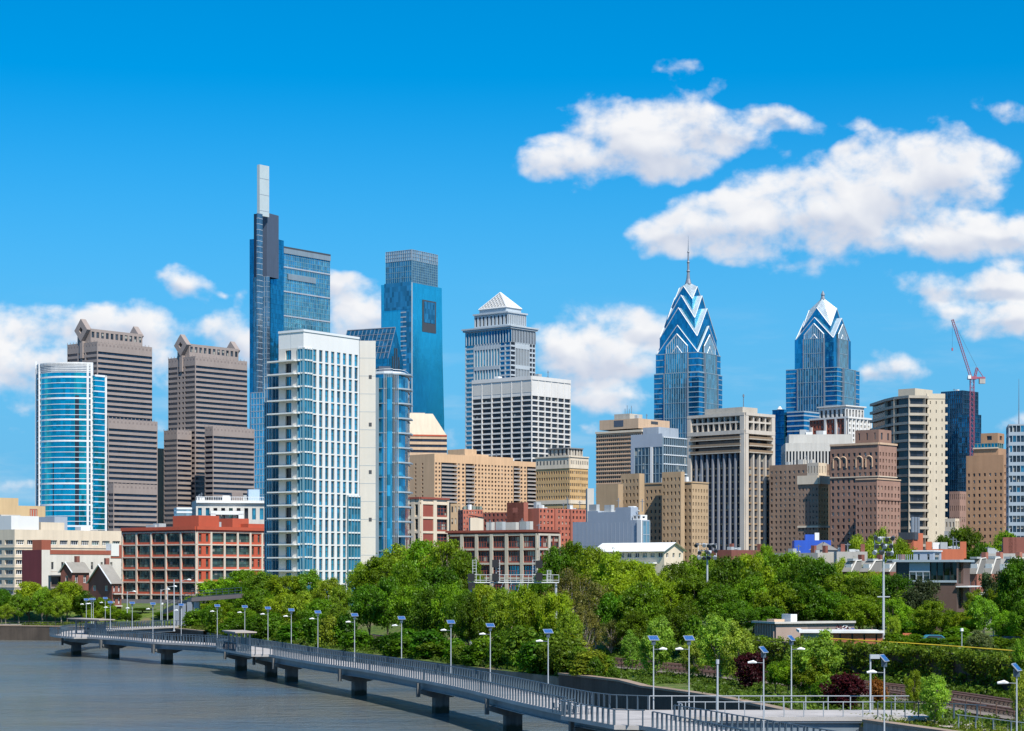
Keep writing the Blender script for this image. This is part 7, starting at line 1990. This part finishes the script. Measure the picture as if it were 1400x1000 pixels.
for (kind, p, zb, H, W, px, yt, col, row), lb in zip(TREES, labs):
    ks = getkind(kind); cm, tm = ks[ki[kind] % len(ks)]; ki[kind] += 1
    lab = lb[0] + ' ' + lb[1] + ', below ' + lb[2]
    if cnt[lb] > 1: lab = ORD[used[lb]] + lab; used[lb] += 1
    nm = {'shrub': 'bush', 'red': 'purple_bush', 'cone': 'cone_tree'}.get(kind, 'broadleaf_tree')
    T = thing(nm, lab, 'bush' if kind in ('shrub', 'red') else 'tree', (p.x, p.y, zb), GRP[row], rs.uniform(0, 6.28))
    sx = W / 1.0
    for me, part in ((cm, 'crown'), (tm, 'trunk')):
        o = bpy.data.objects.new(part, me); COL.objects.link(o); o.parent = T
        o.scale = (sx, sx * rs.uniform(.85, 1.05), H) if part == 'crown' else (H * .75, H * .75, H) if W < H else (W * .6, W * .6, H)
        if part == 'trunk': o.scale = (sx, sx, H)
        c = col or COLS[kind]; j = rs.uniform(.74, 1.22); k = rs.uniform(.80, 1.25)
        o.color = (c[0] * j * k, c[1] * j, c[2] * j, 1)

# ---------------------------------------------------------------- ivy covered retaining wall
kk = lambda p: 95 < p.y < 262
WT, wl = wall_along(27.4, kk, 3.2, 6.9, 1.0, 'ivy_wall', 'long retaining wall smothered in green ivy behind the railway', 'ivy wall', MATS['old_wall'])
cen, rad = [], []
for i in range(len(wl) - 1):
    a, b = wl[i], wl[i + 1]; L = (b - a).length; nn = Vector((-(b - a).y, (b - a).x)).normalized()
    # nn points to the river side
    for k in range(int(L * 6.0)):
        q = a.lerp(b, rs.random()); z = 3.4 + 3.7 * rs.random() ** .8
        o = .15 + .5 * rs.random() + (.35 if z > 6.2 else 0); cen.append((q.x + nn.x * o, q.y + nn.y * o, z)); rad.append(rs.uniform(.35, .75))
    for k in range(int(L * 1.4)):
        q = a.lerp(b, rs.random()); o = rs.uniform(-1.6, .5); cen.append((q.x + nn.x * o, q.y + nn.y * o, rs.uniform(6.7, 7.2))); rad.append(rs.uniform(.4, .8))
off = Vector(WT.location)
me = leaf_mesh('ivy', [(c[0] - off.x, c[1] - off.y, c[2] - off.z) for c in cen], rad, 40, .17, seed=5, up=.3)
o = bpy.data.objects.new('ivy', me); COL.objects.link(o); o.parent = WT; o.color = (.11, .18, .018, 1)
# yellow rail on top of it
k_ = [i for i in range(n) if 100 < SHORE[i].y < 236]; yl = [shore_off(29.2)[i] for i in k_]
YR = thing('yellow_guard_rail', 'thin yellow painted rail running along the top of the ivy wall', 'guard rail', (yl[0].x, yl[0].y, 6.0))
m = MB(); m.tube([(p.x, p.y, 7.55) for p in yl], .07, 4); m.build('rail', solid('yellow_paint', (.75, .52, .02), .5, .05), YR)
for i in range(0, len(yl), 2): m = MB(); m.tube([(yl[i].x, yl[i].y, 5.6), (yl[i].x, yl[i].y, 7.5)], .05, 4); m.build('post', MATS['yellow_paint'], YR)

# ---------------------------------------------------------------- weeds and long grass
def weeds(d0, d1, f, cnt_, size, name, col, h=(.1, .5), seed=1, zoff=0.0):
    a, b = shore_off(d0), shore_off(d1); ks = [i for i in range(n - 1) if f(SHORE[i])]; cen, rad = [], []
    wts = [(SHORE[i + 1] - SHORE[i]).length for i in ks]
    for _ in range(cnt_):
        i = rs.choices(ks, wts)[0]; t, s = rs.random(), rs.random()
        q = a[i].lerp(a[i + 1], t).lerp(b[i].lerp(b[i + 1], t), s); nz = noise.noise(Vector((q.x * .2, q.y * .2, seed)))
        if nz < -.25: continue
        hh = h[0] + (h[1] - h[0]) * max(0, nz + .4) * rs.random() * 1.6
        cen.append((q.x, q.y, gz(q.x, q.y) + zoff + hh * .4)); rad.append(max(.12, hh))
    me = leaf_mesh(name, cen, rad, 16, size, seed=seed, long=1.6, up=.2, squash=(1.1, 1.1, .8))
    o = bpy.data.objects.new(name, me); COL.objects.link(o); o['kind'] = 'stuff'; o.color = (*col, 1); return o
weeds(.6, 12.5, lambda p: p.x > -62 and 140 < p.y < 420, 4200, .13, 'bank_weeds', (.085, .15, .022), (.15, .75), 3)
weeds(24.6, 27.2, lambda p: 130 < p.y < 300, 1300, .13, 'trackside_weeds', (.09, .17, .02), (.3, 1.1), 9)
weeds(.6, 9, lambda p: -110 < p.x <= -55 and p.y > 400, 2600, .2, 'bank_weeds', (.11, .16, .025), (.2, .8), 6)
weeds(28.5, 60, lambda p: 120 < p.y < 330, 4200, .2, 'ground_cover', (.05, .10, .014), (.2, .9), 12)
weeds(.5, 5.2, lambda p: 110 < p.y < 170, 1500, .09, 'long_grass', (.15, .19, .03), (.2, .7), 15)

# fences by the river path
def fence(d, f, name, label, mat, H=1.2, step=2.4, rails=(1.15, .65, .2), r=.03, wire=False):
    ks = [i for i in range(n) if f(SHORE[i])]; L = [shore_off(d)[i] for i in ks]
    T = thing(name, label, 'fence', (L[0].x, L[0].y, 3.1)); m = MB()
    for h in rails: m.tube([(p.x, p.y, 3.1 + h) for p in L], r, 4)
    m.build('rails', mat, T)
    m = MB(); nxt = 0; s = 0
    for a, b in zip(L, L[1:]):
        seg = (b - a).length
        while nxt < s + seg:
            q = a.lerp(b, (nxt - s) / seg); m.tube([(q.x, q.y, 3.0), (q.x, q.y, 3.1 + H)], r * 1.5, 4); nxt += step
        s += seg
    m.build('posts', mat, T, kind='stuff')
    if wire:
        m = MB()
        for a, b in zip(L, L[1:]):
            for t in (.0, .2, .4, .6, .8):
                q = a.lerp(b, t); m.tube([(q.x, q.y, 3.15), (q.x, q.y, 3.05 + H)], .012, 3)
        m.build('wires', mat, T, kind='stuff')
fence(4.4, lambda p: 60 < p.y < 160, 'river_fence', 'pale steel wire fence beside the river path at the right edge', MATS['rail_pale'], 1.25, 2.4, (1.25, .1), .035, True)
fence(12.6, lambda p: 90 < p.y < 290, 'trackside_fence', 'thin brown fence between the river path and the railway', MATS['rail_rust'], 1.5, 3.0, (1.4, .2), .025)
fence(.3, lambda p: p.x < -70 and p.x > -260, 'bank_fence', 'low dark railing along the river wall at the far left', MATS['dark_metal'], 1.1, 2.0, (1.1, .6, .15), .03)

# parked cars and a road sign on the upper street
def car(px, Y, col, label, rz):
    x = (px - 700) / F * Y; z = gz(x, Y) + .02; T = thing('parked_car', label, 'car', (x, Y, z), 'cars on the upper street', rz); T['_o'] = [0, 0, 0]
    pt = solid('car_paint_' + label.split()[0], col, .25, .03, 0)
    prof = [(-2.2, .35), (2.2, .35), (2.25, .75), (1.3, .95), (.7, 1.42), (-1.0, 1.45), (-1.75, 1.0), (-2.2, .9)]
    m = MB(); n_ = len(prof)
    for s_, fl in ((-.85, 0), (.85, 1)): f = [(a, s_ * (.86 if c > 1.2 else 1), c) for a, c in prof]; m.face(*(f if not fl else f[::-1]))
    for i in range(n_):
        a, c = prof[i], prof[(i + 1) % n_]; ka, kc = [.85 * (.86 if q[1] > 1.2 else 1) for q in (a, c)]
        m.face((a[0], -ka, a[1]), (a[0], ka, a[1]), (c[0], kc, c[1]), (c[0], -kc, c[1]))
    m.build('body', pt, T)
    for s_ in (-1, 1): m = MB(); m.face(*[(a, s_ * b_, c) for a, b_, c in ((1.1, .855, .98), (.62, .76, 1.36), (-.95, .76, 1.38), (-1.55, .855, 1.0))]); m.build('window', GD, T)
    for sx in (-1.4, 1.4):
        for sy in (-.8, .8): m = MB(); m.tube([(sx, sy - .1, .33), (sx, sy + .1, .33)], .33, 12); m.build('wheel', MATS['dark_metal'], T)
car(1384, 262, (.03, .06, .12), 'navy parked car behind the trees at the right edge', .1)
car(1362, 266, (.32, .33, .34), 'silver parked car left of the navy car on the upper street', .1)
car(1278, 268, (.03, .20, .30), 'teal parked car half hidden before the low pale wall', .05)
x_ = (1240 - 700) / F * 264
T = thing('road_sign', 'small orange diamond road work sign above the ivy wall', 'road sign', (x_, 264, 5.7)); T['_o'] = [0, 0, 0]
m = MB(); m.tube([(0, 0, 0), (0, 0, 1.6)], .04, 5); m.build('post', MATS['dark_metal'], T)
m = MB(); m.boxv((-.55, -.06, 1.1), (1.1, 0, 0), (0, .04, 0), (0, 0, .7)); m.build('sign_panel', MATS['orange_brick'], T)
b = Blk(1258, 1262, 1330, 878, 272, 8, z0=5.6); T = Bld('park_wall', 'low pale concrete wall on the upper street behind the ivy wall', 'wall', b); T.solid(b.sub(0, b.S, 0, .5, 5.6, b.z1), MATS['concrete'], 'wall', MATS['concrete']); T.done()
for o in scene.objects:
    if '_o' in o: del o['_o']
